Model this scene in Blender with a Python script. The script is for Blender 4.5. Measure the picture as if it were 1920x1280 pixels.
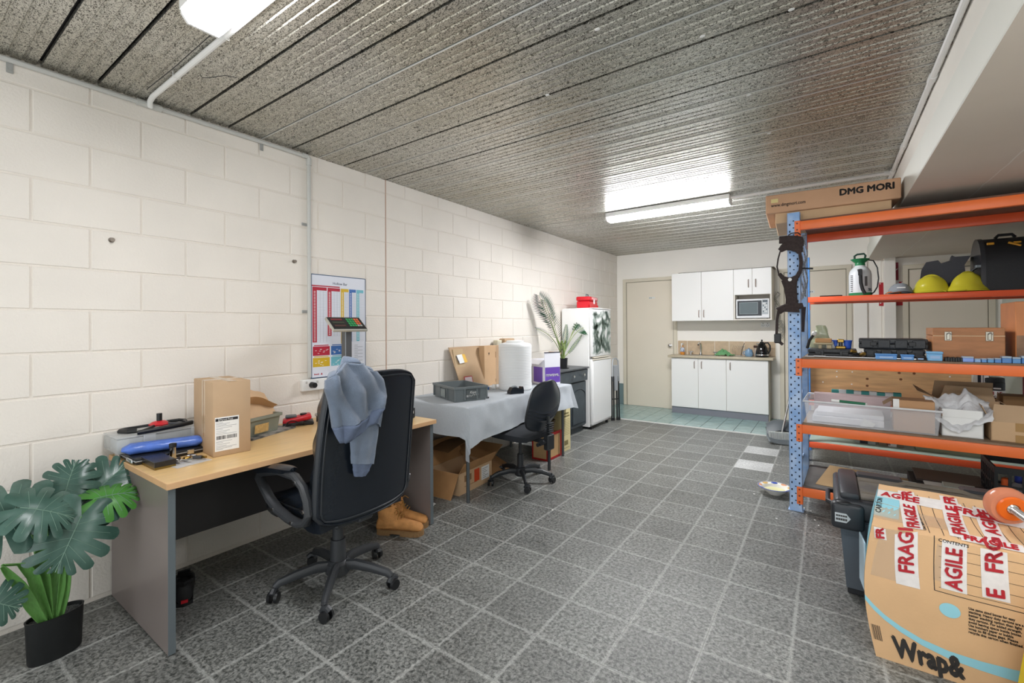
import bpy, bmesh, math, random
from mathutils import Matrix, Vector, noise
random.seed(7)
PI = math.pi
V = Vector
SC = bpy.context.scene
COL = SC.collection
for o in list(bpy.data.objects):
    bpy.data.objects.remove(o)

# ------------------------------------------------------------------ camera
CR = V((0.81905823, 0.5736823, -0.00567799)); CU = V((0.00768718, -0.001078, 0.99996987)); CF = V((-0.57365889, 0.8190772, 0.00529294))
CP = V((2.94440786, 0.0, 1.32476462)); FPX = 845.815; CX = 960.0; CY = 608.52
cd = bpy.data.cameras.new('camera'); cam = bpy.data.objects.new('camera', cd); COL.objects.link(cam)
cd.sensor_fit = 'HORIZONTAL'; cd.sensor_width = 36.0; cd.lens = FPX / 1920 * 36.0
cd.shift_y = (CY - 640.0) / 1920.0; cd.clip_start = 0.02
cam.matrix_world = Matrix(((CR.x, CU.x, -CF.x, CP.x), (CR.y, CU.y, -CF.y, CP.y), (CR.z, CU.z, -CF.z, CP.z), (0, 0, 0, 1)))
SC.camera = cam

# ------------------------------------------------------------------ world, lights, exposure
w = bpy.data.worlds.new('sky'); SC.world = w; w.use_nodes = True
bg = w.node_tree.nodes['Background']; bg.inputs[0].default_value = (0.93, 0.97, 1.0, 1); bg.inputs[1].default_value = 1.9
SC.view_settings.view_transform = 'Standard'; SC.view_settings.look = 'None'
SC.view_settings.exposure = 0.30; SC.view_settings.gamma = 1.0; SC.view_settings.use_curve_mapping = False
TUBE = 40.0
TUBE_FAR = 118.0

def area(name, loc, sx, sy, power, col=(1, 1, 1), rot=(0, 0, 0)):
    l = bpy.data.lights.new(name, 'AREA'); l.shape = 'RECTANGLE'; l.size = sx; l.size_y = sy; l.energy = power; l.color = col
    o = bpy.data.objects.new(name, l); COL.objects.link(o); o.location = loc; o.rotation_euler = rot
    return o
# daylight through the raised roller door behind the camera
po = area('door_daylight', (2.28, -1.62, 1.2), 4.2, 2.3, 1, (1, 1, 1), (PI / 2, 0, 0)); po.data.cycles.is_portal = True

def srgb(h):
    h = h.lstrip('#'); c = [int(h[i:i + 2], 16) / 255 for i in (0, 2, 4)]
    return tuple(x / 12.92 if x <= .04045 else ((x + .055) / 1.055) ** 2.4 for x in c) + (1,)

# pixel <-> room helpers (photo treated as 1920x1280): where a line of sight meets a real plane of the room
def ray(u, v): return CR * ((u - CX) / FPX) - CU * ((v - CY) / FPX) + CF
def atz(u, v, z): d = ray(u, v); return CP + d * ((z - CP.z) / d.z)
def aty(u, v, y): d = ray(u, v); return CP + d * ((y - CP.y) / d.y)
def atx(u, v, x): d = ray(u, v); return CP + d * ((x - CP.x) / d.x)

# ------------------------------------------------------------------ materials
MATS = {}
def mat(name, col, rough=.5, metal=0., var=0., vscale=8., bump=0., bscale=60., spec=.5, alpha=1., trans=0., emit=0., stretch=None, coat=0., col2=None, sheen=0., ior=1.45, detail=4.):
    if name in MATS: return MATS[name]
    m = bpy.data.materials.new(name); m.use_nodes = True; nt = m.node_tree; N = nt.nodes; L = nt.links
    b = N['Principled BSDF']; c = srgb(col)
    b.inputs['Base Color'].default_value = c; b.inputs['Roughness'].default_value = rough; b.inputs['Metallic'].default_value = metal
    b.inputs['Specular IOR Level'].default_value = spec; b.inputs['IOR'].default_value = ior
    b.inputs['Alpha'].default_value = alpha; b.inputs['Transmission Weight'].default_value = trans
    b.inputs['Coat Weight'].default_value = coat; b.inputs['Sheen Weight'].default_value = sheen
    if emit: b.inputs['Emission Color'].default_value = c; b.inputs['Emission Strength'].default_value = emit
    if var or bump:
        g = N.new('ShaderNodeNewGeometry'); src = g.outputs['Position']
        if stretch:
            mp = N.new('ShaderNodeMapping'); mp.inputs['Scale'].default_value = stretch; L.new(src, mp.inputs[0]); src = mp.outputs[0]
    if var:
        n = N.new('ShaderNodeTexNoise'); n.inputs['Scale'].default_value = vscale; n.inputs['Detail'].default_value = detail; L.new(src, n.inputs['Vector'])
        r = N.new('ShaderNodeValToRGB'); r.color_ramp.elements[0].position = .32; r.color_ramp.elements[1].position = .68
        lo = tuple(x * (1 - var) for x in c[:3]) + (1,); hi = srgb(col2) if col2 else tuple(min(1, x * (1 + var)) for x in c[:3]) + (1,)
        r.color_ramp.elements[0].color = lo if not col2 else c; r.color_ramp.elements[1].color = hi
        L.new(n.outputs[0], r.inputs[0]); L.new(r.outputs[0], b.inputs['Base Color'])
    if bump:
        n = N.new('ShaderNodeTexNoise'); n.inputs['Scale'].default_value = bscale; n.inputs['Detail'].default_value = 3; L.new(src, n.inputs['Vector'])
        bp = N.new('ShaderNodeBump'); bp.inputs['Strength'].default_value = bump; bp.inputs['Distance'].default_value = .01
        L.new(n.outputs[0], bp.inputs['Height']); L.new(bp.outputs[0], b.inputs['Normal'])
    MATS[name] = m
    return m

# ------------------------------------------------------------------ mesh helpers
I4 = Matrix.Identity(4)
def T(x=0, y=0, z=0): return Matrix.Translation((x, y, z))
def R(a, ax='Z'): return Matrix.Rotation(a, 4, ax)
def S(x, y, z): return Matrix.Diagonal((x, y, z, 1))

class MB:
    def __init__(s): s.b = bmesh.new(); s.m = I4
    def at(s, m): s.m = m; return s
    def vf(s, vs, fs):
        bv = [s.b.verts.new(s.m @ V(v)) for v in vs]
        for f in fs:
            try: s.b.faces.new([bv[i] for i in f])
            except ValueError: pass
        return s
    def box(s, x0, x1, y0, y1, z0, z1, bev=0., seg=1):
        if bev <= 0:
            return s.vf([(x0, y0, z0), (x1, y0, z0), (x1, y1, z0), (x0, y1, z0), (x0, y0, z1), (x1, y0, z1), (x1, y1, z1), (x0, y1, z1)],
                        [(0, 3, 2, 1), (4, 5, 6, 7), (0, 1, 5, 4), (1, 2, 6, 5), (2, 3, 7, 6), (3, 0, 4, 7)])
        t = bmesh.new(); bmesh.ops.create_cube(t, size=1)
        for v in t.verts: v.co = V(((x0 + x1) / 2 + v.co.x * (x1 - x0), (y0 + y1) / 2 + v.co.y * (y1 - y0), (z0 + z1) / 2 + v.co.z * (z1 - z0)))
        bmesh.ops.bevel(t, geom=t.edges[:], offset=min(bev, .49 * min(abs(x1 - x0), abs(y1 - y0), abs(z1 - z0))), segments=seg, affect='EDGES', profile=.5)
        t.verts.index_update(); s.vf([v.co for v in t.verts], [[v.index for v in f.verts] for f in t.faces]); t.free()
        return s
    def cyl(s, p0, p1, r0, r1=None, n=16, caps=True):
        r1 = r0 if r1 is None else r1
        p0, p1 = V(p0), V(p1); d = (p1 - p0).normalized(); a = d.orthogonal().normalized(); c = d.cross(a)
        vs = []; 
        for p, r in ((p0, r0), (p1, r1)):
            for i in range(n): t = 2 * PI * i / n; vs.append(p + (a * math.cos(t) + c * math.sin(t)) * r)
        fs = [(i, (i + 1) % n, n + (i + 1) % n, n + i) for i in range(n)]
        if caps: fs += [tuple(range(n))[::-1], tuple(range(n, 2 * n))]
        return s.vf(vs, fs)
    def tube(s, pts, r, n=8, closed=False, caps=True, flat=1., up=None):
        pts = [V(p) for p in pts]; k = len(pts); rs = r if isinstance(r, (list, tuple)) else [r] * k
        vs = []; prev = None
        for i, p in enumerate(pts):
            if closed: d = pts[(i + 1) % k] - pts[i - 1]
            else: d = pts[min(i + 1, k - 1)] - pts[max(i - 1, 0)]
            d.normalize()
            if prev is None:
                a = (V(up) - d * V(up).dot(d)) if up else d.orthogonal()
                a = a.normalized()
            else:
                a = prev - d * prev.dot(d)
                a = a.normalized() if a.length > 1e-6 else d.orthogonal().normalized()
            prev = a; c = d.cross(a)
            for j in range(n): t = 2 * PI * j / n; vs.append(p + a * (math.cos(t) * rs[i]) + c * (math.sin(t) * rs[i] * flat))
        fs = []
        for i in range(k if closed else k - 1):
            o0, o1 = i * n, ((i + 1) % k) * n
            for j in range(n): fs.append((o0 + j, o0 + (j + 1) % n, o1 + (j + 1) % n, o1 + j))
        if caps and not closed: fs += [tuple(range(n))[::-1], tuple(range((k - 1) * n, k * n))]
        return s.vf(vs, fs)
    def lathe(s, prof, n=24, c=(0, 0, 0), sx=1., sy=1., caps=True):
        vs = []; k = len(prof)
        for r, z in prof:
            for j in range(n): t = 2 * PI * j / n; vs.append((c[0] + max(r, 1e-4) * math.cos(t) * sx, c[1] + max(r, 1e-4) * math.sin(t) * sy, c[2] + z))
        fs = [(i * n + j, i * n + (j + 1) % n, (i + 1) * n + (j + 1) % n, (i + 1) * n + j) for i in range(k - 1) for j in range(n)]
        if caps: fs += [tuple(range(n))[::-1], tuple(range((k - 1) * n, k * n))]
        return s.vf(vs, fs)
    def prism(s, poly, z0, z1, m=None):
        n = len(poly); mm = s.m
        if m is not None: s.m = s.m @ m
        s.vf([(x, y, z0) for x, y in poly] + [(x, y, z1) for x, y in poly],
             [tuple(range(n))[::-1], tuple(range(n, 2 * n))] + [(i, (i + 1) % n, n + (i + 1) % n, n + i) for i in range(n)])
        s.m = mm; return s
    def grid(s, fn, nu, nv, th=0.):
        vs = [V(fn(i / nu, j / nv)) for j in range(nv + 1) for i in range(nu + 1)]; W = nu + 1
        fs = [(j * W + i, j * W + i + 1, (j + 1) * W + i + 1, (j + 1) * W + i) for j in range(nv) for i in range(nu)]
        if th:
            ns = [V((0, 0, 0)) for _ in vs]
            for f in fs:
                nn = (vs[f[1]] - vs[f[0]]).cross(vs[f[3]] - vs[f[0]])
                if nn.length > 1e-12:
                    nn.normalize()
                    for q in f: ns[q] += nn
            o = len(vs); vs = vs + [v - (n_.normalized() if n_.length > 1e-9 else V((0, 0, 1))) * th for v, n_ in zip(vs, ns)]
            f2 = [tuple(o + q for q in f[::-1]) for f in fs]
            rim = [i for i in range(W)] + [j * W + nu for j in range(1, nv + 1)] + [nv * W + i for i in range(nu - 1, -1, -1)] + [j * W for j in range(nv - 1, 0, -1)]
            fs = fs + f2 + [(rim[(q + 1) % len(rim)], rim[q], o + rim[q], o + rim[(q + 1) % len(rim)]) for q in range(len(rim))]
        return s.vf(vs, fs)
    def ball(s, c, rx, ry=None, rz=None, n=16, k=10):
        ry = ry or rx; rz = rz or rx
        return s.lathe2(c, rx, ry, rz, n, k)
    def lathe2(s, c, rx, ry, rz, n, k):
        vs = [(c[0], c[1], c[2] - rz)]
        for i in range(1, k):
            a = -PI / 2 + PI * i / k
            for j in range(n): t = 2 * PI * j / n; vs.append((c[0] + rx * math.cos(a) * math.cos(t), c[1] + ry * math.cos(a) * math.sin(t), c[2] + rz * math.sin(a)))
        vs.append((c[0], c[1], c[2] + rz)); L_ = len(vs) - 1
        fs = [(0, 1 + (j + 1) % n, 1 + j) for j in range(n)]
        fs += [(1 + i * n + j, 1 + i * n + (j + 1) % n, 1 + (i + 1) * n + (j + 1) % n, 1 + (i + 1) * n + j) for i in range(k - 2) for j in range(n)]
        fs += [(L_, 1 + (k - 2) * n + j, 1 + (k - 2) * n + (j + 1) % n) for j in range(n)]
        return s.vf(vs, fs)
    def mesh(s, name, ang=.6, smooth=True):
        bmesh.ops.remove_doubles(s.b, verts=s.b.verts[:], dist=1e-6)
        bmesh.ops.recalc_face_normals(s.b, faces=s.b.faces[:])
        me = bpy.data.meshes.new(name); s.b.to_mesh(me); s.b.free()
        if smooth:
            me.shade_smooth(); me.set_sharp_from_angle(angle=ang)
        return me

def obj(name, mb, m, parent=None, kind=None, label=None, loc=None, rz=0., ang=.6, smooth=True):
    me = mb.mesh(name, ang, smooth) if isinstance(mb, MB) else mb
    if m is not None and len(me.materials) == 0: me.materials.append(m)
    o = bpy.data.objects.new(name, me); COL.objects.link(o)
    if parent is not None: o.parent = parent
    if loc: o.location = loc
    if rz: o.rotation_euler = (0, 0, rz)
    if kind: o['kind'] = kind
    if label: o['label'] = label
    return o
def struct(name, mb, m, parent=None): return obj(name, mb, m, parent, kind='structure')
def thing(name, label, cat, loc=(0, 0, 0), rz=0., group=None):
    o = bpy.data.objects.new(name, None); COL.objects.link(o); o.location = loc; o.rotation_euler = (0, 0, rz)
    o.empty_display_size = .05
    o['label'] = label; o['category'] = cat
    if group: o['group'] = group
    return o
def solo(name, label, cat, mb, m, loc=(0, 0, 0), rz=0., group=None, ang=.6):
    o = obj(name, mb, m, None, None, None, loc, rz, ang); o['label'] = label; o['category'] = cat
    if group: o['group'] = group
    return o
def dup(root, loc, rz, label=None, group=None):
    r = root.copy(); COL.objects.link(r); r.location = loc; r.rotation_euler = (0, 0, rz)
    if label: r['label'] = label
    if group: r['group'] = group
    for ch in list(root.children):
        c = ch.copy(); COL.objects.link(c); c.parent = r
        for g in ch.children:
            d = g.copy(); COL.objects.link(d); d.parent = c
    return r
DG = None
def text(s, size, m, parent, o, rx, up, bold=0., name='lettering', th=.0004, align='LEFT', shear=0., sx=1., width=None, fmap=None):
    """flat printed lettering on a surface: origin o, reading direction rx, up direction up (parent space)"""
    cu = bpy.data.curves.new('t', 'FONT'); cu.body = s; cu.size = size; cu.extrude = th; cu.align_x = align; cu.shear = shear
    cu.resolution_u = 2
    ob = bpy.data.objects.new('t', cu); COL.objects.link(ob)
    dg = bpy.context.evaluated_depsgraph_get()
    me = bpy.data.meshes.new_from_object(ob.evaluated_get(dg)); bpy.data.objects.remove(ob); bpy.data.curves.remove(cu)
    if bold:
        b = bmesh.new()
        for dx, dy in ((0, 0), (bold, 0), (-bold, 0), (0, bold), (0, -bold), (bold * .7, bold * .7), (-bold * .7, -bold * .7)):
            k0 = len(b.verts); b.from_mesh(me); b.verts.ensure_lookup_table()
            for v in b.verts[k0:]: v.co.x += dx; v.co.y += dy
        b.to_mesh(me); b.free()
    if width:
        xs = [v.co.x for v in me.vertices]; k = width / (max(xs) - min(xs))
        for v in me.vertices: v.co.x *= k
    if fmap:
        for v in me.vertices: v.co = fmap(v.co.x, v.co.y, v.co.z)
        me.name = name; me.materials.clear(); return obj(name, me, m, parent)
    rx = V(rx).normalized(); up = V(up); up = (up - rx * up.dot(rx)).normalized(); n = rx.cross(up); o = V(o)
    mt = Matrix(((rx.x * sx, up.x, n.x, o.x), (rx.y * sx, up.y, n.y, o.y), (rx.z * sx, up.z, n.z, o.z), (0, 0, 0, 1)))
    me.transform(mt); me.name = name; me.materials.clear()
    return obj(name, me, m, parent)
def hnoise(x, y=0, z=0): return noise.noise(V((x, y, z)))
# ================================================================== SETTING
XR, YB, YF, ZC = 4.56, 7.35, -1.6, 2.53
M_WALL = mat('painted_block', '#e8e1d8', .75, var=.03, vscale=2.5, bump=.25, bscale=90)
M_JOINT = mat('mortar_paint', '#e4dcd2', .8, bump=.3, bscale=120)
M_WALLP = mat('painted_plaster', '#faf6ee', .7, var=.025, vscale=1.5, bump=.08, bscale=60)
M_TRIM = mat('cream_trim', '#ddd5c2', .5, var=.03, vscale=4)
M_DOOR = mat('beige_door', '#e6ddcc', .45, var=.02, vscale=2)
M_GREY = mat('grey_pvc', '#c9c8c4', .4)
M_STEEL = mat('bright_steel', '#c8c8c8', .25, 1.)
M_CHROME = mat('chrome', '#dadada', .12, 1.)
M_BLACK = mat('black_plastic', '#1b1c1e', .4)
M_BLACKM = mat('black_matt', '#141416', .7)
M_WHITE = mat('white_gloss', '#eeeeec', .25)
M_WHITEM = mat('white_matt', '#ececea', .6)

def tile_mat(name, base, dark, joint):
    """slate look vinyl: speckled grey, paler dusty rim along the edges of each tile, each tile its own tone"""
    m = bpy.data.materials.new(name); m.use_nodes = True; nt = m.node_tree; N = nt.nodes; L = nt.links; b = N['Principled BSDF']
    g = N.new('ShaderNodeNewGeometry'); tc = N.new('ShaderNodeTexCoord'); oi = N.new('ShaderNodeObjectInfo')
    n1 = N.new('ShaderNodeTexNoise'); n1.inputs['Scale'].default_value = 66; n1.inputs['Detail'].default_value = 9; n1.inputs['Roughness'].default_value = .72
    n1.inputs['Distortion'].default_value = .5; L.new(g.outputs['Position'], n1.inputs['Vector'])
    n2 = N.new('ShaderNodeTexNoise'); n2.inputs['Scale'].default_value = 5; n2.inputs['Detail'].default_value = 4; L.new(g.outputs['Position'], n2.inputs['Vector'])
    r = N.new('ShaderNodeValToRGB'); r.color_ramp.elements[0].position = .40; r.color_ramp.elements[0].color = srgb(dark)
    r.color_ramp.elements[1].position = .60; r.color_ramp.elements[1].color = srgb(base); L.new(n1.outputs[0], r.inputs[0])
    r2 = N.new('ShaderNodeMapRange'); r2.inputs[1].default_value = .3; r2.inputs[2].default_value = .7; r2.inputs[3].default_value = .82; r2.inputs[4].default_value = 1.14; L.new(n2.outputs[0], r2.inputs[0])
    mr = N.new('ShaderNodeMapRange'); mr.inputs[3].default_value = .88; mr.inputs[4].default_value = 1.12; L.new(oi.outputs['Random'], mr.inputs[0])
    mu = N.new('ShaderNodeMath'); mu.operation = 'MULTIPLY'; L.new(r2.outputs[0], mu.inputs[0]); L.new(mr.outputs[0], mu.inputs[1])
    mx = N.new('ShaderNodeVectorMath'); mx.operation = 'SCALE'; L.new(r.outputs[0], mx.inputs[0]); L.new(mu.outputs[0], mx.inputs['Scale'])
    # distance to the tile's edge from object coordinates
    sp = N.new('ShaderNodeSeparateXYZ'); L.new(tc.outputs['Object'], sp.inputs[0])
    ab = []
    for k in (0, 1):
        a = N.new('ShaderNodeMath'); a.operation = 'ABSOLUTE'; L.new(sp.outputs[k], a.inputs[0]); ab.append(a)
    mm = N.new('ShaderNodeMath'); mm.operation = 'MAXIMUM'; L.new(ab[0].outputs[0], mm.inputs[0]); L.new(ab[1].outputs[0], mm.inputs[1])
    ad = N.new('ShaderNodeMath'); ad.operation = 'MULTIPLY_ADD'; ad.inputs[1].default_value = .02; L.new(n1.outputs[0], ad.inputs[0]); L.new(mm.outputs[0], ad.inputs[2])
    er = N.new('ShaderNodeMapRange'); er.inputs[1].default_value = .150; er.inputs[2].default_value = .162; er.inputs[3].default_value = 0; er.inputs[4].default_value = .62; L.new(ad.outputs[0], er.inputs[0])
    mix = N.new('ShaderNodeMix'); mix.data_type = 'RGBA'; L.new(er.outputs[0], mix.inputs[0]); L.new(mx.outputs[0], mix.inputs[6]); mix.inputs[7].default_value = srgb(joint)
    L.new(mix.outputs[2], b.inputs['Base Color'])
    rr = N.new('ShaderNodeMapRange'); rr.inputs[3].default_value = .24; rr.inputs[4].default_value = .5; L.new(n2.outputs[0], rr.inputs[0]); L.new(rr.outputs[0], b.inputs['Roughness'])
    bp = N.new('ShaderNodeBump'); bp.inputs['Strength'].default_value = .5; bp.inputs['Distance'].default_value = .004; L.new(n1.outputs[0], bp.inputs['Height']); L.new(bp.outputs[0], b.inputs['Normal'])
    b.inputs['Specular IOR Level'].default_value = .5
    return m
M_TILE = tile_mat('slate_vinyl', '#8e8f8b', '#3f413f', '#babbb7')
M_TILEL = tile_mat('slate_vinyl_pale', '#cbccca', '#9c9d9c', '#d2d2cf')
M_GROUT = mat('dusty_joint', '#9b9b97', .7, var=.15, vscale=30)

# floor: slab + vinyl tiles as pieces
fl = struct('floor', MB().box(-.12, XR + .1, YF - .1, YB + .1, -.08, -.0012), M_GROUT)
TS, TX0, TY0 = .3022, 1.6038 % .3022, 1.9532 % .3022
t_me = MB().box(-TS / 2 + .0009, TS / 2 - .0009, -TS / 2 + .0009, TS / 2 - .0009, -.0015, 0, .0006).mesh('tile'); t_me.materials.append(M_TILE)
t_mp = t_me.copy(); t_mp.materials.clear(); t_mp.materials.append(M_TILEL)
ncol = int((XR - TX0) / TS) + 2
pale = [tuple(round(c) for c in ((atz(u, v, 0).x - TX0) / TS - .5 + .0, (atz(u, v, 0).y - TY0) / TS - .5)) for u, v in ((1422, 844), (1408, 869))]
cand = []
for i in range(-1, ncol):
    for j in range(-7, 21):
        x0, x1 = max(0, TX0 + i * TS), min(XR, TX0 + (i + 1) * TS); y0, y1 = TY0 + j * TS, min(6.17, TY0 + (j + 1) * TS)
        if x1 - x0 < .02 or y1 - y0 < .02 or y0 < YF: continue
        c = V(((x0 + x1) / 2, (y0 + y1) / 2, 0)); d = c - CP; dep = d.dot(CF)
        u = CX + FPX * d.dot(CR) / dep if dep > .1 else -9e9; vv = CY - FPX * d.dot(CU) / dep if dep > .1 else 9e9
        vis = dep > .1 and -220 < u < 2150 and vv < 1500
        cand.append((0 if vis else 1, dep if dep > 0 else 99, i, j, x0, x1, y0, y1))
cand.sort()
rest = MB()
for q, (nv, dep, i, j, x0, x1, y0, y1) in enumerate(cand):
    full = x1 - x0 > TS - .001 and y1 - y0 > TS - .001
    if nv == 0 and q < 298:
        if full: o = obj('tile', t_mp if (i, j) in pale else t_me, None, fl, loc=((x0 + x1) / 2, (y0 + y1) / 2, 0))
        else:
            cx, cy = TX0 + (i + .5) * TS, TY0 + (j + .5) * TS
            o = obj('tile', MB().box(x0 - cx + .0009, x1 - cx - .0009, y0 - cy + .0009, y1 - cy - .0009, -.0015, 0, .0006), M_TILE, fl, loc=(cx, cy, 0))
    else: rest.box(x0 + .0009, x1 - .0009, y0 + .0009, y1 - .0009, -.0015, 0)
obj('tiles', rest, M_TILE, fl, kind='stuff')
# kitchen strip: green ceramic tiles and pale edge strip
M_KT = mat('green_ceramic', '#93aeab', .18, var=.12, vscale=9, bump=.05)
obj('tile_bed', MB().box(0, XR, 6.18, YB, -.001, .003), mat('dark_grout', '#59625f', .8), fl)
for i in range(-1, 23):
    for j in range(6):
        x0 = -.003 + i * .1965; y0 = 6.2 + j * .1965; x0c, x1c, y1c = max(0, x0), min(XR, x0 + .1915), min(YB, y0 + .1915)
        if x1c - x0c < .02 or y1c - y0 < .02: continue
        if x0 < 2.9 and j < 6: obj('ceramic_tile', MB().box(x0c, x1c, y0, y1c, -.001, .009, .0015), M_KT, fl)
struct('trim_1', MB().box(0, XR, 6.165, 6.198, -.001, .011, .002), mat('pale_edge_strip', '#d2d3cf', .4))

# left wall: painted concrete blocks 390 x 190 + 10 mm joints
wl = struct('wall_left', MB().box(-.2, -.004, YF, YB + .1, -.05, ZC + .3), M_JOINT)
bh = 2.4165; y_off = .4231
blk = {}
def block_mesh(l, h):
    k = (round(l, 3), round(h, 3))
    if k not in blk:
        b = MB(); e = .0030
        b.vf([(-.004, 0, 0), (-.004, l, 0), (-.004, l, h), (-.004, 0, h), (0, e, e), (0, l - e, e), (0, l - e, h - e), (0, e, h - e)],
             [(4, 5, 6, 7), (0, 1, 5, 4), (1, 2, 6, 5), (2, 3, 7, 6), (3, 0, 4, 7)])
        me = b.mesh('block', smooth=False); me.materials.append(M_WALL); blk[k] = me
    return blk[k]
CTRL = 2.419
nblk = 0; wrest = MB()
for r_ in range(-1, 13):
    z0 = bh - (r_ + 1) * .2 + .2; z1 = z0 - .2
    za, zb = max(0, z1 + .004), min(ZC, z0 - .004)
    if r_ == -1: za, zb = bh + .004, ZC
    if zb - za < .02: continue
    if r_ == -1: za, zb = bh + .004, ZC
    odd = (r_ % 2)
    ys = [y_off + .2 * (1 if odd == 1 else 0) + .4 * k for k in range(-6, 20)]
    cuts = sorted(set([YF] + [y for y in ys if YF < y < YB and abs(y - CTRL) > .06] + [CTRL, YB]))
    for a, b_ in zip(cuts[:-1], cuts[1:]):
        l = b_ - a - .008
        if l < .03: continue
        if b_ > 0:
            obj('block', block_mesh(l, zb - za), None, wl, loc=(0, a + .004, za), smooth=False)
        else: wrest.box(-.004, 0, a + .004, b_ - .004, za, zb)
obj('blocks', wrest, M_WALL, wl, kind='stuff')
obj('control_joint', MB().box(-.003, .0008, CTRL - .003, CTRL + .003, 0, ZC), mat('joint_sealant', '#c9ab98', .8), wl)
# wall behind (back), with a sheet joint near the top
wb = struct('wall_back', MB().box(-.2, XR + .2, YB, YB + .15, -.05, 2.375).box(-.2, XR + .2, YB + .004, YB + .15, 2.375, 2.379).box(-.2, XR + .2, YB, YB + .15, 2.379, ZC + .3), M_WALLP)
wr = struct('wall_right', MB().box(XR, XR + .15, YF, YB + .1, -.05, ZC + .3), mat('right_wall_paint', '#ccd0c8', .7, var=.02, vscale=2))
wf = struct('wall_front', MB().box(-.2, .35, YF - .15, YF, -.05, ZC + .3).box(XR - .3, XR + .15, YF - .15, YF, -.05, ZC + .3).box(.35, XR - .3, YF - .15, YF, 2.3, ZC + .3), M_WALLP)
# ceiling: galvanised decking pans with ribs
def galv():
    m = bpy.data.materials.new('galvanised_decking'); m.use_nodes = True; nt = m.node_tree; N = nt.nodes; L = nt.links; b = N['Principled BSDF']
    g = N.new('ShaderNodeNewGeometry'); mp = N.new('ShaderNodeMapping'); mp.inputs['Scale'].default_value = (1, 1.9, 1); mp.inputs['Rotation'].default_value = (0, 0, .45); L.new(g.outputs['Position'], mp.inputs[0])
    n1 = N.new('ShaderNodeTexNoise'); n1.inputs['Scale'].default_value = 62; n1.inputs['Detail'].default_value = 3; n1.inputs['Distortion'].default_value = 2.2; L.new(mp.outputs[0], n1.inputs['Vector'])
    r = N.new('ShaderNodeValToRGB'); e = r.color_ramp.elements; e[0].position = .42; e[0].color = srgb('#65635d'); e[1].position = .50; e[1].color = srgb('#d9d8d2'); L.new(n1.outputs[0], r.inputs[0])
    n2 = N.new('ShaderNodeTexNoise'); n2.inputs['Scale'].default_value = .9; n2.inputs['Detail'].default_value = 3; L.new(g.outputs['Position'], n2.inputs['Vector'])
    r2 = N.new('ShaderNodeValToRGB'); r2.color_ramp.elements[0].position = .35; r2.color_ramp.elements[0].color = (.80, .77, .70, 1); r2.color_ramp.elements[1].position = .65; r2.color_ramp.elements[1].color = (1, 1, 1, 1); L.new(n2.outputs[0], r2.inputs[0])
    mx = N.new('ShaderNodeMix'); mx.data_type = 'RGBA'; mx.blend_type = 'MULTIPLY'; mx.inputs[0].default_value = 1; L.new(r.outputs[0], mx.inputs[6]); L.new(r2.outputs[0], mx.inputs[7])
    L.new(mx.outputs[2], b.inputs['Base Color']); b.inputs['Metallic'].default_value = .78; b.inputs['Roughness'].default_value = .33
    bp = N.new('ShaderNodeBump'); bp.inputs['Strength'].default_value = .15; bp.inputs['Distance'].default_value = .002; L.new(n1.outputs[0], bp.inputs['Height']); L.new(bp.outputs[0], b.inputs['Normal'])
    return m
M_GALV = galv()
M_SEAM = mat('decking_seam', '#26262a', .6); M_LIP = mat('decking_lip', '#dcdcd8', .3, .5)
XD = 3.372
ce = struct('ceiling', MB().box(-.2, XR + .2, YF - .1, YB + .2, ZC + .03, ZC + .3), M_SEAM)
PW = .1975
pb = MB()
prof = [(0, 0), (.0, .0)]
def pan(l0, l1, wid):
    b = MB(); pts = [(.003, .020), (.003, 0), (.046, 0), (.050, .0045), (.056, .0045), (.060, 0), (.092, 0), (.096, .0045), (.102, .0045), (.106, 0), (.138, 0), (.142, .0045), (.148, .0045), (.152, 0), (wid - .012, 0), (wid - .012, .020)]
    n = len(pts); b.vf([(l0, y, z) for y, z in pts] + [(l1, y, z) for y, z in pts], [(i, i + 1, n + i + 1, n + i) for i in range(n - 1)])
    return b.mesh('ceiling_panel', .3, True)
pm = pan(-.01, XD, PW); pm.materials.append(M_GALV)
lipm = MB().box(-.01, XD, PW - .0045, PW + .0015, -.0015, .02).mesh('seam_lip'); lipm.materials.append(M_LIP)
Y0 = .450 - 11 * PW
k = 0
while Y0 + k * PW < YB:
    y = Y0 + k * PW
    if y > YF - .2:
        o = obj('ceiling_panel', pm, None, ce, loc=(0, y, ZC)); 
        if ((k % 2) == 1 and y > 1.2) or y > 2.6: obj('seam_lip', lipm, None, o, loc=(0, 0, 0))
    k += 1
struct('trim_2', MB().box(XD - .004, XD + .05, YF, YB, ZC - .012, ZC + .04), M_WALLP)
# bulkhead on the right: recessed upper face, proud beam, low soffit with a filled crack
SZ = 2.155
bk = struct('trim_3', MB().box(XD + .012, XR + .05, YF, YB, 2.325, ZC + .05), M_WALLP)
bk2 = struct('trim_4', MB().box(XD - .010, XR + .05, YF, YB, SZ, 2.325, .004), mat('bulkhead_paint', '#f0f0e8', .6, var=.02, vscale=2))
cr = MB(); pts = []
for i in range(60):
    y = 1.2 + i * .1; pts.append(V((3.74 - .012 * (y - 1.2) + .022 * hnoise(y * 2.1, 3) + .01 * hnoise(y * 7, 9), y, SZ - .0006)))
cr.vf([p + V((dx, 0, 0)) for p in pts for dx in (-.0032, .0032)], [(2 * i, 2 * i + 1, 2 * i + 3, 2 * i + 2) for i in range(59)])
obj('filled_crack', cr, mat('filler', '#e8e4dc', .6), bk2)
obj('soffit_face', MB().box(XD - .006, XR + .05, YF, YB, SZ - .0004, SZ + .003), mat('soffit_paint', '#d8cdc0', .55, var=.05, vscale=1.3), bk2)
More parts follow.
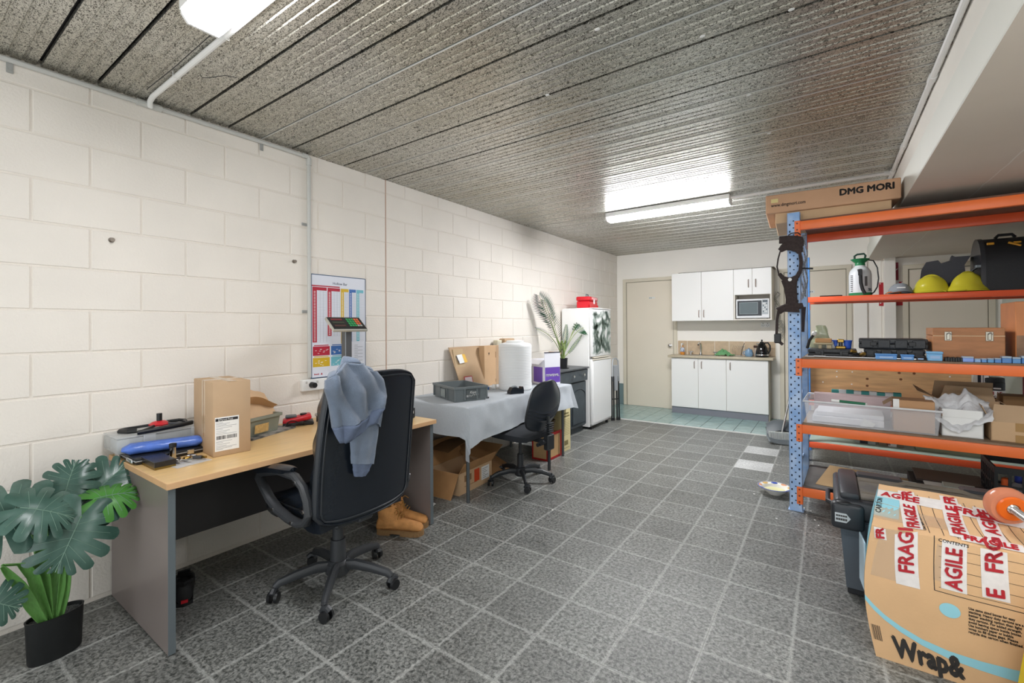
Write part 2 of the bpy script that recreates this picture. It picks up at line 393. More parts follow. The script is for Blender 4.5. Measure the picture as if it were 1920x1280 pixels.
# ragged foam/dust line along decking edge
ds = MB()
for i in range(420):
    y = 1.0 + i * .0148; ds.box(XD - .002, XD + .004 + .008 * random.random(), y, y + .006 + .009 * random.random(), ZC - .014 - .01 * random.random(), ZC - .004)
obj('crumbly_sealant', ds, mat('old_sealant', '#8f857a', .9, var=.4, vscale=80), ce, kind='stuff')
# conduits
M_PVC = mat('conduit', '#c4c4c0', .45)
cn = thing('conduit_run', 'grey plastic conduit along top of block wall with vertical drop to socket', 'conduit', (0, 0, 0))
obj('pipe', MB().tube([(.013, YF, 2.512), (.013, 1.747, 2.506)], .0125, 10), M_PVC, cn)
obj('pipe', MB().tube([(.014, 1.747, 2.50), (.014, 1.747, .985)], .0125, 10), M_PVC, cn)
obj('elbow', MB().tube([(.014, 1.70, 2.508), (.014, 1.735, 2.507), (.014, 1.748, 2.495), (.014, 1.748, 2.45)], .017, 10), M_PVC, cn)
for y, z in ((.357, 2.49), (1.435, 2.49)): obj('saddle_clip', MB().box(.0, .006, y - .011, y + .011, z - .035, z + .02, .002).cyl((.005, y, z - .018), (.009, y, z - .018), .005), mat('zinc_clip', '#a9aaa8', .35, .3), cn)
for z in (2.038, 1.439): obj('saddle_clip', MB().box(.0, .006, 1.70, 1.745, z - .010, z + .010, .002).cyl((.005, 1.712, z), (.01, 1.712, z), .005), mat('zinc_clip', '#a9aaa8', .35, .3), cn)
c2 = thing('ceiling_conduit', 'white conduit crossing the decking beside the near ceiling light', 'conduit', (0, 0, 0))
obj('pipe', MB().tube([(.03, .852, 2.495), (.06, .842, 2.512), (.12, .836, 2.516), (XD, .828, 2.516)], .0125, 10), M_WHITE, c2)
obj('tee', MB().tube([(.013, .80, 2.508), (.013, .905, 2.508)], .018, 10), M_PVC, c2)
for x in (.45, .95, 1.45): obj('cable_tie', MB().tube([(x, .815, 2.528), (x, .815, 2.502), (x, .845, 2.50), (x, .845, 2.528)], .002, 5), M_WHITE, c2)
c3 = thing('edge_conduit', 'white conduit along the right edge of the decking, branching to far light', 'conduit', (0, 0, 0))
obj('pipe', MB().tube([(XD - .008, YF, 2.508), (XD - .008, YB - .02, 2.508)], .014, 10), M_WHITE, c3)
obj('pipe', MB().tube([(2.2, 4.56, 2.505), (XD - .01, 4.56, 2.508)], .0125, 10), M_WHITE, c3)
obj('tee', MB().tube([(XD - .008, 4.50, 2.508), (XD - .008, 4.62, 2.508)], .019, 10).tube([(XD - .06, 4.56, 2.508), (XD - .01, 4.56, 2.508)], .018, 10), M_WHITE, c3)
for y in (2.9, 3.9): obj('coupling', MB().tube([(XD - .008, y, 2.508), (XD - .008, y + .06, 2.508)], .018, 10), M_WHITE, c3)
for x in (2.45, 2.95): obj('cable_tie', MB().tube([(x, 4.545, 2.528), (x, 4.545, 2.49), (x, 4.575, 2.49), (x, 4.575, 2.528)], .0025, 5), M_WHITE, c3)
wi = solo('loose_wire', 'short black wire end dangling from the decking near the ceiling light', 'wire', MB().tube([(.52, .90, 2.53), (.53, .905, 2.512), (.56, .92, 2.508), (.63, .965, 2.517), (.66, 1.0, 2.512)], .0016, 5), M_BLACK)
w2 = solo('loose_wire', 'thin black cable strapped beside the white ceiling conduit', 'wire', MB().tube([(.16, .80, 2.525), (.5, .802, 2.520), (.9, .80, 2.522), (1.05, .80, 2.52)], .002, 5), M_BLACK)
# fluorescent battens
M_DIF = mat('lit_diffuser', '#fbfcff', .4, emit=TUBE)
M_DIF2 = mat('lit_diffuser_far', '#fbfcff', .4, emit=TUBE_FAR)
def batten(loc, wid, ln, label, M_DIF=M_DIF):
    t = thing('ceiling_light', label, 'light', loc, 0, 'surface mounted fluorescent battens')
    h = wid / 2
    obj('gear_tray', MB().box(0, ln, -h * 1.02, h * 1.02, -.046, 0, .003), M_WHITE, t)
    pr_ = [(-h * .94, -.040), (-h * .94, -.056), (-h * .66, -.084), (h * .66, -.084), (h * .94, -.056), (h * .94, -.040)]
    b = MB(); n = len(pr_)
    b.vf([(.012, y, z) for y, z in pr_] + [(ln - .012, y, z) for y, z in pr_], [(i, i + 1, n + i + 1, n + i) for i in range(n - 1)])
    obj('diffuser', b, M_DIF, t, ang=.2)
    for x in (0, ln - .012): obj('end_cap', MB().prism([(y * 1.02, z) for y, z in pr_], 0, .012, Matrix(((0, 0, 1, x), (1, 0, 0, 0), (0, 1, 0, 0), (0, 0, 0, 1)))), M_WHITE, t)
    return t
batten((1.025, .722, ZC - .003), .15, 1.22, 'lit fluorescent batten on decking at top left, nearest the camera')
batten((1.02, 4.56, ZC - .003), .15, 1.20, 'lit fluorescent batten on decking in front of the kitchenette', M_DIF2)
t = thing('ceiling_light', 'lit batten under the low soffit just beyond the top right image corner', 'light', (3.42, 1.30, SZ - .003), 0, 'surface mounted fluorescent battens')
for ch in [o for o in bpy.data.objects if o.parent and o.parent.name == 'ceiling_light']:
    c = ch.copy(); COL.objects.link(c); c.parent = t; c.scale = (.85, 1, 1)
# ceiling droppings / nail marks
for i, (u, v) in enumerate(((1484, 18), (1404, 178), (1442, 250), (1109, 256), (1026, 178), (1120, 55), (1317, 68))):
    p = atz(u, v, ZC - .001); solo('paint_blob', 'small pale filler blob stuck on the ceiling decking', 'blob', MB().ball((0, 0, 0), .012, .009, .003, 8, 5), M_WHITEM, (p.x, p.y, p.z), group='pale filler blobs on the decking')
# nails in block wall
for (y, z, lb) in ((.701, 1.773, 'rusty masonry screw in block wall left of the chart'), (1.646, 1.775, 'small masonry nail in block wall beside the conduit')):
    t = solo('wall_screw', lb, 'screw', MB().cyl((0, 0, 0), (.018, 0, 0), .004, n=8).cyl((.016, 0, 0), (.021, 0, 0), .010, n=10).cyl((.0, 0, -.0), (.001, 0, 0), .013, n=10), mat('rusty_steel', '#8b8177', .5, .6), (0, y, z))
# ================================================================== DOORS, COLUMN
def door(n, x0, x1, z1, knobx, lab, depth=.0):
    f = struct('door_%d' % n, MB().box(x0, x1, YB - .012, YB + .02, .012, z1), M_DOOR)
    fr = MB()
    for a, b_ in ((x0 - .062, x0 - .008), (x1 + .008, x1 + .062)): fr.box(a, b_, YB - .03, YB + .01, .01, z1 + .045, .004)
    fr.box(x0 - .062, x1 + .062, YB - .031, YB + .01, z1 + .008, z1 + .062, .004)
    obj('door_frame', fr, M_TRIM, f)
    gp = MB().box(x0 - .008, x0, YB - .016, YB, .01, z1 + .008).box(x1, x1 + .008, YB - .016, YB, .01, z1 + .008).box(x0 - .008, x1 + .008, YB - .016, YB, z1, z1 + .008)  # shade of the gap round the leaf, put in as darker strips
    obj('door_stop', gp, mat('shadow_gap', '#8b8474', .8), f)
    if knobx:
        k = obj('door_knob', MB().at(T(knobx, YB - .012, 1.02) @ R(PI / 2, 'X')).lathe([(.026, 0), (.027, .006), (.011, .010), (.010, .028), (.024, .036), (.027, .048), (.022, .058), (.008, .062)], 18), M_CHROME, f)
    return f
d1 = door(1, .170, .930, 2.055, .885, '')
obj('door_sign', MB().box(.545, .645, YB - .0135, YB - .012, 1.775, 1.803), mat('sign_white', '#dfe0dc', .4), d1)
obj('sign_print', MB().box(.552, .572, YB - .0142, YB - .0135, 1.781, 1.793).box(.580, .594, YB - .0142, YB - .0135, 1.781, 1.793), mat('sign_blue', '#7f8c90', .5), d1)
d2 = door(2, 2.452, 3.14, 2.055, 2.43 + .085, '')
obj('door_sign', MB().box(2.66, 2.80, YB - .0135, YB - .012, 1.762, 1.80), mat('sign_white', '#dfe0dc', .4), d2)
sg = MB()
for k in range(6): sg.box(2.672 + k * .019, 2.684 + k * .019, YB - .0142, YB - .0135, 1.773, 1.789)
obj('sign_print', sg, mat('sign_ink', '#8b8d8a', .5), d2)
d3 = door(3, 3.765, 4.44, 2.0, None, '')
struct('trim_5', MB().box(3.22, 3.36, YB - .035, YB + .01, .01, 2.15, .006), M_WALLP)
struct('trim_6', MB().box(3.375, 3.50, YB - .012, YB + .01, .01, 2.15, .003), M_WALLP)
struct('baseboard_back', MB().box(0, .10, YB - .012, YB, .01, .36, .003), mat('teal_skirt', '#74898c', .4))
colm = struct('trim_7', MB().box(3.52, 3.632, 7.24, 7.35, .01, SZ + .01, .004), M_WALLP)
M_RED = mat('safety_red', '#b11523', .45); 
p = thing('red_sign_board', 'red notice strip and red bracket board on back wall behind the white column', 'sign', (0, 0, 0))
obj('board', MB().box(3.475, 3.755, YB - .016, YB - .006, 1.565, 1.86, .003), M_RED, p)
obj('top_strip', MB().box(3.632, 3.665, YB - .018, YB - .004, 1.88, 2.10, .002), mat('deep_red', '#8f1030', .45), p)
obj('caption', MB().box(3.632, 3.667, YB - .019, YB - .005, 1.838, 1.875), M_WHITEM, p)
obj('arrow', MB().prism([(0, 0), (.02, .012), (.013, .022), (.024, .03)], 0, .002, T(3.636, YB - .0185, 2.0) @ R(PI / 2, 'X')), M_WHITEM, p)
for x, z in ((3.487, 1.845), (3.49, 1.60), (3.735, 1.60), (3.70, 1.845)): obj('bolt', MB().cyl((x, YB - .016, z), (x, YB - .02, z), .007, n=8), M_WHITEM, p)

# ================================================================== KITCHENETTE
M_CAB = mat('white_melamine', '#f4f3f0', .35); M_CABSIDE = mat('cabinet_carcass', '#ece6da', .5)
M_HANDLE = mat('brushed_handle', '#a08f86', .35, .8)
UX0, UX1, UY, UZ0, UZ1 = 1.005, 2.325, 7.0, 1.402, 2.116
def handle(parent, x, y, z0, z1):
    obj('handle', MB().tube([(x, y, z0), (x, y - .022, z0 + .006), (x, y - .024, (z0 + z1) / 2), (x, y - .022, z1 - .006), (x, y, z1)], .006, 8, flat=.9), M_HANDLE, parent)
t = thing('wall_cabinet', 'white two-door wall cabinet above the sink', 'cabinet', (0, 0, 0))
obj('body', MB().box(UX0, 1.858, UY + .018, YB, UZ0, UZ1), M_CABSIDE, t)
for a, b_, hx in ((UX0, 1.428, 1.395), (1.432, 1.857, 1.463)):
    d = obj('door', MB().box(a + .001, b_ - .001, UY, UY + .017, UZ0, UZ1, .0015), M_CAB, t); handle(d, hx, UY, 1.455, 1.555)
t = thing('microwave_cabinet', 'white wall cabinet with small doors over an open microwave niche', 'cabinet', (0, 0, 0))
obj('body', MB().box(1.859, 1.875, UY + .003, YB, UZ0, UZ1).box(2.306, UX1, UY + .003, YB, UZ0, UZ1).box(1.875, 2.306, UY + .003, YB, UZ0, UZ0 + .018).box(1.875, 2.306, UY + .018, YB, 1.755, UZ1).box(1.875, 2.306, YB - .02, YB, UZ0, 1.76), M_CABSIDE, t)
for a, b_, hx in ((1.86, 2.090, 2.045), (2.094, 2.322, 2.135)):
    d = obj('door', MB().box(a, b_, UY, UY + .016, 1.757, UZ1, .0015), M_CAB, t); handle(d, hx, UY, 1.86, 1.965)
obj('top_board', MB().box(UX0 + .1, UX1 + .03, UY - .004, YB, UZ1 + .001, UZ1 + .006), mat('dark_edge', '#6d6458', .6), t)
# microwave
t = thing('microwave', 'white microwave oven in the niche of the wall cabinet', 'microwave', (1.885, 7.02, UZ0 + .019))
obj('case', MB().box(0, .41, .02, .31, .008, .275, .01, 2), M_WHITE, t)
obj('front_panel', MB().box(.0, .41, .0, .02, .01, .275, .006), mat('microwave_frame', '#eef0f2', .3), t)
dd = obj('door', MB().box(.018, .318, -.004, .001, .042, .252, .004), mat('microwave_black', '#20262c', .15), t)
obj('window', MB().box(.048, .268, -.0055, -.004, .07, .225), mat('microwave_glass', '#5f6c6f', .12), dd)
obj('window_rim', MB().box(.044, .272, -.0048, -.0035, .066, .229), mat('microwave_rim', '#a9b3b6', .3), dd)
cp = obj('control_panel', MB().box(.322, .395, -.004, .001, .06, .262, .003), mat('microwave_keys', '#b9c0c4', .35), t)
obj('display', MB().box(.33, .388, -.005, -.0035, .228, .252), mat('microwave_display', '#2c3a44', .2), cp)
for r_ in range(5):
    for c_ in range(3): obj('key', MB().box(.332 + c_ * .019, .346 + c_ * .019, -.0055, -.0035, .09 + r_ * .027, .108 + r_ * .027, .001), M_WHITEM if (r_ + c_) % 3 else mat('key_dark', '#5c666c', .4), cp)
for x in (.03, .38): obj('foot', MB().cyl((x, .06, 0), (x, .06, .009), .012, n=10), M_BLACK, t)
# base unit
LX0, LX1, LY = .98, 2.272, 7.05
t = thing('sink_base_cabinet', 'white three-door base cabinet with grey kickboard under the worktop', 'cabinet', (0, 0, 0))
obj('body', MB().box(LX0 + .004, LX1, LY + .018, YB, .105, .846), M_CABSIDE, t)
obj('side_panel', MB().box(LX1 - .001, LX1 + .012, LY + .02, YB, .01, .846), mat('cabinet_side', '#a39c8d', .5), t)
obj('kickboard', MB().box(LX0, LX1 - .005, LY + .018, YB - .1, .009, .103), mat('kickboard', '#84868f', .35), t)
for a, b_, hx in ((LX0, 1.364, 1.315), (1.369, 1.745, 1.415), (1.750, LX1, 1.80)):
    d = obj('door', MB().box(a, b_, LY, LY + .017, .108, .842, .0015), M_CAB, t); handle(d, hx, LY, .70, .80)
t = thing('worktop', 'beige laminate worktop with stainless sink and pillar taps', 'worktop', (0, 0, 0))
obj('slab', MB().box(.932, 2.335, 7.015, YB, .850, .885, .006, 2), mat('beige_laminate', '#c4b8a0', .4, var=.08, vscale=30), t)
sk = obj('sink', MB().box(1.13, 1.72, 7.09, 7.31, .8851, .888, .001).box(1.2, 1.55, 7.12, 7.28, .8875, .8885), M_STEEL, t)
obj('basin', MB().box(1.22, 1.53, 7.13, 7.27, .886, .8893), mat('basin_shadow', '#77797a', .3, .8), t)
tp = obj('tap', MB().tube([(1.35, 7.30, .888), (1.35, 7.30, 1.03), (1.35, 7.29, 1.06), (1.34, 7.25, 1.07), (1.335, 7.2, 1.04)], .012, 10).cyl((1.35, 7.30, .888), (1.35, 7.30, .91), .022, n=12), M_CHROME, t)
for x in (1.21, 1.56):
    obj('tap_handle', MB().cyl((x, 7.28, .888), (x, 7.28, .925), .016, .013, 12).box(x - .035, x + .035, 7.272, 7.288, .925, .94, .005).box(x - .008, x + .008, 7.245, 7.315, .925, .94, .005), M_CHROME, t)
# splashback tiles
sp = struct('trim_8', MB().box(1.004, 2.345, YB - .006, YB + .01, .884, 1.098), mat('tile_grout', '#efe9dc', .7))
M_BT = mat('beige_stone_tile', '#c8b193', .4, var=.09, vscale=22)
for i in range(7):
    x0 = 1.005 + i * .1995 - .06; a, b_ = max(1.004, x0), min(2.345, x0 + .192)
    obj('splash_tile', MB().box(a, b_, YB - .012, YB - .004, .887, 1.096, .0015), M_BT, sp)
# power point above worktop
t = thing('power_point', 'double power point with switches on wall beside the microwave niche', 'power point', (2.155, YB, 1.30))
obj('plate', MB().box(0, .115, -.012, 0, 0, .072, .004), M_WHITE, t)
for x in (.03, .085):
    obj('socket', MB().box(x - .013, x - .009, -.0135, -.011, .022, .036).box(x + .009, x + .013, -.0135, -.011, .022, .036).box(x - .002, x + .002, -.0135, -.011, .010, .020), M_BLACKM, t)
    obj('switch', MB().box(x - .008, x + .008, -.017, -.011, .048, .062, .002), mat('switch_grey', '#b8b4ad', .4), t)
# things on the worktop
WZ = .886
t = thing('spray_bottle', 'clear spray bottle with amber liquid beside the kitchen tap', 'bottle', (1.10, 7.22, WZ))
obj('bottle', MB().lathe([(.030, 0), (.033, .01), (.033, .07), (.022, .11), (.013, .13), (.012, .15)], 16), mat('amber_liquid', '#d08a3c', .15, alpha=1), t)
obj('sleeve', MB().lathe([(.0335, .045), (.034, .05), (.0335, .09), (.024, .112)], 16), mat('label_white', '#e6ebf0', .4, var=.3, vscale=60, col2='#35588a'), t)
obj('trigger_head', MB().box(-.012, .012, -.04, .018, .15, .175, .004).box(-.006, .006, -.045, -.03, .12, .155, .003), M_WHITEM, t)
t = solo('dish_cloth', 'green dish cloth bunched up on the worktop', 'cloth', MB().grid(lambda a, b_: (-.13 + .26 * a, -.07 + .14 * b_, .004 + (.085 * (1 - abs(2 * a - .8)) * math.sin(PI * b_) + .035 * hnoise(a * 9, b_ * 7, 1)) * (math.sin(PI * a) ** .4)), 26, 16, .003), mat('green_cloth', '#6fa873', .9, bump=.5, bscale=200), (1.70, 7.2, WZ + .012), 0, ang=1.2)
t = thing('dish_rack', 'small wire dish rack on the worktop left of the kettle', 'dish rack', (1.86, 7.22, WZ))
rk = MB()
for i in range(7): rk.tube([(-.06 + .02 * i, .05, .01), (-.065 + .02 * i, .055, .1), (-.05 + .025 * i, .06, .15)], .002, 5)
obj('prongs', rk, M_STEEL, t)
obj('base_frame', MB().tube([(-.08, -.06, .004), (.09, -.06, .004), (.09, .07, .004), (-.08, .07, .004)], .003, 6, True), M_STEEL, t)
obj('peg', MB().tube([(.055, .0, .004), (.07, 0, .10), (.10, 0, .19)], .004, 6), M_BLACK, t)
t = thing('sugar_pot', 'pale blue ceramic pot with lid and handle on the worktop', 'pot', (2.02, 7.2, WZ))
obj('body', MB().lathe([(.04, 0), (.052, .015), (.055, .05), (.046, .085), (.04, .09)], 20), mat('blue_glaze', '#7fa0bd', .25, var=.2, vscale=40), t)
obj('lid', MB().lathe([(.043, .09), (.04, .1), (.01, .108), (.012, .118), (.002, .122)], 20), mat('blue_glaze', '#7fa0bd'), t)
obj('handle', MB().tube([(-.05, 0, .07), (-.075, 0, .065), (-.078, 0, .04), (-.052, 0, .025)], .006, 7), mat('blue_glaze', '#7fa0bd'), t)
t = thing('coffee_jar', 'glass jar with brown lid standing beside the black kettle', 'jar', (2.11, 7.24, WZ))
obj('glass', MB().lathe([(.034, 0), (.036, .01), (.034, .05), (.03, .07), (.034, .1), (.026, .125)], 18), mat('jar_glass', '#b6a79a', .08, spec=.6), t)
obj('lid', MB().lathe([(.036, .125), (.038, .13), (.038, .155), (.034, .158)], 18), mat('brown_lid', '#4a342a', .4), t)
t = thing('kettle', 'black and chrome electric kettle at right end of the worktop', 'kettle', (2.185, 7.18, WZ))
obj('power_base', MB().lathe([(.083, 0), (.085, .008), (.075, .018)], 24), M_BLACK, t)
obj('body', MB().lathe([(.078, .02), (.082, .03), (.078, .08), (.062, .14), (.040, .185), (.026, .2)], 28), mat('kettle_black', '#101214', .08, spec=.8), t)
obj('band', MB().lathe([(.0835, .022), (.0845, .03), (.0825, .04)], 28), M_CHROME, t)
obj('lid', MB().lathe([(.028, .2), (.022, .212), (.009, .216), (.008, .226), (.013, .236), (.002, .245)], 18), M_BLACK, t)
obj('handle', MB().tube([(.03, 0, .195), (.075, 0, .20), (.098, 0, .16), (.1, 0, .10), (.08, 0, .05)], .010, 8), M_BLACK, t)
obj('spout', MB().cyl((-.035, 0, .17), (-.068, 0, .19), .016, .010, 10), M_CHROME, t)
# loose white cable bundle hanging by the right door
t = MB()
for k in range(4):
    random.seed(k); t.tube([(2.35 + .05 * hnoise(i * .5, k) + .025 * math.sin(i * .9 + k) + .004 * i, 7.30 - .01 * k, 1.80 - i * .035) for i in range(20)], .0035, 6)
for k in range(3): t.tube([(2.41 + .035 * math.cos(a_ / 8 * PI), 7.3 - .008 * k, 1.33 - .04 * k + .07 * math.sin(a_ / 8 * PI)) for a_ in range(16)], .0035, 6, True)
solo('cable_bundle', 'tangled grey cable hanging on wall between kitchenette and right door', 'cable', t, mat('cable_grey', '#a9a69c', .5))
# dustpan
t = thing('lobby_dustpan', 'grey long-handled lobby dustpan with pale bristles by kitchen tiles', 'dustpan', (2.52, 5.98, 0), .25)
b = MB().grid(lambda a, b_: (-.16 + .32 * a, -.17 + .30 * b_, .012 + .10 * (b_ ** 1.6) + .025 * abs(2 * a - 1) ** 3), 16, 10, .006)
obj('pan', b, mat('dark_grey_plastic', '#5b6164', .45), t, ang=1)
obj('hood', MB().grid(lambda a, b_: (-.16 + .32 * a, .0 + .14 * b_, .13 + .10 * math.sin(PI * b_ * .6) - .05 * abs(2 * a - 1) ** 2), 16, 8, .006), mat('dark_grey_plastic', '#5b6164'), t, ang=1)
obj('rim', MB().tube([(-.16, -.17, .03), (-.165, 0, .06), (-.14, .13, .15), (0, .16, .2), (.14, .13, .15), (.165, 0, .06), (.16, -.17, .03)], .009, 8), mat('mid_grey_plastic', '#7a8184', .4), t)
bz = MB()
for i in range(26): bz.box(-.15 + i * .0118, -.143 + i * .0118, -.05, .0, .03, .115)
obj('bristles', bz, mat('pale_bristle', '#c9cdc9', .8), t)
obj('handle', MB().tube([(-.02, -.02, .10), (.06, .03, .45), (.13, .06, .80)], .011, 8), M_STEEL, t)
obj('hinge', MB().box(-.035, -.005, -.04, .0, .06, .11, .006), M_GREY, t)

# ================================================================== FRIDGE, CABINET AND NEIGHBOURS
t = thing('fridge', 'white fridge freezer with palm leaf print on its upper door', 'fridge', (0, 0, 0))
FY0, FY1, FX = 5.32, 5.93, .47
obj('body', MB().box(.03, FX - .045, FY0, FY1, .03, 1.555, .006), M_WHITE, t)
d = obj('door', MB().box(FX - .043, FX, FY0, FY1, .935, 1.552, .012, 2), M_WHITE, t, label='upper fridge door printed with grey-green palm leaves')
rnd = random.Random(3); lf = MB()
M_LEAFP = mat('leaf_ink', '#8ca394', .5); M_LEAFP2 = mat('leaf_ink_dark', '#57705f', .5)
lf2 = MB()
for k in range(120):
    y, z, a_ = FY0 - .04 + rnd.random() * .68, .90 + rnd.random() * .68, rnd.uniform(0, 2 * PI); Lf = rnd.uniform(.14, .24); tgt = lf if k % 3 else lf2
    cv = rnd.uniform(-1.2, 1.2)
    for i in range(17):
        s_ = i / 17; aa = a_ + cv * s_; cy_, cz_ = y + math.cos(a_ + cv * s_ * .5) * Lf * s_, z + math.sin(a_ + cv * s_ * .5) * Lf * s_
        for sd in (-1, 1):
            la = aa + sd * (.75 - .3 * s_); ll = .075 * math.sin(PI * (.15 + .8 * s_)); w_ = .0022
            q = [(cy_ - w_ * math.sin(la), cz_ + w_ * math.cos(la)), (cy_ + w_ * math.sin(la), cz_ - w_ * math.cos(la)), (cy_ + ll * math.cos(la), cz_ + ll * math.sin(la))]
            if all(FY0 + .01 < p_[0] < FY1 - .01 and .95 < p_[1] < 1.54 for p_ in q): tgt.vf([(FX + .0006, a1, b1) for a1, b1 in q], [(0, 1, 2)])
obj('leaf_print', lf, M_LEAFP, d, kind='stuff'); obj('leaf_print', lf2, M_LEAFP2, d, kind='stuff')
d = obj('door', MB().box(FX - .043, FX, FY0, FY1, .06, .905, .012, 2), M_WHITE, t)
obj('door_panel', MB().box(FX, FX + .004, FY0 + .03, FY1 - .01, .085, .875, .003), M_WHITE, d)
obj('grip', MB().box(FX - .03, FX + .010, FY0 + .01, FY1 - .02, .888, .905, .004).box(FX - .03, FX + .008, FY0 + .05, FY1 - .1, .915, .930, .004), mat('cream_grip', '#e0d9c9', .4), t)
obj('top_board', MB().box(.05, FX + .004, FY0 + .01, FY1 + .004, 1.556, 1.568, .003), M_WHITE, t)
for y in (FY0 + .05, FY1 - .05): obj('foot', MB().cyl((FX - .05, y, 0), (FX - .05, y, .03), .02, n=10).cyl((.08, y, 0), (.08, y, .03), .02, n=10), M_BLACK, t)
t = thing('toolbox', 'small red plastic toolbox with grey handle on top of fridge', 'toolbox', (.27, 5.60, 1.569), .15)
M_RP = mat('red_plastic', '#c71f2b', .35)
obj('tray', MB().box(-.09, .09, -.19, .19, 0, .095, .012), M_RP, t)
obj('lid', MB().box(-.095, .095, -.195, .195, .098, .155, .016, 2), M_RP, t)
gr = MB()
for i in range(7): gr.box(.093, .0965, -.10 + i * .038, -.082 + i * .038, .118, .145)
obj('lid_slots', gr, mat('pale_slots', '#e9c4c4', .5), t)
obj('latch', MB().box(.09, .103, -.02, .02, .06, .12, .004), M_WHITEM, t)
obj('handle', MB().tube([(0, -.05, .15), (0, -.045, .19), (0, .045, .19), (0, .05, .15)], .009, 8), mat('grey_handle', '#6f7a7f', .4), t)
obj('corner_rib', MB().box(.085, .0985, -.2, -.15, .0, .05, .006).box(.085, .0985, .15, .2, .0, .05, .006), M_RP, t)
solo('folded_paper', 'flat white card on top of the fridge beside the red toolbox', 'card', MB().box(-.04, .04, -.10, .10, 0, .006, .001), M_WHITEM, (.41, 5.62, 1.569), .1)
# folded chair behind the fridge
t = thing('folding_chair', 'folded folding chair with silver back hoop and black legs behind fridge', 'chair', (.42, 6.02, 0), 0)
hoop = [(.0, .0, .02), (.0, .01, .55), (.015, .01, .80), (.03, .02, .865), (.09, .06, .875), (.13, .09, .84), (.15, .10, .55), (.16, .11, .02)]
obj('back_hoop', MB().tube([(.02 + x * .45, y * 1.0, z) for x, y, z in hoop[1:7]], .011, 8), mat('silver_tube', '#c9cdd2', .3, .6), t)
for dx, dy in ((0, 0), (.045, .02), (.10, .075), (.145, .1)):
    lg = obj('leg', MB().tube([(.02 + dx * .40, dy, .62), (.02 + dx * .48, dy, .012)], .011, 8), M_BLACK, t); obj('foot', MB().tube([(.02 + dx * .48, dy, .04), (.02 + dx * .48, dy, 0)], .015, 8), M_BLACK, lg)
obj('seat', MB().box(.025, .085, .03, .075, .42, .78, .01), mat('silver_tube', '#c9cdd2'), t)
obj('rung', MB().tube([(.02, 0, .3), (.085, .1, .3)], .008, 6), M_BLACK, t)
# dark painted cabinet
M_DK = mat('charcoal_paint', '#3c4449', .38, var=.15, vscale=12, bump=.1, bscale=150); M_DKT = mat('charcoal_top', '#4a4d4f', .45, var=.2, vscale=14)
CY0, CY1, CXF, CZ = 4.40, 5.295, .40, .815
t = thing('painted_cabinet', 'charcoal painted cupboard with drawer and arched doors next to fridge', 'cabinet', (0, 0, 0))
obj('body', MB().box(.01, CXF - .02, CY0 + .015, CY1 - .015, .07, CZ - .022), M_DK, t)
obj('plinth', MB().box(.02, CXF - .045, CY0 + .03, CY1 - .03, 0, .07), M_DK, t)
obj('top', MB().box(.005, CXF + .035, CY0 - .01, CY1 + .012, CZ - .022, CZ, .006, 2), M_DKT, t)
d = obj('drawer', MB().box(CXF - .018, CXF + .018, CY0 + .02, CY1 - .006, .645, .788, .006), M_DK, t)
for y in (4.86, 5.14): obj('knob', MB().at(T(CXF + .018, y, .725) @ R(PI / 2, 'Y')).lathe([(.008, 0), (.007, .014), (.018, .022), (.020, .03), (.014, .036), (.003, .038)], 16), M_CHROME, d)
for a, b_ in ((CY0 + .02, 4.84), (4.85, CY1 - .02)):
    d = obj('door', MB().box(CXF - .018, CXF, a, b_, .085, .632, .004), M_DK, t)
    c_ = (a + b_) / 2; h_ = (b_ - a) / 2 - .05; arch = [(-h_, .13), (h_, .13)] + [(h_ * math.cos(PI * i / 10), .47 + .07 * math.sin(PI * i / 10) ** 1.5) for i in range(11)]
    obj('arched_panel', MB().prism([(c_ + x, z) for x, z in arch], CXF - .002, CXF + .009, Matrix(((0, 0, 1, 0), (1, 0, 0, 0), (0, 1, 0, 0), (0, 0, 0, 1)))), M_DK, d)
    ar = [V((CXF + .004, c_ + x, z)) for x, z in [(p_[0] * 1.10, .12 if p_[1] < .14 else p_[1] + .012) for p_ in arch]]
    obj('moulding', MB().tube(ar, .005, 6, True), M_DK, d)
# ================================================================== DESK AND WHAT STANDS ON IT
DZ = .703
M_BEECH = mat('beech_laminate', '#d8b57f', .32, var=.07, vscale=6, stretch=(6, 1, 1), bump=.03)
M_BEDGE = mat('beech_edge', '#cfa57a', .45, var=.06, vscale=10)
M_IRON = mat('ironstone', '#7a706c', .30, var=.06, vscale=3, bump=.05, bscale=300)
M_EDGE = mat('grey_edging', '#5e666a', .4)
t = thing('office_desk', 'beech topped desk with ironstone grey end panels against block wall', 'desk', (0, 0, 0))
obj('desktop', MB().box(.012, .768, .690, 2.205, DZ - .026, DZ, .0015), M_BEECH, t)
obj('desktop_edging', MB().box(.768, .771, .690, 2.205, DZ - .026, DZ, .001).box(.012, .771, .6875, .690, DZ - .026, DZ, .001).box(.012, .771, 2.205, 2.2075, DZ - .026, DZ, .001), M_BEDGE, t)
for a, b_ in ((.697, .722), (2.165, 2.190)):
    p = obj('end_panel', MB().box(.016, .752, a, b_, .004, DZ - .027, .001), M_IRON, t)
    obj('edge_strip', MB().box(.752, .7545, a - .0005, b_ + .0005, .004, DZ - .027, .0006), M_EDGE, p)
    for x in (.06, .70): obj('glide', MB().cyl((x, (a + b_) / 2, 0), (x, (a + b_) / 2, .006), .010, n=8), M_BLACK, p)
obj('modesty_panel', MB().box(.34, .358, .722, 2.165, .306, DZ - .027, .001), mat('modesty_dark', '#2d2b2c', .45), t)

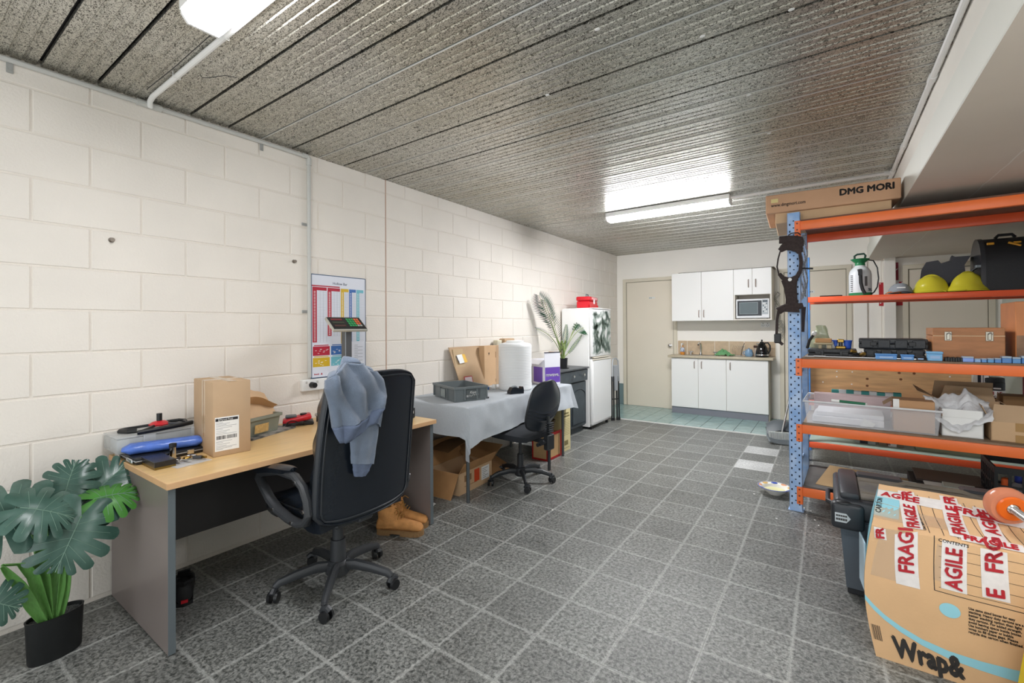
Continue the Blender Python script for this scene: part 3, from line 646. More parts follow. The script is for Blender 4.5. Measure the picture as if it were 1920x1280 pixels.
M_CARD = mat('cardboard', '#b99c7c', .75, var=.04, vscale=7, bump=.06, bscale=120)
M_CARDL = mat('cardboard_light', '#caa883', .75, var=.05, vscale=6, bump=.06, bscale=120)
M_CARDD = mat('cardboard_dark', '#8f6d49', .8, var=.08, vscale=6)
M_TAPE = mat('clear_tape', '#c2a888', .15, spec=.7)
M_PAPER = mat('paper_label', '#ececea', .5)
M_INK = mat('black_ink', '#26262a', .6)
def rotbox(o, r): return T(*o) @ R(r)
# parcel
t = thing('parcel_box', 'tall brown cardboard parcel with white shipping label on desk', 'box', (.512, .955, DZ), -.09)
# local: +y along front (label) face, -x deeper to the wall
obj('carton', MB().box(-.30, 0, 0, .167, 0, .362, .004, 2), M_CARD, t)
obj('tape_strip', MB().box(-.301, .0006, .065, .105, .361, .3626).box(-.165, -.115, -.0007, .001, .10, .362).box(-.165, -.115, -.0007, .168, .3615, .3628), M_TAPE, t)
obj('flap_seam', MB().box(-.1415, -.1385, -.0012, .0, .08, .362), M_CARDD, t)
lb = obj('shipping_label', MB().box(0, .0012, .008, .113, .026, .190), M_PAPER, t)
obj('label_header', MB().box(.0012, .0017, .026, .108, .171, .184).box(.0012, .0017, .010, .023, .171, .184), M_INK, lb)
text('Parcel Post', .0125, M_PAPER, lb, (.0021, .029, .1735), (0, 1, 0), (0, 0, 1), bold=.0003)
bc = MB(); rnd = random.Random(5); y = .014
while y < .104:
    w_ = rnd.choice((.0009, .0016, .0024)); 
    if not .055 < y < .059: bc.box(.0012, .0016, y, y + w_, .082, .100)
    y += w_ + rnd.choice((.001, .0018))
obj('barcode', bc, M_INK, lb)
ln = MB()
for k, z in enumerate((.163, .157, .151, .145, .137, .131, .122, .114, .107, .072, .066, .058, .050, .044, .038, .033)): ln.box(.0012, .0015, .012, .012 + (.03, .06, .045, .09, .07)[k % 5], z, z + .0016)
obj('fine_print', ln, mat('grey_ink', '#8d9094', .6), lb)
# clear organiser case
t = thing('organiser_case', 'clear plastic organiser case lying at wall end of desk', 'case', (.010, .668, .735), 0)
M_CLR = mat('clear_plastic', '#d9dcdc', .12, alpha=.42, spec=.7)
obj('shell', MB().box(0, .205, 0, .42, 0, .07, .008, 2), M_CLR, t)
rb = MB()
for i in range(1, 9): rb.box(.01, .195, i * .047, i * .047 + .0022, .004, .066)
for x in (.07, .135): rb.box(x, x + .002, .01, .41, .004, .066)
obj('dividers', rb, mat('clear_divider', '#e8eaea', .2, alpha=.55), t)
obj('lid', MB().box(-.002, .207, -.002, .422, .071, .080, .004, 2), M_CLR, t)
for y in (.1, .3): obj('catch', MB().box(.205, .213, y, y + .05, .03, .078, .003), M_CLR, t)
# black laptop like case under everything
t = thing('tool_case', 'flat black tool case with silver edge under the blue pouch', 'case', (.06, .70, DZ), 0)
obj('shell', MB().box(0, .30, -.0, .30, .002, .030, .006, 2), M_BLACK, t)
obj('rim', MB().box(-.002, .303, -.003, .303, .014, .019, .002), mat('silver_edge', '#b9bcc0', .3, .8), t)
for y in (.08, .2): obj('latch', MB().box(.298, .308, y, y + .03, .006, .027, .003), M_CHROME, t)
obj('hinge', MB().box(.02, .1, -.008, 0, .004, .024, .004).box(.19, .27, -.008, 0, .004, .024, .004), M_CHROME, t)
# blue pouch
solo('blue_pouch', 'rolled blue vinyl pouch lying across the black tool case', 'pouch', MB().grid(lambda a, b_: (.03 + .040 * math.sin(2 * PI * b_) * (1 + .1 * hnoise(a * 5, b_ * 3)) * (.8 + .2 * min(1, 10 * min(a, 1 - a))), .0 + .31 * a, .026 + .026 * math.cos(2 * PI * b_) * min(1, .30 + 7 * a) * min(1, .5 + 9 * (1 - a))), 30, 16), mat('blue_vinyl', '#5273c4', .28, var=.15, vscale=20, bump=.2, bscale=40), (.205, .690, DZ + .031), -.30, ang=1.2)
# quick clamp / steering-wheel like bar clamps
t = thing('trigger_clamp', 'black rubber trigger clamp with red centre lying on clear case', 'clamp', (.125, .86, .817), 0)
obj('grip_pad', MB().tube([(.09, -.115, .008), (.10, -.05, .012), (.10, .05, .016), (.085, .115, .018)], .013, 10, flat=.8), M_BLACK, t)
obj('grip_pad', MB().tube([(-.06, -.13, .006), (-.03, -.15, .008), (.02, -.13, .010), (.03, -.10, .010)], .013, 10, flat=.8), M_BLACK, t)
obj('grip_pad', MB().tube([(-.09, .06, .012), (-.07, .11, .014), (-.03, .125, .014), (.02, .10, .014)], .010, 10, flat=.8), M_BLACK, t)
obj('arm', MB().tube([(.09, -.10, .012), (.0, 0, .022), (-.05, -.13, .012)], .007, 8).tube([(.085, .10, .016), (0, 0, .024), (-.08, .07, .014)], .007, 8), mat('dark_steel', '#4a4a4c', .35, .8), t)
obj('red_knob', MB().lathe([(.040, .014), (.046, .022), (.03, .034), (.015, .038)], 7, (0, 0, 0)), mat('red_plastic', '#c71f2b', .35), t)
obj('spindle', MB().cyl((0, 0, .03), (0, 0, .075), .012, n=14), M_BLACK, t)
# flat black box
p = atz(259, 868, DZ)
t = thing('flat_black_box', 'small flat black box with gold edge at front left desk corner', 'box', (.505, .745, DZ), 0)
obj('box_base', MB().box(-.155, .012, -.022, .058, 0, .012, .001), mat('gold_edge', '#76602a', .4, .5), t)
obj('box_lid', MB().box(-.156, .013, -.023, .059, .010, .034, .0015), mat('black_card', '#201d1c', .3, var=.2, vscale=50), t)
# torch
t = thing('torch', 'chrome torch with black cap standing on the desk', 'torch', (.38, .835, DZ + .001), 0)
obj('barrel', MB().lathe([(.0125, 0), (.0135, .003), (.0135, .055), (.0145, .058)], 20), M_CHROME, t)
obj('cap', MB().lathe([(.0150, .058), (.0155, .062), (.0155, .074), (.013, .076)], 20), M_BLACK, t)
# parts bag
t = thing('parts_bag', 'clear zip bag of steel fittings spilling on desk beside parcel', 'bag', (.50, .85, DZ), .15)
obj('bag', MB().grid(lambda a, b_: (-.06 + .12 * a, -.07 + .15 * b_, .002 + .006 * abs(hnoise(a * 5, b_ * 6, 2)) * math.sin(PI * a) * math.sin(PI * b_)), 14, 14, .001), mat('clear_film', '#e6e8ea', .15, alpha=.5, spec=.7), t, ang=1.4)
rnd = random.Random(9)
for k in range(11):
    x, y, a_ = rnd.uniform(-.05, .03), rnd.uniform(-.05, .08), rnd.uniform(0, PI)
    d_ = V((math.cos(a_), math.sin(a_), 0)) * rnd.uniform(.008, .020); r_ = rnd.choice((.004, .006, .008))
    obj('fitting', MB().cyl(V((x, y, .008 + r_)) - d_, V((x, y, .008 + r_)) + d_, r_, n=10), (M_CHROME, mat('brass_fit', '#9a7c3e', .3, .9), mat('dark_steel', '#4a4a4c'))[k % 3], t)
# grey tub with kraft bag
M_TUB = mat('grey_green_tub', '#83877a', .45, var=.1, vscale=10)
def tub(parent, x0, x1, y0, y1, h, m, rim=.008, taper=.012, name='tub', th=.003):
    b = MB()
    def ring(dx, z): return [(x0 + dx, y0 + dx, z), (x1 - dx, y0 + dx, z), (x1 - dx, y1 - dx, z), (x0 + dx, y1 - dx, z)]
    rs = [ring(taper, 0), ring(0, h), ring(th, h), ring(taper + th, th)]
    b.vf([v for r_ in rs for v in r_], [(3, 2, 1, 0)] + [(k * 4 + i, k * 4 + (i + 1) % 4, (k + 1) * 4 + (i + 1) % 4, (k + 1) * 4 + i) for k in range(3) for i in range(4)] + [(12, 13, 14, 15)])
    o = obj(name, b, m, parent)
    if rim:
        r_ = MB()
        for a, b2, c, d in ((x0 - rim, x1 + rim, y0 - rim, y0 + th), (x0 - rim, x1 + rim, y1 - th, y1 + rim), (x0 - rim, x0 + th, y0, y1), (x1 - th, x1 + rim, y0, y1)): r_.box(a, b2, c, d, h - .018, h, .001)
        obj('rim', r_, m, parent)
    return o
t = thing('parts_tub', 'grey green plastic tub with tan note and kraft paper bag inside', 'tub', (.255, 1.33, DZ + .010), .30)
tub(t, -.20, 0, -.16, .11, .105, M_TUB)
obj('note', MB().box(-.003, -.0015, -.075, .02, .012, .062), mat('tan_note', '#c6a468', .7, var=.15, vscale=60), t).rotation_euler = (0, .1, 0)
solo('mail_pile', 'dark magazine and envelope lying under the grey green tub', 'magazine', MB().box(-.13, .12, -.17, .16, 0, .004, .001).box(-.12, .115, -.16, .17, .004, .0085, .001), mat('dark_magazine', '#2a3034', .3, var=.3, vscale=20, col2='#a9a39a'), (.16, 1.34, DZ + .0005), .35)
t = thing('kraft_bag', 'crumpled kraft paper bag standing open inside the grey green tub', 'bag', (.17, 1.29, DZ + .06), .35)
obj('bag_side', MB().grid(lambda a, b_: (-.08 + .14 * b_ + .012 * hnoise(a * 3, b_ * 4, 4), -.12 + .26 * a, .03 + .14 * b_ + .02 * math.sin(a * 4) - .06 * a * b_), 14, 8, .001), M_CARDL, t, ang=1)
obj('bag_side', MB().grid(lambda a, b_: (.06 - .10 * b_, -.10 + .24 * a, .03 + .22 * b_ - .09 * a * b_ + .01 * hnoise(a * 4, b_ * 3, 8)), 14, 8, .001), M_CARDL, t, ang=1)
# red multimeter/drill charger
t = thing('red_meter', 'red and black clamp meter with coiled leads beside the grey tub', 'meter', (.13, 1.60, DZ), -.5)
obj('holster', MB().box(-.05, .05, -.085, .085, .02, .055, .014, 3), M_RP, t).rotation_euler = (.18, 0, 0)
obj('face', MB().box(-.035, .035, -.075, -.01, .05, .062, .004), mat('meter_face', '#4f565c', .4), t)
obj('dial', MB().cyl((0, .03, .06), (0, .03, .07), .02, n=16), M_BLACK, t)
ld = MB()
for k in range(3): ld.tube([(.055 + .012 * k + .03 * math.cos(a_ / 7 * PI), -.02 + .055 * math.sin(a_ / 7 * PI), .008 + .008 * k + .012 * math.sin(a_)) for a_ in range(14)], .003, 6, True)
obj('leads', ld, M_BLACK, t)
obj('base', MB().box(-.055, .055, -.09, .09, 0, .022, .006), M_BLACK, t)
# timer clock at far desk end
t = thing('desk_dial', 'small green-grey meter with black dial at far desk corner', 'meter', (.60, 2.10, DZ), .2)
obj('case', MB().box(-.045, .03, -.035, .045, 0, .085, .008, 2), mat('sage_plastic', '#8fa09b', .4), t)
obj('face', MB().box(.03, .038, -.028, .04, .008, .078, .006), M_BLACK, t)
obj('dial', MB().cyl((.038, .006, .043), (.048, .006, .043), .020, .016, 16), mat('black_dial', '#2b2d30', .25), t)
obj('pointer', MB().box(.048, .0485, .004, .008, .043, .060), M_WHITEM, t)

# platform scale: column with angled display
t = thing('platform_scale', 'bench scale with tilted keypad display on grey column behind chair', 'scale', (.25, 1.88, DZ), 0)
obj('platform', MB().box(-.12, .16, -.17, .17, .035, .055, .006), M_STEEL, t)
for x, y in ((-.1, -.15), (-.1, .15), (.14, -.15), (.14, .15)): obj('foot', MB().cyl((x, y, 0), (x, y, .036), .015, n=10), M_BLACK, t)
obj('column', MB().box(-.03, .02, -.026, .026, .05, .60, .004), mat('scale_column', '#6b6e70', .3, .6), t)
hd = T(0, 0, .655) @ R(-.12) @ R(.62, 'Y')
obj('head_case', MB().at(hd).box(-.075, .075, -.125, .125, -.022, 0, .006, 2), mat('scale_case', '#c3c1b8', .35, .3), t)
ow = obj('overlay', MB().at(hd).box(-.068, .068, -.118, .118, 0, .0015), mat('scale_face', '#121418', .25), t)
for k, xx in enumerate((-.05, -.015, .022)): obj('readout', MB().at(hd).box(xx, xx + .018, -.10, -.02, .0015, .0025), mat(('led_red', 'led_green', 'led_dim')[k], ('#7c2a30', '#39402e', '#4d2c28')[k], .3), ow)
for r_ in range(4):
    for c_ in range(5): obj('key', MB().at(hd).box(-.052 + r_ * .024, -.034 + r_ * .024, .008 + c_ * .019, .023 + c_ * .019, .0015, .0028), mat('key_green', '#2f9a58', .4) if c_ < 3 else (mat('key_orange', '#d9683a', .4) if r_ < 3 else mat('key_grey', '#a8a8a0', .4)), ow)

# ================================================================== WALL CHART AND SOCKET
t = thing('wall_chart', 'framed hollow bar steel chart with coloured columns on block wall', 'poster', (0, 0, 0))
ay0, ay1, az0, az1 = 1.762, 2.214, .975, 1.705
obj('frame', MB().box(.001, .010, ay0, ay1, az0, az1, .002), mat('navy_frame', '#3c5878', .35), t)
obj('sheet', MB().box(.010, .0105, ay0 + .006, ay1 - .008, az0 + .006, az1 - .006), mat('chart_paper', '#dfe2ec', .35), t)
W_, H_ = ay1 - ay0 - .014, az1 - az0 - .012
def CH(x0, x1, y0, y1, m, th=.0003, lay=0):
    return MB().box(.0105 + lay * .0003, .0108 + lay * .0003, ay0 + .006 + x0 * W_, ay0 + .006 + x1 * W_, az1 - .006 - y1 * H_, az1 - .006 - y0 * H_)
cr_, cy_, cb_, ct_ = mat('chart_red', '#b3283c', .4), mat('chart_yellow', '#d2ae2a', .4), mat('chart_blue', '#3d6cb0', .4), mat('chart_teal', '#6fb5c4', .4)
for (x0, x1, yb, m, w2) in ((.01, .26, .66, cr_, .075), (.275, .505, .60, cr_, .07), (.52, .67, .68, cy_, .06), (.68, .815, .66, cb_, .055), (.825, .97, .66, ct_, .06)):
    obj('column_head', CH(x0, x1, .118, .15, m), m, t); obj('column_bar', CH(x0, x0 + w2, .15, yb, m, lay=1), m, t)
    dd = MB(); n_ = 34
    for i in range(n_):
        yy = .16 + i * (yb - .165) / n_
        dd.box(.0112, .0114, ay0 + .006 + (x0 + w2 * .28) * W_, ay0 + .006 + (x0 + w2 * .72) * W_, az1 - .006 - (yy + .005) * H_, az1 - .006 - yy * H_)
    obj('size_entries', dd, M_WHITEM, t)
    gl = MB()
    for i in range(n_ + 1):
        yy = .155 + i * (yb - .155) / n_; gl.box(.0108, .0110, ay0 + .006 + (x0 + w2) * W_, ay0 + .006 + x1 * W_, az1 - .006 - (yy + .0014) * H_, az1 - .006 - yy * H_)
    for f_ in (.33, .66, 1.): xx = x0 + w2 + (x1 - x0 - w2) * f_; gl.box(.0108, .0110, ay0 + .006 + (xx - .003) * W_, ay0 + .006 + xx * W_, az1 - .006 - yb * H_, az1 - .006 - .155 * H_)
    obj('table_grid', gl, mat('grid_grey', '#a7adb5', .5), t)
obj('head_rule', CH(.0, .50, .10, .112, cr_), cr_, t)
for (x0, x1, y0, y1, m) in ((.015, .31, .70, .79, cr_), (.335, .60, .70, .79, cb_), (.015, .31, .81, .90, cy_), (.335, .60, .81, .90, ct_)):
    obj('info_block', CH(x0, x1, y0, y1, m), m, t); obj('block_caption', CH(x0 + .02, x1 - .02, y0 - .014, y0 - .005, m), m, t)
    dd = MB(); rn = random.Random(int(x0 * 99 + y0 * 99))
    for i in range(9): xx = x0 + .02 + rn.random() * (x1 - x0 - .07); yy = y0 + .02 + rn.random() * .06; dd.box(.0109, .0111, ay0 + .006 + xx * W_, ay0 + .006 + (xx + .03) * W_, az1 - .006 - (yy + .004) * H_, az1 - .006 - yy * H_)
    obj('block_text', dd, M_WHITEM, t)
dd = MB()
for i in range(12): dd.box(.0108, .0110, ay0 + .006 + .78 * W_, ay0 + .006 + (.85 + .1 * (i % 2)) * W_, az1 - .006 - (.705 + i * .018) * H_, az1 - .006 - (.70 + i * .018) * H_)
obj('notes', dd, mat('grid_grey', '#a7adb5', .5), t)
text('Hollow Bar', .026, mat('navy_ink', '#2c3c58', .5), t, (.0109, ay0 + .006 + .37 * W_, az1 - .006 - .083 * H_), (0, 1, 0), (0, 0, 1))
lg = obj('logo', MB().prism([(0, 0), (.016, 0), (.008, .015)], .0108, .0111, Matrix(((0, 0, 1, 0), (1, 0, 0, ay0 + .07), (0, 1, 0, az0 + .022), (0, 0, 0, 1)))), cr_, t)
lg = MB()
for k in range(5): lg.box(.0108, .0111, ay0 + .022 + k * .0075, ay0 + .027 + k * .0075, az0 + .022, az0 + .030 + .003 * (k in (0, 4)))
obj('logo_word', lg, cr_, t)
t = thing('power_socket', 'white double power point with black plug below the wall chart', 'power point', (0, 1.685, .895))
obj('mounting_block', MB().box(.0, .035, 0, .30, 0, .078, .004), M_WHITE, t)
obj('plug', MB().cyl((.035, .066, .04), (.075, .066, .04), .021, .018, 14), M_BLACK, t)
obj('rocker', MB().box(.035, .04, .02, .034, .052, .068, .002).box(.035, .04, .1, .114, .052, .068, .002), M_GREY, t)
# ================================================================== EXECUTIVE CHAIR (local: +y forward, back at -y)
M_LEA = mat('black_leather', '#181e26', .27, bump=.035, bscale=120, spec=.55)
M_LEAG = mat('dark_grey_leather', '#2c2f33', .36, bump=.04, bscale=160)
M_NYL = mat('charcoal_nylon', '#35373a', .42, bump=.08, bscale=220)
def star_base(t, r, z0, angs, rw, mt, armr=.024):
    for a_ in angs:
        c, s_ = math.cos(a_), math.sin(a_)
        P = [(.03, .105), (.10, .115), (.19, .103), (r - .02, .085), (r, .068)]
        obj('base_arm', MB().tube([(q * c, q * s_, z + z0) for q, z in P], [armr * 1.15, armr * 1.12, armr, armr * .86, armr * .7], 10, flat=.8, up=(0, 0, 1)), mt, t)
        b = MB(); x, y = r * c, r * s_; ca = a_ + 1.1; dx, dy = math.cos(ca), math.sin(ca)
        b.cyl((x, y, .045), (x, y, .085), .009, n=8); x += dx * .012; y += dy * .012
        px, py = -dy, dx
        b.tube([(x - dx * .022, y - dy * .022, .040), (x - dx * .012, y - dy * .012, .056), (x + dx * .006, y + dy * .006, .060), (x + dx * .02, y + dy * .02, .048)], .015, 8)
        k = obj('castor', b, mt, t)
        for sd in (-1, 1):
            q = V((x + px * sd * .010, y + py * sd * .010, .027)); e_ = V((px * sd * .014, py * sd * .014, 0))
            obj('wheel', MB().cyl(q, q + e_, .027, .024, 18), M_BLACK, k)
t = thing('executive_chair', 'black leather high-back office chair seen from behind at the desk', 'chair', (.862, 1.395, 0), PI / 2)
def wl_(x, y): # world castor position to local angle
    dx, dy = x - .862, y - 1.395; return math.atan2(-dx, dy)
star_base(t, .29, 0, [wl_(*q) for q in ((.731, 1.128), (1.069, 1.182), (1.122, 1.52), (.816, 1.688), (.542, 1.443))], .03, M_NYL)
obj('gas_lift', MB().cyl((0, 0, .075), (0, 0, .24), .042, .036, 20).cyl((0, 0, .24), (0, 0, .33), .027, n=18).cyl((0, 0, .33), (0, 0, .36), .014, n=12), M_NYL, t)
obj('hub', MB().lathe([(.05, .06), (.062, .075), (.06, .12), (.045, .135)], 20), M_NYL, t)
obj('mechanism', MB().box(-.11, .11, -.15, .13, .355, .395, .01), M_NYL, t)
se = MB().grid(lambda a, b_: ((2 * a - 1) * .25 * (1 - .06 * (2 * b_ - 1) ** 4), -.21 + .47 * b_, .47 + .02 * (1 - (2 * a - 1) ** 4) * (1 - (2 * b_ - 1) ** 4) + .008 * math.cos(6 * PI * b_)), 14, 16, .075)
obj('seat', se, M_LEA, t, ang=1.)
obj('seat_piping', MB().tube([(-.235, -.19, .475), (-.245, .05, .478), (-.235, .24, .475), (0, .265, .478), (.235, .24, .475), (.245, .05, .478), (.235, -.19, .475)], .004, 6), M_LEAG, t)
# back: outer shell (rear, flat) + padded front
def backp(a, b_, y0):
    z = .425 + .690 * b_; hw = (.262 - .018 * b_ + .012 * math.sin(PI * b_)) * (1 - .12 * max(0, (abs(b_ - .5) * 2 - .86)) / .14) ; x = (2 * a - 1) * hw
    y = y0 - .085 * b_ ** 1.5 + .03 * (2 * a - 1) ** 2 - .0
    z -= .028 * (2 * a - 1) ** 4 * (1 if b_ > .5 else -1) * (abs(b_ - .5) * 2) ** 3
    return x, y, z
obj('back_shell', MB().grid(lambda a, b_: backp(a, b_, -.262), 24, 30, .0), M_LEA, t, ang=1.2)
def cushion(a, b_):
    x, y, z = backp(a, b_, -.262)
    e = min(1, min(a, 1 - a) / .09) ** .5 * min(1, min(b_, 1 - b_) / .06) ** .5
    return x * 1.0, y + .03 + .085 * e + .016 * math.sin(b_ * 26) * (1 if b_ > .1 else 0) * e, z
obj('back_cushion', MB().grid(cushion, 26, 60), M_LEA, t, ang=1.2)
b = MB(); n_ = 120; ring = []
for i in range(n_):
    s_ = i / n_ * 4
    if s_ < 1: ring.append((s_, 0))
    elif s_ < 2: ring.append((1, s_ - 1))
    elif s_ < 3: ring.append((3 - s_, 1))
    else: ring.append((0, 4 - s_))
vs = []
for off, yy in ((1.0, 0), (1.03, .008), (1.035, .022), (1.0, .034)):
    for a_, b_ in ring:
        x, y, z = backp(a_, b_, -.262); vs.append((x * off, y + yy, .77 + (z - .77) * (1 + (off - 1) * .6)))
b.vf(vs, [(k * n_ + i, k * n_ + (i + 1) % n_, (k + 1) * n_ + (i + 1) % n_, (k + 1) * n_ + i) for k in range(3) for i in range(n_)])
obj('side_gusset', b, M_LEAG, t, ang=1.2)
for sc, yo in ((.985, -.004), (.93, -.006)):
    pp = []
    for a_, b_ in ring:
        a2, b2 = .5 + (a_ - .5) * sc, .5 + (b_ - .5) * (sc + .015); x, y, z = backp(a2, b2, -.262); pp.append((x, y + yo * .5, z))
    obj('piping', MB().tube(pp, .0042, 6, True), M_LEA if sc > .95 else M_LEAG, t)
obj('back_bracket', MB().box(-.04, .04, -.23, -.02, .385, .405, .006).box(-.04, .04, -.235, -.215, .39, .55, .006), M_NYL, t)
for sd in (-1, 1):
    x = sd * .283
    fr = MB().tube([(x, -.204, .505), (x, -.195, .56), (x, -.162, .615), (x, -.10, .652), (x, .05, .652), (x, .20, .618), (x, .225, .590), (x, .18, .550), (x, .125, .505), (x, .05, .470), (x, -.05, .450), (x, -.13, .447), (x, -.185, .465)], .024, 10, True, flat=.8)
    ar = obj('armrest', fr, M_NYL, t)
    obj('arm_pad', MB().grid(lambda a, b_: (x + (2 * a - 1) * .036 * (1 - .5 * (2 * b_ - 1) ** 6), -.085 + .35 * b_, .696 - .055 * b_ + .010 * (1 - (2 * a - 1) ** 2) - .014 * (2 * b_ - 1) ** 2), 8, 14, .028), M_LEA, ar, ang=1.)
    for yy, zz in ((-.13, .635), (-.198, .52), (-.10, .449), (.06, .474)): obj('bolt', MB().cyl((x + sd * .018, yy, zz), (x + sd * .026, yy, zz), .0085, n=10), M_STEEL, ar)
CHX, CHY = .862, 1.395
# hoodie draped on the chair back: world placed
M_HOOD = mat('slate_fleece', '#6f7b8d', .95, var=.07, vscale=30, bump=.4, bscale=260, sheen=.3)
M_HOOD2 = mat('slate_rib', '#66728a', .95, var=.05, vscale=60, bump=.5, bscale=400)
t = thing('sweatshirt', 'slate blue sweatshirt draped over the back of the leather chair', 'sweatshirt', (0, 0, 0))
def hx(z): # rear plane of chair back in world x at height z
    b_ = max(0, min(1, (z - .425) / .690)); return CHX + .262 + .085 * b_ ** 1.5
def onback(u, v, off=.02):
    x = CHX + .33
    for _ in range(5): p = atx(u, v, x); x = hx(p.z) + off
    return atx(u, v, x)
def lerpl(P, t_):
    t_ = max(0, min(.9999, t_)) * (len(P) - 1); i = int(t_); f = t_ - i; return (P[i][0] * (1 - f) + P[i + 1][0] * f, P[i][1] * (1 - f) + P[i + 1][1] * f)
HL = [(612, 712), (611, 730), (617, 752), (621, 776), (624, 800)]; HR = [(704, 700), (715, 713), (720, 730), (721, 742), (716, 756)]
HT = [(612, 712), (620, 692), (645, 679), (672, 682), (704, 700)]
def hood(a, b_):
    L0, R0, T0 = lerpl(HL, b_), lerpl(HR, b_), lerpl(HT, a)
    st = (HL[0][0] * (1 - a) + HR[0][0] * a, HL[0][1] * (1 - a) + HR[0][1] * a); k = (1 - b_) ** 1.5
    u = L0[0] * (1 - a) + R0[0] * a + (T0[0] - st[0]) * k; v = L0[1] * (1 - a) + R0[1] * a + (T0[1] - st[1]) * k + 9 * math.sin(PI * a) * b_
    f = .011 * math.sin(a * 12 + b_ * 3) + .010 * math.sin(a * 21 - b_ * 5) + .030 * hnoise(a * 2.2, b_ * 2.2, 3) + .03 * math.exp(-((a - .25 - .3 * b_) / .08) ** 2) * (1 - b_)
    p = onback(u, v, .028); e = min(1, min(a, 1 - a) / .10)
    p.x += f * e + .022 * e ** .5; return p
obj('body', MB().grid(hood, 48, 44, .010), M_HOOD, t, ang=1.6)
def overtop(a, b_):
    p = hood(a, 0.0); s_ = b_; p.x -= .10 * s_; p.y += .10 * s_ * (1 - a); p.z += .020 * math.sin(PI * min(1, s_ * 1.5)) - .30 * max(0, s_ - .45) + .006 * math.sin(a * 12 + s_ * 4); return p
obj('body_back', MB().grid(overtop, 40, 12, .008), M_HOOD, t, ang=1.6)
def hem(a, b_):
    p = hood(a, 1.0); q = lerpl([(624, 800), (636, 812), (660, 800), (690, 778), (716, 756)], a); q2 = lerpl([(636, 829), (646, 829), (664, 818), (688, 800), (704, 790)], a)
    P2 = onback(q2[0], q2[1], .045); r_ = p.lerp(P2, b_); r_.x += .004; return r_
obj('hem_band', MB().grid(hem, 44, 6, .011), M_HOOD2, t, ang=1.6)
def tubeon(L, Rr, off, th_):
    def f(a, b_):
        l, r = lerpl(L, b_), lerpl(Rr, b_); c = math.cos(2 * PI * a) * .5 + .5; s_ = math.sin(2 * PI * a)
        p = onback(l[0] * (1 - c) + r[0] * c, l[1] * (1 - c) + r[1] * c, off); p.x += th_ * s_ + .006 * hnoise(c * 4, b_ * 5, 2) + .004 * math.sin(c * 14); return p
    return f
obj('sleeve', MB().grid(tubeon([(656, 790), (656, 830), (658, 869)], [(712, 752), (708, 812), (700, 869)], .022, .017), 24, 22), M_HOOD, t, ang=1.6)
obj('cuff', MB().grid(tubeon([(661, 868), (661, 880), (664, 893)], [(697, 868), (691, 882), (684, 892)], .022, .014), 20, 6), M_HOOD2, t, ang=1.6)
obj('sleeve', MB().grid(tubeon([(690, 690), (697, 740), (700, 790)], [(712, 706), (721, 745), (712, 800)], .030, .016), 20, 18), M_HOOD, t, ang=1.6)

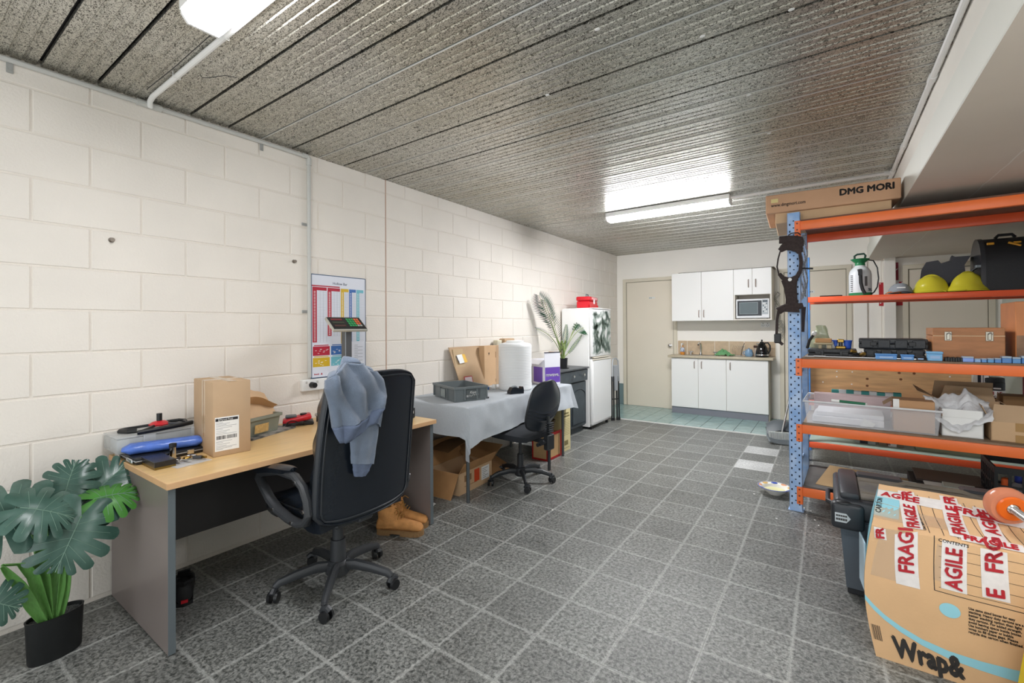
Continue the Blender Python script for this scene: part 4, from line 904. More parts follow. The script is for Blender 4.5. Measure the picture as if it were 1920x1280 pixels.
# ================================================================== BOOTS, SHOE
M_NUB = mat('tan_nubuck', '#c48a50', .8, var=.14, vscale=25, bump=.2, bscale=120); M_SOLE = mat('gum_sole', '#8a6a45', .7, var=.1, vscale=40); M_LACE = mat('boot_lace', '#9a6f34', .8)
def boot(loc, rz, lab):
    t = thing('work_boot', lab, 'boot', loc, rz, None)
    # local: toe +x
    b = MB(); secs = [(-.12, .060, .048, .036), (-.105, .085, .062, .042), (-.04, .085, .066, .045), (.02, .075, .060, .043), (.07, .060, .052, .046), (.12, .048, .046, .049), (.155, .038, .04, .045), (.172, .022, .024, .028)]
    n = 14; vs = []
    for x, h, _, w_ in secs:
        for j in range(n): a_ = 2 * PI * j / n; vs.append((x, w_ * math.cos(a_), .028 + h * .5 + h * .55 * math.sin(a_)))
    b.vf(vs, [(i * n + j, i * n + (j + 1) % n, (i + 1) * n + (j + 1) % n, (i + 1) * n + j) for i in range(len(secs) - 1) for j in range(n)] + [tuple(range(n))[::-1], tuple(range((len(secs) - 1) * n, len(secs) * n))])
    obj('foot', b, M_NUB, t, ang=1.2)
    sh = MB(); vs = []
    for i, (cx, z, rx, ry) in enumerate(((-.035, .05, .085, .044), (-.045, .09, .072, .042), (-.058, .13, .062, .042), (-.062, .165, .062, .044), (-.060, .172, .054, .036), (-.058, .13, .050, .032))):
        for j in range(16): a_ = 2 * PI * j / 16; vs.append((cx + rx * math.cos(a_), ry * math.sin(a_), z + .012 * math.cos(a_)))
    sh.vf(vs, [(i * 16 + j, i * 16 + (j + 1) % 16, (i + 1) * 16 + (j + 1) % 16, (i + 1) * 16 + j) for i in range(5) for j in range(16)])
    obj('shaft', sh, M_NUB, t, ang=1.2)
    so = MB()
    out = [(-.125, 0), (-.118, .03), (-.09, .042), (-.03, .040), (.04, .045), (.11, .052), (.155, .046), (.178, .022), (.183, 0)]
    poly = out + [(x, -y) for x, y in out[::-1]][1:-1]
    so.prism(poly, .012, .034); so.prism([(x, y) for x, y in poly if x < -.02] , 0, .012); so.prism([(x, y) for x, y in poly if x > .03], 0, .012)
    obj('sole', so, M_SOLE, t)
    for i in range(10):
        x = .05 + i * .013
        for sd in (-1, 1): 
            if i % 2 == 0: obj('lug', MB().box(x, x + .009, sd * .047 - .004, sd * .047 + .006, .002, .02, .001), M_SOLE, t)
    lc = MB()
    for i in range(6):
        x = .045 - .016 * i; z = .112 + .010 * i; lc.tube([(x, -.022, z - .004), (x + .008, 0, z + .010), (x - .004, .022, z - .002)], .003, 5)
    lc.tube([(-.02, 0, .165), (.02, -.03, .17), (.035, -.05, .15), (.03, -.055, .11)], .003, 5); lc.tube([(-.02, 0, .165), (.0, .04, .18), (.02, .055, .16)], .003, 5)
    obj('laces', lc, M_LACE, t)
    obj('tongue', MB().grid(lambda a, b_: (.005 - .03 * b_, (2 * a - 1) * .022, .12 + .07 * b_ + .004 * math.cos(PI * (a - .5))), 6, 6, .004), M_NUB, t)
    obj('heel_tab', MB().tube([(-.115, 0, .15), (-.13, 0, .165), (-.12, 0, .18)], .006, 6, flat=2.), M_LACE, t)
    return t
boot((.655, 1.955, .001), .50, 'nearer tan nubuck lace-up work boot under the desk')
boot((.59, 2.065, .001), .42, 'rear tan nubuck work boot behind the nearer one')
t = thing('black_shoe', 'black work shoe with red heel tag behind the left desk panel', 'shoe', (.304, .906, .001), 2.81)
b = MB(); vs = []; secs = [(-.12, .055, .03), (-.10, .085, .038), (-.05, .08, .04), (0, .07, .04), (.06, .055, .044), (.12, .045, .044), (.16, .02, .03)]
for x, h, w_ in secs:
    for j in range(14): a_ = 2 * PI * j / 14; vs.append((x, w_ * math.cos(a_), .016 + h * .5 + h * .55 * math.sin(a_)))
b.vf(vs, [(i * 14 + j, i * 14 + (j + 1) % 14, (i + 1) * 14 + (j + 1) % 14, (i + 1) * 14 + j) for i in range(6) for j in range(14)] + [tuple(range(14))[::-1], tuple(range(84, 98))])
obj('upper', b, M_BLACKM, t, ang=1.2)
obj('collar', MB().tube([(-.11, 0, .10), (-.08, .035, .10), (-.02, .035, .095), (0, 0, .10), (-.02, -.035, .095), (-.08, -.035, .10)], .010, 8, True), M_BLACKM, t)
obj('sole', MB().prism([(-.125, 0), (-.11, .035), (0, .038), (.1, .046), (.165, .02), (.165, -.02), (.1, -.046), (0, -.038), (-.11, -.035)], 0, .018), M_BLACK, t)
obj('heel_tag', MB().box(-.1275, -.1225, -.015, .012, .018, .032), M_RED, t)
obj('tongue', MB().grid(lambda a, b_: (0 - .05 * b_, (2 * a - 1) * .025, .085 + .06 * b_), 5, 5, .006), M_BLACKM, t)
# ================================================================== TRESTLE TABLE, CLOTH AND WHAT STANDS ON IT
TZ = .728
t = thing('folding_table', 'grey legged folding table under a light grey cloth', 'table', (0, 0, 0))
obj('table_top', MB().box(.03, .735, 2.56, 4.14, TZ - .030, TZ - .006, .004), mat('table_board', '#8a8072', .5), t)
M_LEGG = mat('grey_leg', '#5d6264', .35, .5)
for x, y in ((.705, 2.606), (.06, 2.606), (.71, 4.086), (.06, 4.086)): obj('leg', MB().cyl((x, y, 0), (x, y, TZ - .03), .0135, n=14), M_LEGG, t)
obj('stretcher', MB().tube([(.06, 4.086, .62), (.71, 4.086, .62)], .009, 8), M_LEGG, t); obj('stretcher', MB().tube([(.06, 2.606, .62), (.705, 2.606, .62)], .009, 8), M_LEGG, t)
M_CLOTH = mat('grey_linen', '#b3b9bf', .9, var=.06, vscale=140, bump=.5, bscale=420, sheen=.2)
y0c, y1c = 2.545, 4.16
low = [(2.34, .40), (2.42, .385), (2.50, .40), (2.56, .43), (2.70, .455), (2.9, .475), (3.2, .49), (3.6, .50), (4.0, .50), (4.16, .50), (4.3, .50)]
def lowz(y):
    for (a, za), (b_, zb) in zip(low[:-1], low[1:]):
        if a <= y <= b_: return za + (zb - za) * (y - a) / (b_ - a)
    return low[0][1] if y < a else low[-1][1]
def clothp(a, b_):
    # a along y from near to far incl. end overhang; b_ from wall to hem
    La, Lt = .26, y1c - y0c; s_ = a * (La + Lt + .26); q = b_ * (.74 + .30)
    x = .005 + q; z = TZ; y = y0c + (s_ - La)
    ox = max(0, q - .74)  # overhang over the front
    on = max(0, La - s_); of = max(0, s_ - La - Lt)
    if ox > 0: x = .748 + .035 * (ox / .3) ** .6 + .012 * math.sin(y * 11) * (ox / .3) + .016 * hnoise(y * 4, ox * 5) + .010 * hnoise(y * 11, ox * 6)
    if on > 0: y = y0c - .02 - .05 * (on / La) ** .7 - .012 * math.sin(x * 14) * (on / La)
    if of > 0: y = y1c + .015 + .13 * (of / .26) - .0 + .012 * math.sin(x * 16) * (of / .26)
    drop = 0
    if ox > 0: drop = ox / .30 * (TZ - lowz(max(2.56, min(4.1, y))))
    if on > 0: drop = max(drop, on * .80)
    if of > 0: drop = max(drop, of * .88)
    if on > 0 and ox > 0: # gathered corner fold
        k = min(on / La, ox / .3); x = .748 + .03 + .05 * k + .02 * math.sin(on * 30); y = y0c - .02 - .02 * k - .05 * on / La; drop = .10 * k + max(ox / .30 * .30, on * .85)
    if of > 0 and ox > 0:
        k = min(of / .26, ox / .3); x = .76 + .02 * k; drop = max(ox / .3, of / .26) * .235 + .03 * k; y = y1c + .02 + .12 * of / .26
    z = TZ - drop + .002
    if drop == 0: z += .0018 * hnoise(x * 8, y * 8) + .001 * math.sin(y * 6 + x * 3)
    elif ox > 0 or on > 0 or of > 0: z = max(z, .36)
    return (x, y, z)
c = obj('tablecloth', MB().grid(clothp, 140, 70, .0022), M_CLOTH, None, ang=1.5); c['label'] = 'light grey linen cloth draped over the folding table'; c['category'] = 'tablecloth'
# grey stacking crate
M_CRT = mat('grey_crate', '#6c7375', .42, var=.03, vscale=9)
cz = TZ + .004
cA, cB, cC = V((.205, 2.78, cz)), V((.675, 2.585, cz)), V((.655, 2.93, cz))
ang = math.atan2(cB.y - cA.y, cB.x - cA.x)
t = thing('stacking_crate', 'grey plastic stacking crate with handwriting at near end of cloth', 'crate', (.40, 2.86, cz), ang)
# local x: wall->front, y: away
hx_, hy_ = .205, .145
tub(t, -hx_, hx_, -hy_, hy_, .118, M_CRT, rim=.010, taper=.008, name='body')
for x in (-hx_ + .0, -.07, .07, hx_): obj('rib', MB().box(x - .006, x + .006, -hy_ - .006, -hy_ + .008, .012, .10, .001), M_CRT, t)
for y in (-hy_, -.055, .055, hy_): obj('rib', MB().box(hx_ - .006, hx_ + .007, y - .006, y + .006, .012, .10, .001), M_CRT, t)
obj('paper_label', MB().box(-.055, .03, -hy_ - .0035, -hy_ - .001, .02, .085), mat('faded_label', '#8f9796', .6, var=.2, vscale=120), t)
obj('end_panel', MB().box(hx_ - .001, hx_ + .003, -.045, .085, .02, .092, .001), mat('grey_crate_panel', '#555b5c', .45), t)
text('Koyo', .026, M_WHITEM, t, (hx_ + .0036, -.012, .062), (0, 1, 0), (0, 0, 1), bold=.0008, shear=.3)
text('\u3231\u30b8\u30a7\u30a4\u30c6\u30af\u30c8', .020, M_WHITEM, t, (hx_ + .0036, -.040, .034), (0, 1, .10), (0, 0, 1), bold=.0005, width=.108)
# white ribbed tank
t = thing('white_tank', 'white ribbed plastic water tank with lid on the clothed table', 'tank', (.485, 3.56, TZ + .003))
pr_ = [(.150, 0), (.157, .006)]
for i in range(27): z = .012 + i * .0150; pr_ += [(.1575, z), (.1590, z + .004), (.1590, z + .009), (.1575, z + .0125)]
pr_ += [(.155, .425), (.145, .436), (.10, .446), (.085, .448)]
obj('body', MB().lathe(pr_, 40), mat('milky_plastic', '#e9eaea', .4, spec=.4), t, ang=.9)
obj('lid', MB().lathe([(.085, .446), (.087, .458), (.075, .466), (.01, .468)], 28), M_WHITE, t)
# second brown parcel & leaning sheets at wall
t = thing('flattened_carton', 'flattened cardboard carton with yellow and white label leaning on wall', 'cardboard', (.115, 3.19, TZ + .004), 0)
def leanbox(y0, y1, h, x0, x1, m, name, parent, th=.008, sk=0.): 
    return obj(name, MB().vf([(x0, y0, 0), (x0 + th, y0, 0), (x0 + th, y1, 0), (x0, y1, 0), (x1, y0 - sk, h), (x1 + th, y0 - sk, h), (x1 + th, y1, h), (x1, y1, h)], [(0, 3, 2, 1), (4, 5, 6, 7), (0, 1, 5, 4), (1, 2, 6, 5), (2, 3, 7, 6), (3, 0, 4, 7)]), m, parent)
leanbox(.0, .40, .405, .02, -.09, M_CARD, 'sheet', t, sk=.07)
leanbox(-.03, .11, .17, -.042, -.080, mat('cardboard_pale', '#bfa582', .75), 'flap', t).location = (.004, .0, .215)
obj('label', MB().vf([(-.055, -.0, .25), (-.055, .07, .255), (-.082, .06, .335), (-.082, -.015, .33)], [(0, 1, 2, 3)]), M_PAPER, t).location = (.031, .02, .0)
obj('yellow_label', MB().vf([(-.055, .071, .255), (-.055, .115, .26), (-.082, .10, .335), (-.082, .061, .335)], [(0, 1, 2, 3)]), mat('label_yellow', '#e3b23a', .5), t).location = (.031, .02, .0)
obj('print', MB().vf([(-.055, -.012, .26), (-.055, -.002, .26), (-.08, -.018, .325), (-.08, -.028, .325)], [(0, 1, 2, 3)]), M_INK, t).location = (.031, .02, .0)
t = thing('narrow_carton', 'narrow upright cardboard carton with triangle mark beside white tank', 'box', (.055, 3.66, TZ + .004), 0)
obj('carton', MB().box(0, .07, -.12, .07, 0, .405, .002), M_CARDL, t)
obj('carton_flap', MB().box(.02, .066, .071, .135, .0, .405, .002), M_CARD, t)
obj('carton_slot', MB().box(.062, .0705, .062, .072, .28, .34).box(.062, .0705, .062, .072, .03, .06), M_CARDD, t)
obj('mark', MB().prism([(-.055, .335), (-.035, .335), (-.045, .305)], .0702, .0709, Matrix(((0, 0, 1, 0), (1, 0, 0, 0), (0, 1, 0, 0), (0, 0, 0, 1)))), M_INK, t)
t = thing('red_notice', 'small red framed notice card leaning behind the grey crate', 'card', (.17, 3.21, TZ + .004), 0)
obj('border', MB().vf([(0, 0, 0), (.003, 0, 0), (.003, .125, 0), (0, .125, 0), (-.03, -.0, .13), (-.027, -.0, .13), (-.027, .115, .13), (-.03, .115, .13)], [(0, 3, 2, 1), (4, 5, 6, 7), (0, 1, 5, 4), (1, 2, 6, 5), (2, 3, 7, 6), (3, 0, 4, 7)]), mat('notice_red', '#b2393a', .5), t)
obj('card', MB().vf([(.0035, .008, .0), (.0035, .115, .0), (-.0245, .107, .122), (-.0245, .008, .122)], [(0, 1, 2, 3)]), mat('pinkish_paper', '#e2d5da', .5), t)
t = thing('tool_bits', 'small heap of orange and blue tape rolls behind the grey crate', 'tapes', (.26, 3.30, TZ + .004), 0)
obj('tape_roll', MB().cyl((0, 0, .0), (0, 0, .03), .035, n=20), mat('orange_roll', '#d9632f', .4), t)
obj('tape_roll', MB().cyl((.02, .07, .0), (.02, .07, .028), .030, n=20), mat('blue_roll', '#45689b', .4), t)
obj('tape_roll', MB().cyl((.06, .12, .025), (.09, .13, .025), .024, n=20), M_WHITEM, t)
obj('clip', MB().box(-.02, .03, .02, .06, .03, .05, .006), mat('grey_handle', '#6f7a7f'), t)
t = thing('tape_dispenser', 'black desktop tape dispenser on the grey cloth', 'tape dispenser', (.66, 3.31, TZ + .004), 1.15)
obj('body', MB().prism([(-.07, 0), (.07, 0), (.072, .03), (.066, .058), (.055, .058), (.048, .035), (.02, .05), (-.015, .062), (-.045, .058), (-.068, .025)], -.028, .028, R(PI / 2, 'X')), mat('dispenser_black', '#23282e', .25), t)
obj('roll', MB().cyl((-.012, -.012, .045), (-.012, .012, .045), .028, n=22), mat('roll_grey', '#9ba3a8', .3), t)
obj('cutter', MB().box(.055, .068, -.02, .02, .057, .062), M_STEEL, t)
solo('small_stopper', 'small black stopper lying on the cloth beside the grey crate', 'cap', MB().lathe([(.014, 0), (.014, .010), (.011, .013)], 14), M_BLACK, (.61, 2.97, TZ + .004))
t = solo('kraft_parcels', 'kraft paper parcel behind the white tank at the wall', 'parcel', MB().box(-.04, .04, -.09, .10, 0, .47, .012, 2), M_CARD, (.07, 4.0, TZ + .004), 0)
t = solo('cream_packet', 'cream packet with blue marks standing behind the white tank', 'packet', MB().box(-.03, .03, -.13, -.045, 0, .455, .006), mat('cream_packet', '#cfc8b2', .6, var=.12, vscale=18), (.05, 3.95, TZ + .004), 0)
# purple mwave box
t = thing('purple_box', 'open white and purple shipping box with white lettering on cloth', 'box', (.575, 3.955, TZ + .004), -.42)
M_PUR = mat('purple_print', '#6a48a8', .45); M_BW = mat('white_board', '#e6e6ec', .5)
w_, d_, h_ = .245, .20, .255
b = MB()
for a in ((-w_, -w_ + .004, 0, d_), (-.004, 0, 0, d_), (-w_, 0, 0, .004), (-w_, 0, d_ - .004, d_)): b.box(a[0], a[1], a[2], a[3], 0, h_)
b.box(-w_, 0, 0, d_, 0, .004)
obj('walls', b, M_BW, t)
obj('purple_panel', MB().box(0, .0012, .008, d_ - .004, .02, .178).box(-.20, -.035, -.0012, 0, .02, .178), M_PUR, t)
obj('flap', MB().box(-.004, .0, 0, d_, h_, h_ + .075), M_BW, t); obj('flap_edge', MB().box(-.006, .002, 0, d_, h_ + .070, h_ + .078).box(-w_ - .004, -w_ + .02, -.003, .002, .0, .18), mat('navy_print', '#262838', .5), t)
obj('flap', MB().vf([(-w_, d_, h_), (-.02, d_, h_), (-.02, d_ + .03, h_ + .07), (-w_, d_ + .03, h_ + .07)], [(0, 1, 2, 3)]), M_CARDL, t)
obj('flap', MB().vf([(-w_, 0, h_), (-.01, 0, h_), (-.03, -.05, h_ - .045), (-w_, -.05, h_ - .045)], [(0, 1, 2, 3)]), M_BW, t)
text('mwave', .052, M_WHITEM, t, (.0016, .016, .085), (0, 1, 0), (0, 0, 1), bold=.0014, width=.158)
text('au', .018, M_PAPER, t, (.0016, .168, .083), (0, 1, 0), (0, 0, 1), bold=.0003)

# ================================================================== UNDER THE TABLE
def openbox(parent, x0, x1, y0, y1, h, m, th=.005, flaps=(), fm=None):
    b = MB(); b.box(x0, x1, y0, y1, 0, th).box(x0, x0 + th, y0, y1, th, h).box(x1 - th, x1, y0, y1, th, h).box(x0 + th, x1 - th, y0, y0 + th, th, h).box(x0 + th, x1 - th, y1 - th, y1, th, h)
    obj('carton', b, m, parent)
    for side, L_, an in flaps:
        if side == 'x1': q = [(x1, y0, h), (x1, y1, h), (x1 + L_ * math.cos(an), y1, h + L_ * math.sin(an)), (x1 + L_ * math.cos(an), y0, h + L_ * math.sin(an))]
        if side == 'x0': q = [(x0, y1, h), (x0, y0, h), (x0 - L_ * math.cos(an), y0, h + L_ * math.sin(an)), (x0 - L_ * math.cos(an), y1, h + L_ * math.sin(an))]
        if side == 'y0': q = [(x0, y0, h), (x1, y0, h), (x1, y0 - L_ * math.cos(an), h + L_ * math.sin(an)), (x0, y0 - L_ * math.cos(an), h + L_ * math.sin(an))]
        if side == 'y1': q = [(x1, y1, h), (x0, y1, h), (x0, y1 + L_ * math.cos(an), h + L_ * math.sin(an)), (x1, y1 + L_ * math.cos(an), h + L_ * math.sin(an))]
        obj('flap', MB().grid(lambda a, b_, q=q: (V(q[0]) * (1 - a) + V(q[1]) * a) * (1 - b_) + (V(q[3]) * (1 - a) + V(q[2]) * a) * b_, 1, 1, .004), fm or m, parent)
t = thing('open_carton', 'open cardboard carton with orange sticker and bent flaps under table', 'box', (.565, 2.66, 0), .05)
openbox(t, -.32, 0, 0, .45, .17, M_CARDL, flaps=(('x1', .10, 1.0), ('y0', .22, -1.05), ('x0', .2, 1.2), ('y1', .2, .5)), fm=mat('cardboard_flap', '#b3875a', .75, var=.08, vscale=9))
obj('orange_sticker', MB().box(0, .0012, .20, .27, .055, .155), mat('sticker_orange', '#d04a22', .5), t)
lb = obj('address_label', MB().box(0, .0012, .30, .41, .04, .15), M_PAPER, t)
ln = MB()
for i in range(6): ln.box(.0012, .0016, .31, .31 + (.05, .08, .04, .07)[i % 4], .055 + i * .015, .058 + i * .015)
obj('label_text', ln, M_INK, lb)
obj('printed_marks', MB().box(0, .001, .07, .16, .09, .14).box(0, .001, .07, .24, .052, .056), M_CARDD, t)
solo('torn_paper', 'crumpled white paper lining spilling below the open carton flap', 'paper', MB().grid(lambda a, b_: (-.09 + .18 * a, -.05 + .08 * b_, .006 + .02 * abs(hnoise(a * 5, b_ * 4)) ), 10, 6, .002), M_WHITEM, (.46, 2.38, .002), .3)
t = thing('corrugated_sheet', 'bent corrugated cardboard sheet lying behind the open carton', 'cardboard', (0, 0, 0))
obj('sheet', MB().grid(lambda a, b_: (.12 + .42 * b_, 3.06 + .42 * a, .02 + .24 * (1 - b_) * (1 - .3 * a) + .03 * math.sin(a * 5)), 16, 10, .005), mat('corrugated', '#a57c52', .8, var=.12, vscale=60, stretch=(1, 12, 1)), t, ang=1)
obj('sheet', MB().grid(lambda a, b_: (.05 + .35 * b_, 2.72 + .5 * a, .30 + .05 * b_ * a + .02 * math.sin(a * 4)), 12, 8, .004), M_CARDD, t, ang=1)
obj('sheet_prop', MB().box(.03, .06, 2.75, 3.2, 0, .30), M_CARDD, t)
t = thing('red_crate', 'red edged wooden box standing under far end of the table', 'box', (.675, 3.84, 0), 0)
M_RED2 = mat('deep_red_paint', '#a01d1c', .5); M_BOARD = mat('tan_board', '#bd9a6d', .65, var=.05, vscale=8)
obj('panel', MB().box(-.008, -.002, .01, .27, .01, .25).box(-.17, -.01, -.002, .004, .01, .25).box(-.17, -.01, .27, .276, .01, .25).box(-.17, -.01, .0, .27, .004, .01), M_BOARD, t)
fr = MB()
for a in ((-.012, .004, -.006, .022, 0, .262), (-.012, .004, .256, .284, 0, .262), (-.012, .004, .022, .256, 0, .022), (-.012, .004, .022, .256, .238, .262), (-.18, -.165, -.006, .015, 0, .262), (-.165, -.012, -.006, .0, .24, .262), (-.165, -.012, -.006, .0, 0, .018)): fr.box(*a, .001)
obj('red_frame', fr, M_RED2, t)
obj('mark', MB().box(-.0022, -.0014, .09, .12, .062, .068), M_INK, t).rotation_euler = (.4, 0, 0)
t = thing('wicker_basket', 'dark wicker basket of tangled cables behind the red edged box', 'basket', (.52, 3.98, .264), 0)
bs = MB()
for i in range(7): bs.tube([(.12 * math.cos(a_ * PI / 8) * (1 + .03 * i), .11 * math.sin(a_ * PI / 8) * (1 + .03 * i), .008 + i * .016) for a_ in range(16)], .008, 6, True)
obj('weave', bs, mat('wicker', '#5e4a30', .7, var=.4, vscale=50), t)
rnd = random.Random(4); cb = MB()
for k in range(7): cb.tube([(.08 * math.cos(a_ * .8 + k) * (1 - .04 * k), .08 * math.sin(a_ * .8 + k), .09 + .03 * math.sin(a_ + k) + .012 * k) for a_ in range(8)], .006, 6, True)
obj('cables', cb, mat('cable_olive', '#6f5f3f', .6, var=.5, vscale=25), t)
obj('base', MB().cyl((0, 0, 0), (0, 0, .012), .12, n=18), mat('wicker', '#5e4a30'), t)
t = thing('tall_paper_bag', 'tall cream printed paper bag beside the table leg and cupboard', 'bag', (.64, 4.20, 0), 0)
obj('bag', MB().vf([(-.15, 0, 0), (0, 0, 0), (0, .185, 0), (-.15, .185, 0), (-.15, 0, .46), (0, 0, .46), (0, .185, .44), (-.15, .185, .44), (-.11, .03, .52), (-.04, .03, .52), (-.04, .15, .50), (-.11, .15, .50)], [(0, 3, 2, 1), (0, 1, 5, 4), (1, 2, 6, 5), (2, 3, 7, 6), (3, 0, 4, 7), (4, 5, 9, 8), (5, 6, 10, 9), (6, 7, 11, 10), (7, 4, 8, 11), (8, 9, 10, 11)]), mat('cream_bag', '#ccbf90', .6, var=.05, vscale=12), t)
pr2 = MB()
for i in range(10): pr2.box(.0005, .0012, .02, .165, .17 + i * .018, .173 + i * .018)
pr2.box(.0005, .0012, .02, .165, .36, .375).box(.0005, .0012, .02, .15, .39, .405).box(.0005, .0012, .05, .13, .06, .11).box(.0005, .0012, .02, .16, .03, .034)
obj('print', pr2, mat('olive_print', '#7b7048', .6), t)

# ================================================================== TASK CHAIR
t = thing('task_chair', 'small black task chair with ribbed backrest at the clothed table', 'chair', (.775, 3.21, 0), PI / 2 - .12)
star_base(t, .265, -.01, [PI / 2 + .12 * 0 + math.atan2(y - 3.21, x - .775) - PI + .12 for x, y in ((.631, 3.0), (.929, 3.05), (1.02, 3.33), (.80, 3.47), (.55, 3.29))], .03, mat('chair_plastic', '#26292c', .4), .02)
M_FAB = mat('charcoal_fabric', '#2e3136', .9, var=.1, vscale=120, bump=.5, bscale=350); M_CP = mat('chair_plastic', '#26292c', .4)
obj('gas_lift', MB().cyl((0, 0, .06), (0, 0, .24), .030, .026, 18).cyl((0, 0, .24), (0, 0, .39), .014, n=12), M_CP, t)
obj('hub', MB().lathe([(.04, .055), (.05, .07), (.045, .12), (.03, .13)], 18), M_CP, t)
obj('mechanism', MB().box(-.07, .07, -.12, .09, .385, .41, .008), M_CP, t)
obj('seat', MB().grid(lambda a, b_: ((2 * a - 1) * .235 * math.sqrt(max(.05, 1 - .55 * (2 * b_ - 1) ** 4)), -.22 + .44 * b_, .462 + .012 * (1 - (2 * a - 1) ** 4) * (1 - (2 * b_ - 1) ** 4) - .015 * (2 * b_ - 1) ** 4 - .012 * (2 * a - 1) ** 4), 18, 18, .052), M_FAB, t, ang=1.)
def tb(a, b_, rib=True):
    w_ = .205 * (1 - abs(2 * b_ - 1) ** 2.5) ** .5 * (1 - .12 * (b_ - .5)) + .002; z = .47 + .42 * b_
    x = (2 * a - 1) * w_; e = (2 * a - 1) ** 2; y = -.235 - .10 * b_ + .05 * e * min(1, w_ / .15) - .03 * math.sin(PI * b_)
    if rib:
        q = b_ - .13 * e
        for q0 in (.22, .29, .36): y -= .009 * math.exp(-((q - q0) / .016) ** 2) * min(1, (1 - e) * 6)
    return x, y, z
obj('back_shell', MB().grid(tb, 26, 110, 0), mat('chair_shell', '#272c33', .28), t, ang=1.2)
obj('back_cushion', MB().grid(lambda a, b_: (tb(a, b_, False)[0], tb(a, b_, False)[1] + .008 + .045 * (min(1, min(a, 1 - a) / .15) * min(1, min(b_, 1 - b_) / .12)) ** .5, tb(a, b_, False)[2]), 20, 24), M_FAB, t, ang=1.2)
pp = [V(tb(0 if i < 30 else 1, (i % 30) / 29 if i < 30 else 1 - (i % 30) / 29, False)) + V((0, .006, 0)) for i in range(60)]
obj('edge_trim', MB().tube(pp, .009, 6, True), M_CP, t)
obj('back_stem', MB().tube([(0, -.10, .395), (0, -.24, .385), (0, -.29, .42), (0, -.305, .52), (0, -.30, .60)], .022, 8, flat=.6), M_CP, t)
rb = MB()
for i in range(5): rb.box(-.033, .033, -.335, -.30, .47 + i * .018, .479 + i * .018, .002)
obj('stem_bellows', rb, M_CP, t)
obj('stem_housing', MB().box(-.045, .045, -.335, -.285, .33, .455, .008), M_CP, t)
obj('lower_bar', MB().box(-.012, .012, -.318, -.302, .16, .34, .002), M_CP, t)
obj('knob', MB().cyl((-.05, -.30, .40), (-.085, -.30, .40), .022, n=12).cyl((-.04, -.25, .37), (-.075, -.25, .37), .016, n=12), M_CP, t)

# ================================================================== PLANTS
def frond(t, base, tip, sag, L_, nl, m, ml, lw=.011, nrm=(0, 0, 1), twist=.0, s0=.2):
    base, tip = V(base), V(tip); pts = []
    for i in range(nl + 1):
        s_ = i / nl; p = base.lerp(tip, s_); p.z += sag * math.sin(PI * s_ ** .8); pts.append(p)
    f = obj('frond', MB().tube(pts, [.0045 * (1 - .7 * i / nl) + .001 for i in range(nl + 1)], 5), m, t)
    lf = MB()
    for i in range(int(nl * s0), nl):
        s_ = i / nl; p = pts[i]; d = (pts[i + 1] - pts[i]).normalized(); up = V(nrm); sd = d.cross(up)
        if sd.length < .1: sd = d.orthogonal()
        sd.normalize(); up2 = sd.cross(d)
        ll = 1.25 * L_ * math.sin(PI * (.22 + .68 * (s_ - s0) / (1 - s0)))
        for k in (-1, 1):
            dr = (sd * k * math.cos(.45 + .5 * s_) + d * math.sin(.45 + .5 * s_) + up2 * -.12).normalized(); e = p + dr * ll; e.z -= .06 * ll; w = (d * .8 + up2 * .3).normalized() * lw * .5; mid = p + dr * ll * .45
            lf.vf([p, mid + w, e, mid - w], [(0, 1, 2, 3)])
    if lf.b.verts: obj('leaflets', lf, ml, f, kind='stuff', smooth=False)
    else: lf.b.free()
M_PALM = mat('palm_green', '#1f4a2c', .4, var=.25, vscale=25); M_PALM2 = mat('palm_blue_green', '#1c473f', .35, var=.25, vscale=25); M_STEMG = mat('stem_green', '#7f9255', .5, var=.15, vscale=20)
bx, by, bz = .27, 4.90, .815
t = thing('potted_palm', 'artificial palm in black pot standing on the charcoal cupboard', 'plant', (bx, by, bz))
obj('pot', MB().lathe([(.05, 0), (.055, .004), (.062, .12), (.066, .125), (.060, .125), (.056, .1)], 24), M_BLACK, t)
obj('saucer', MB().lathe([(.075, 0), (.08, .010), (.07, .010)], 24), M_BLACK, t)
obj('soil', MB().cyl((0, 0, .09), (0, 0, .105), .055, n=18), mat('dark_soil', '#2b2724', .9), t)
def loc(u, v, x): return atx(u, v, x) - V((bx, by, bz))
st = MB()
rnd = random.Random(2)
for k in range(8): st.tube([(rnd.uniform(-.02, .02), rnd.uniform(-.02, .02), .09), (rnd.uniform(-.03, .03), rnd.uniform(-.03, .03), .22), (rnd.uniform(-.05, .05), rnd.uniform(-.06, .05), .34)], .006, 6)
obj('stems', st, M_STEMG, t)
c0 = (0, 0, .12)
CAMN = (.49, -.86, .12)
for tip, x_, sag, L_, n_, w, s0, nrm, m in (
    ((1010, 553), .16, .05, .155, 36, .020, .50, CAMN, M_PALM2), ((1020, 562), .22, .02, .13, 30, .018, .52, (.7, -.7, .2), M_PALM), ((1034, 588), .30, .0, .115, 26, .014, .48, CAMN, M_PALM2), ((1119, 613), .40, .17, .19, 32, .020, .42, (.45, -.85, .3), M_PALM),
    ((1120, 597), .22, .20, .10, 28, .012, .45, (.3, -.4, .9), M_PALM), ((1100, 566), .22, .04, .05, 26, .016, .45, (.6, -.75, .5), M_PALM), ((1005, 616), .22, .10, .085, 26, .013, .35, (.5, -.7, .6), M_PALM2),
    ((1091, 627), .34, -.02, .035, 24, .012, .30, (.5, -.8, .2), M_PALM), ((1062, 608), .22, .0, .055, 26, .014, .25, (.3, -.9, 0), M_PALM)):
    frond(t, c0, loc(tip[0], tip[1], x_), sag, L_, n_, M_STEMG, m, w, nrm, s0=s0)

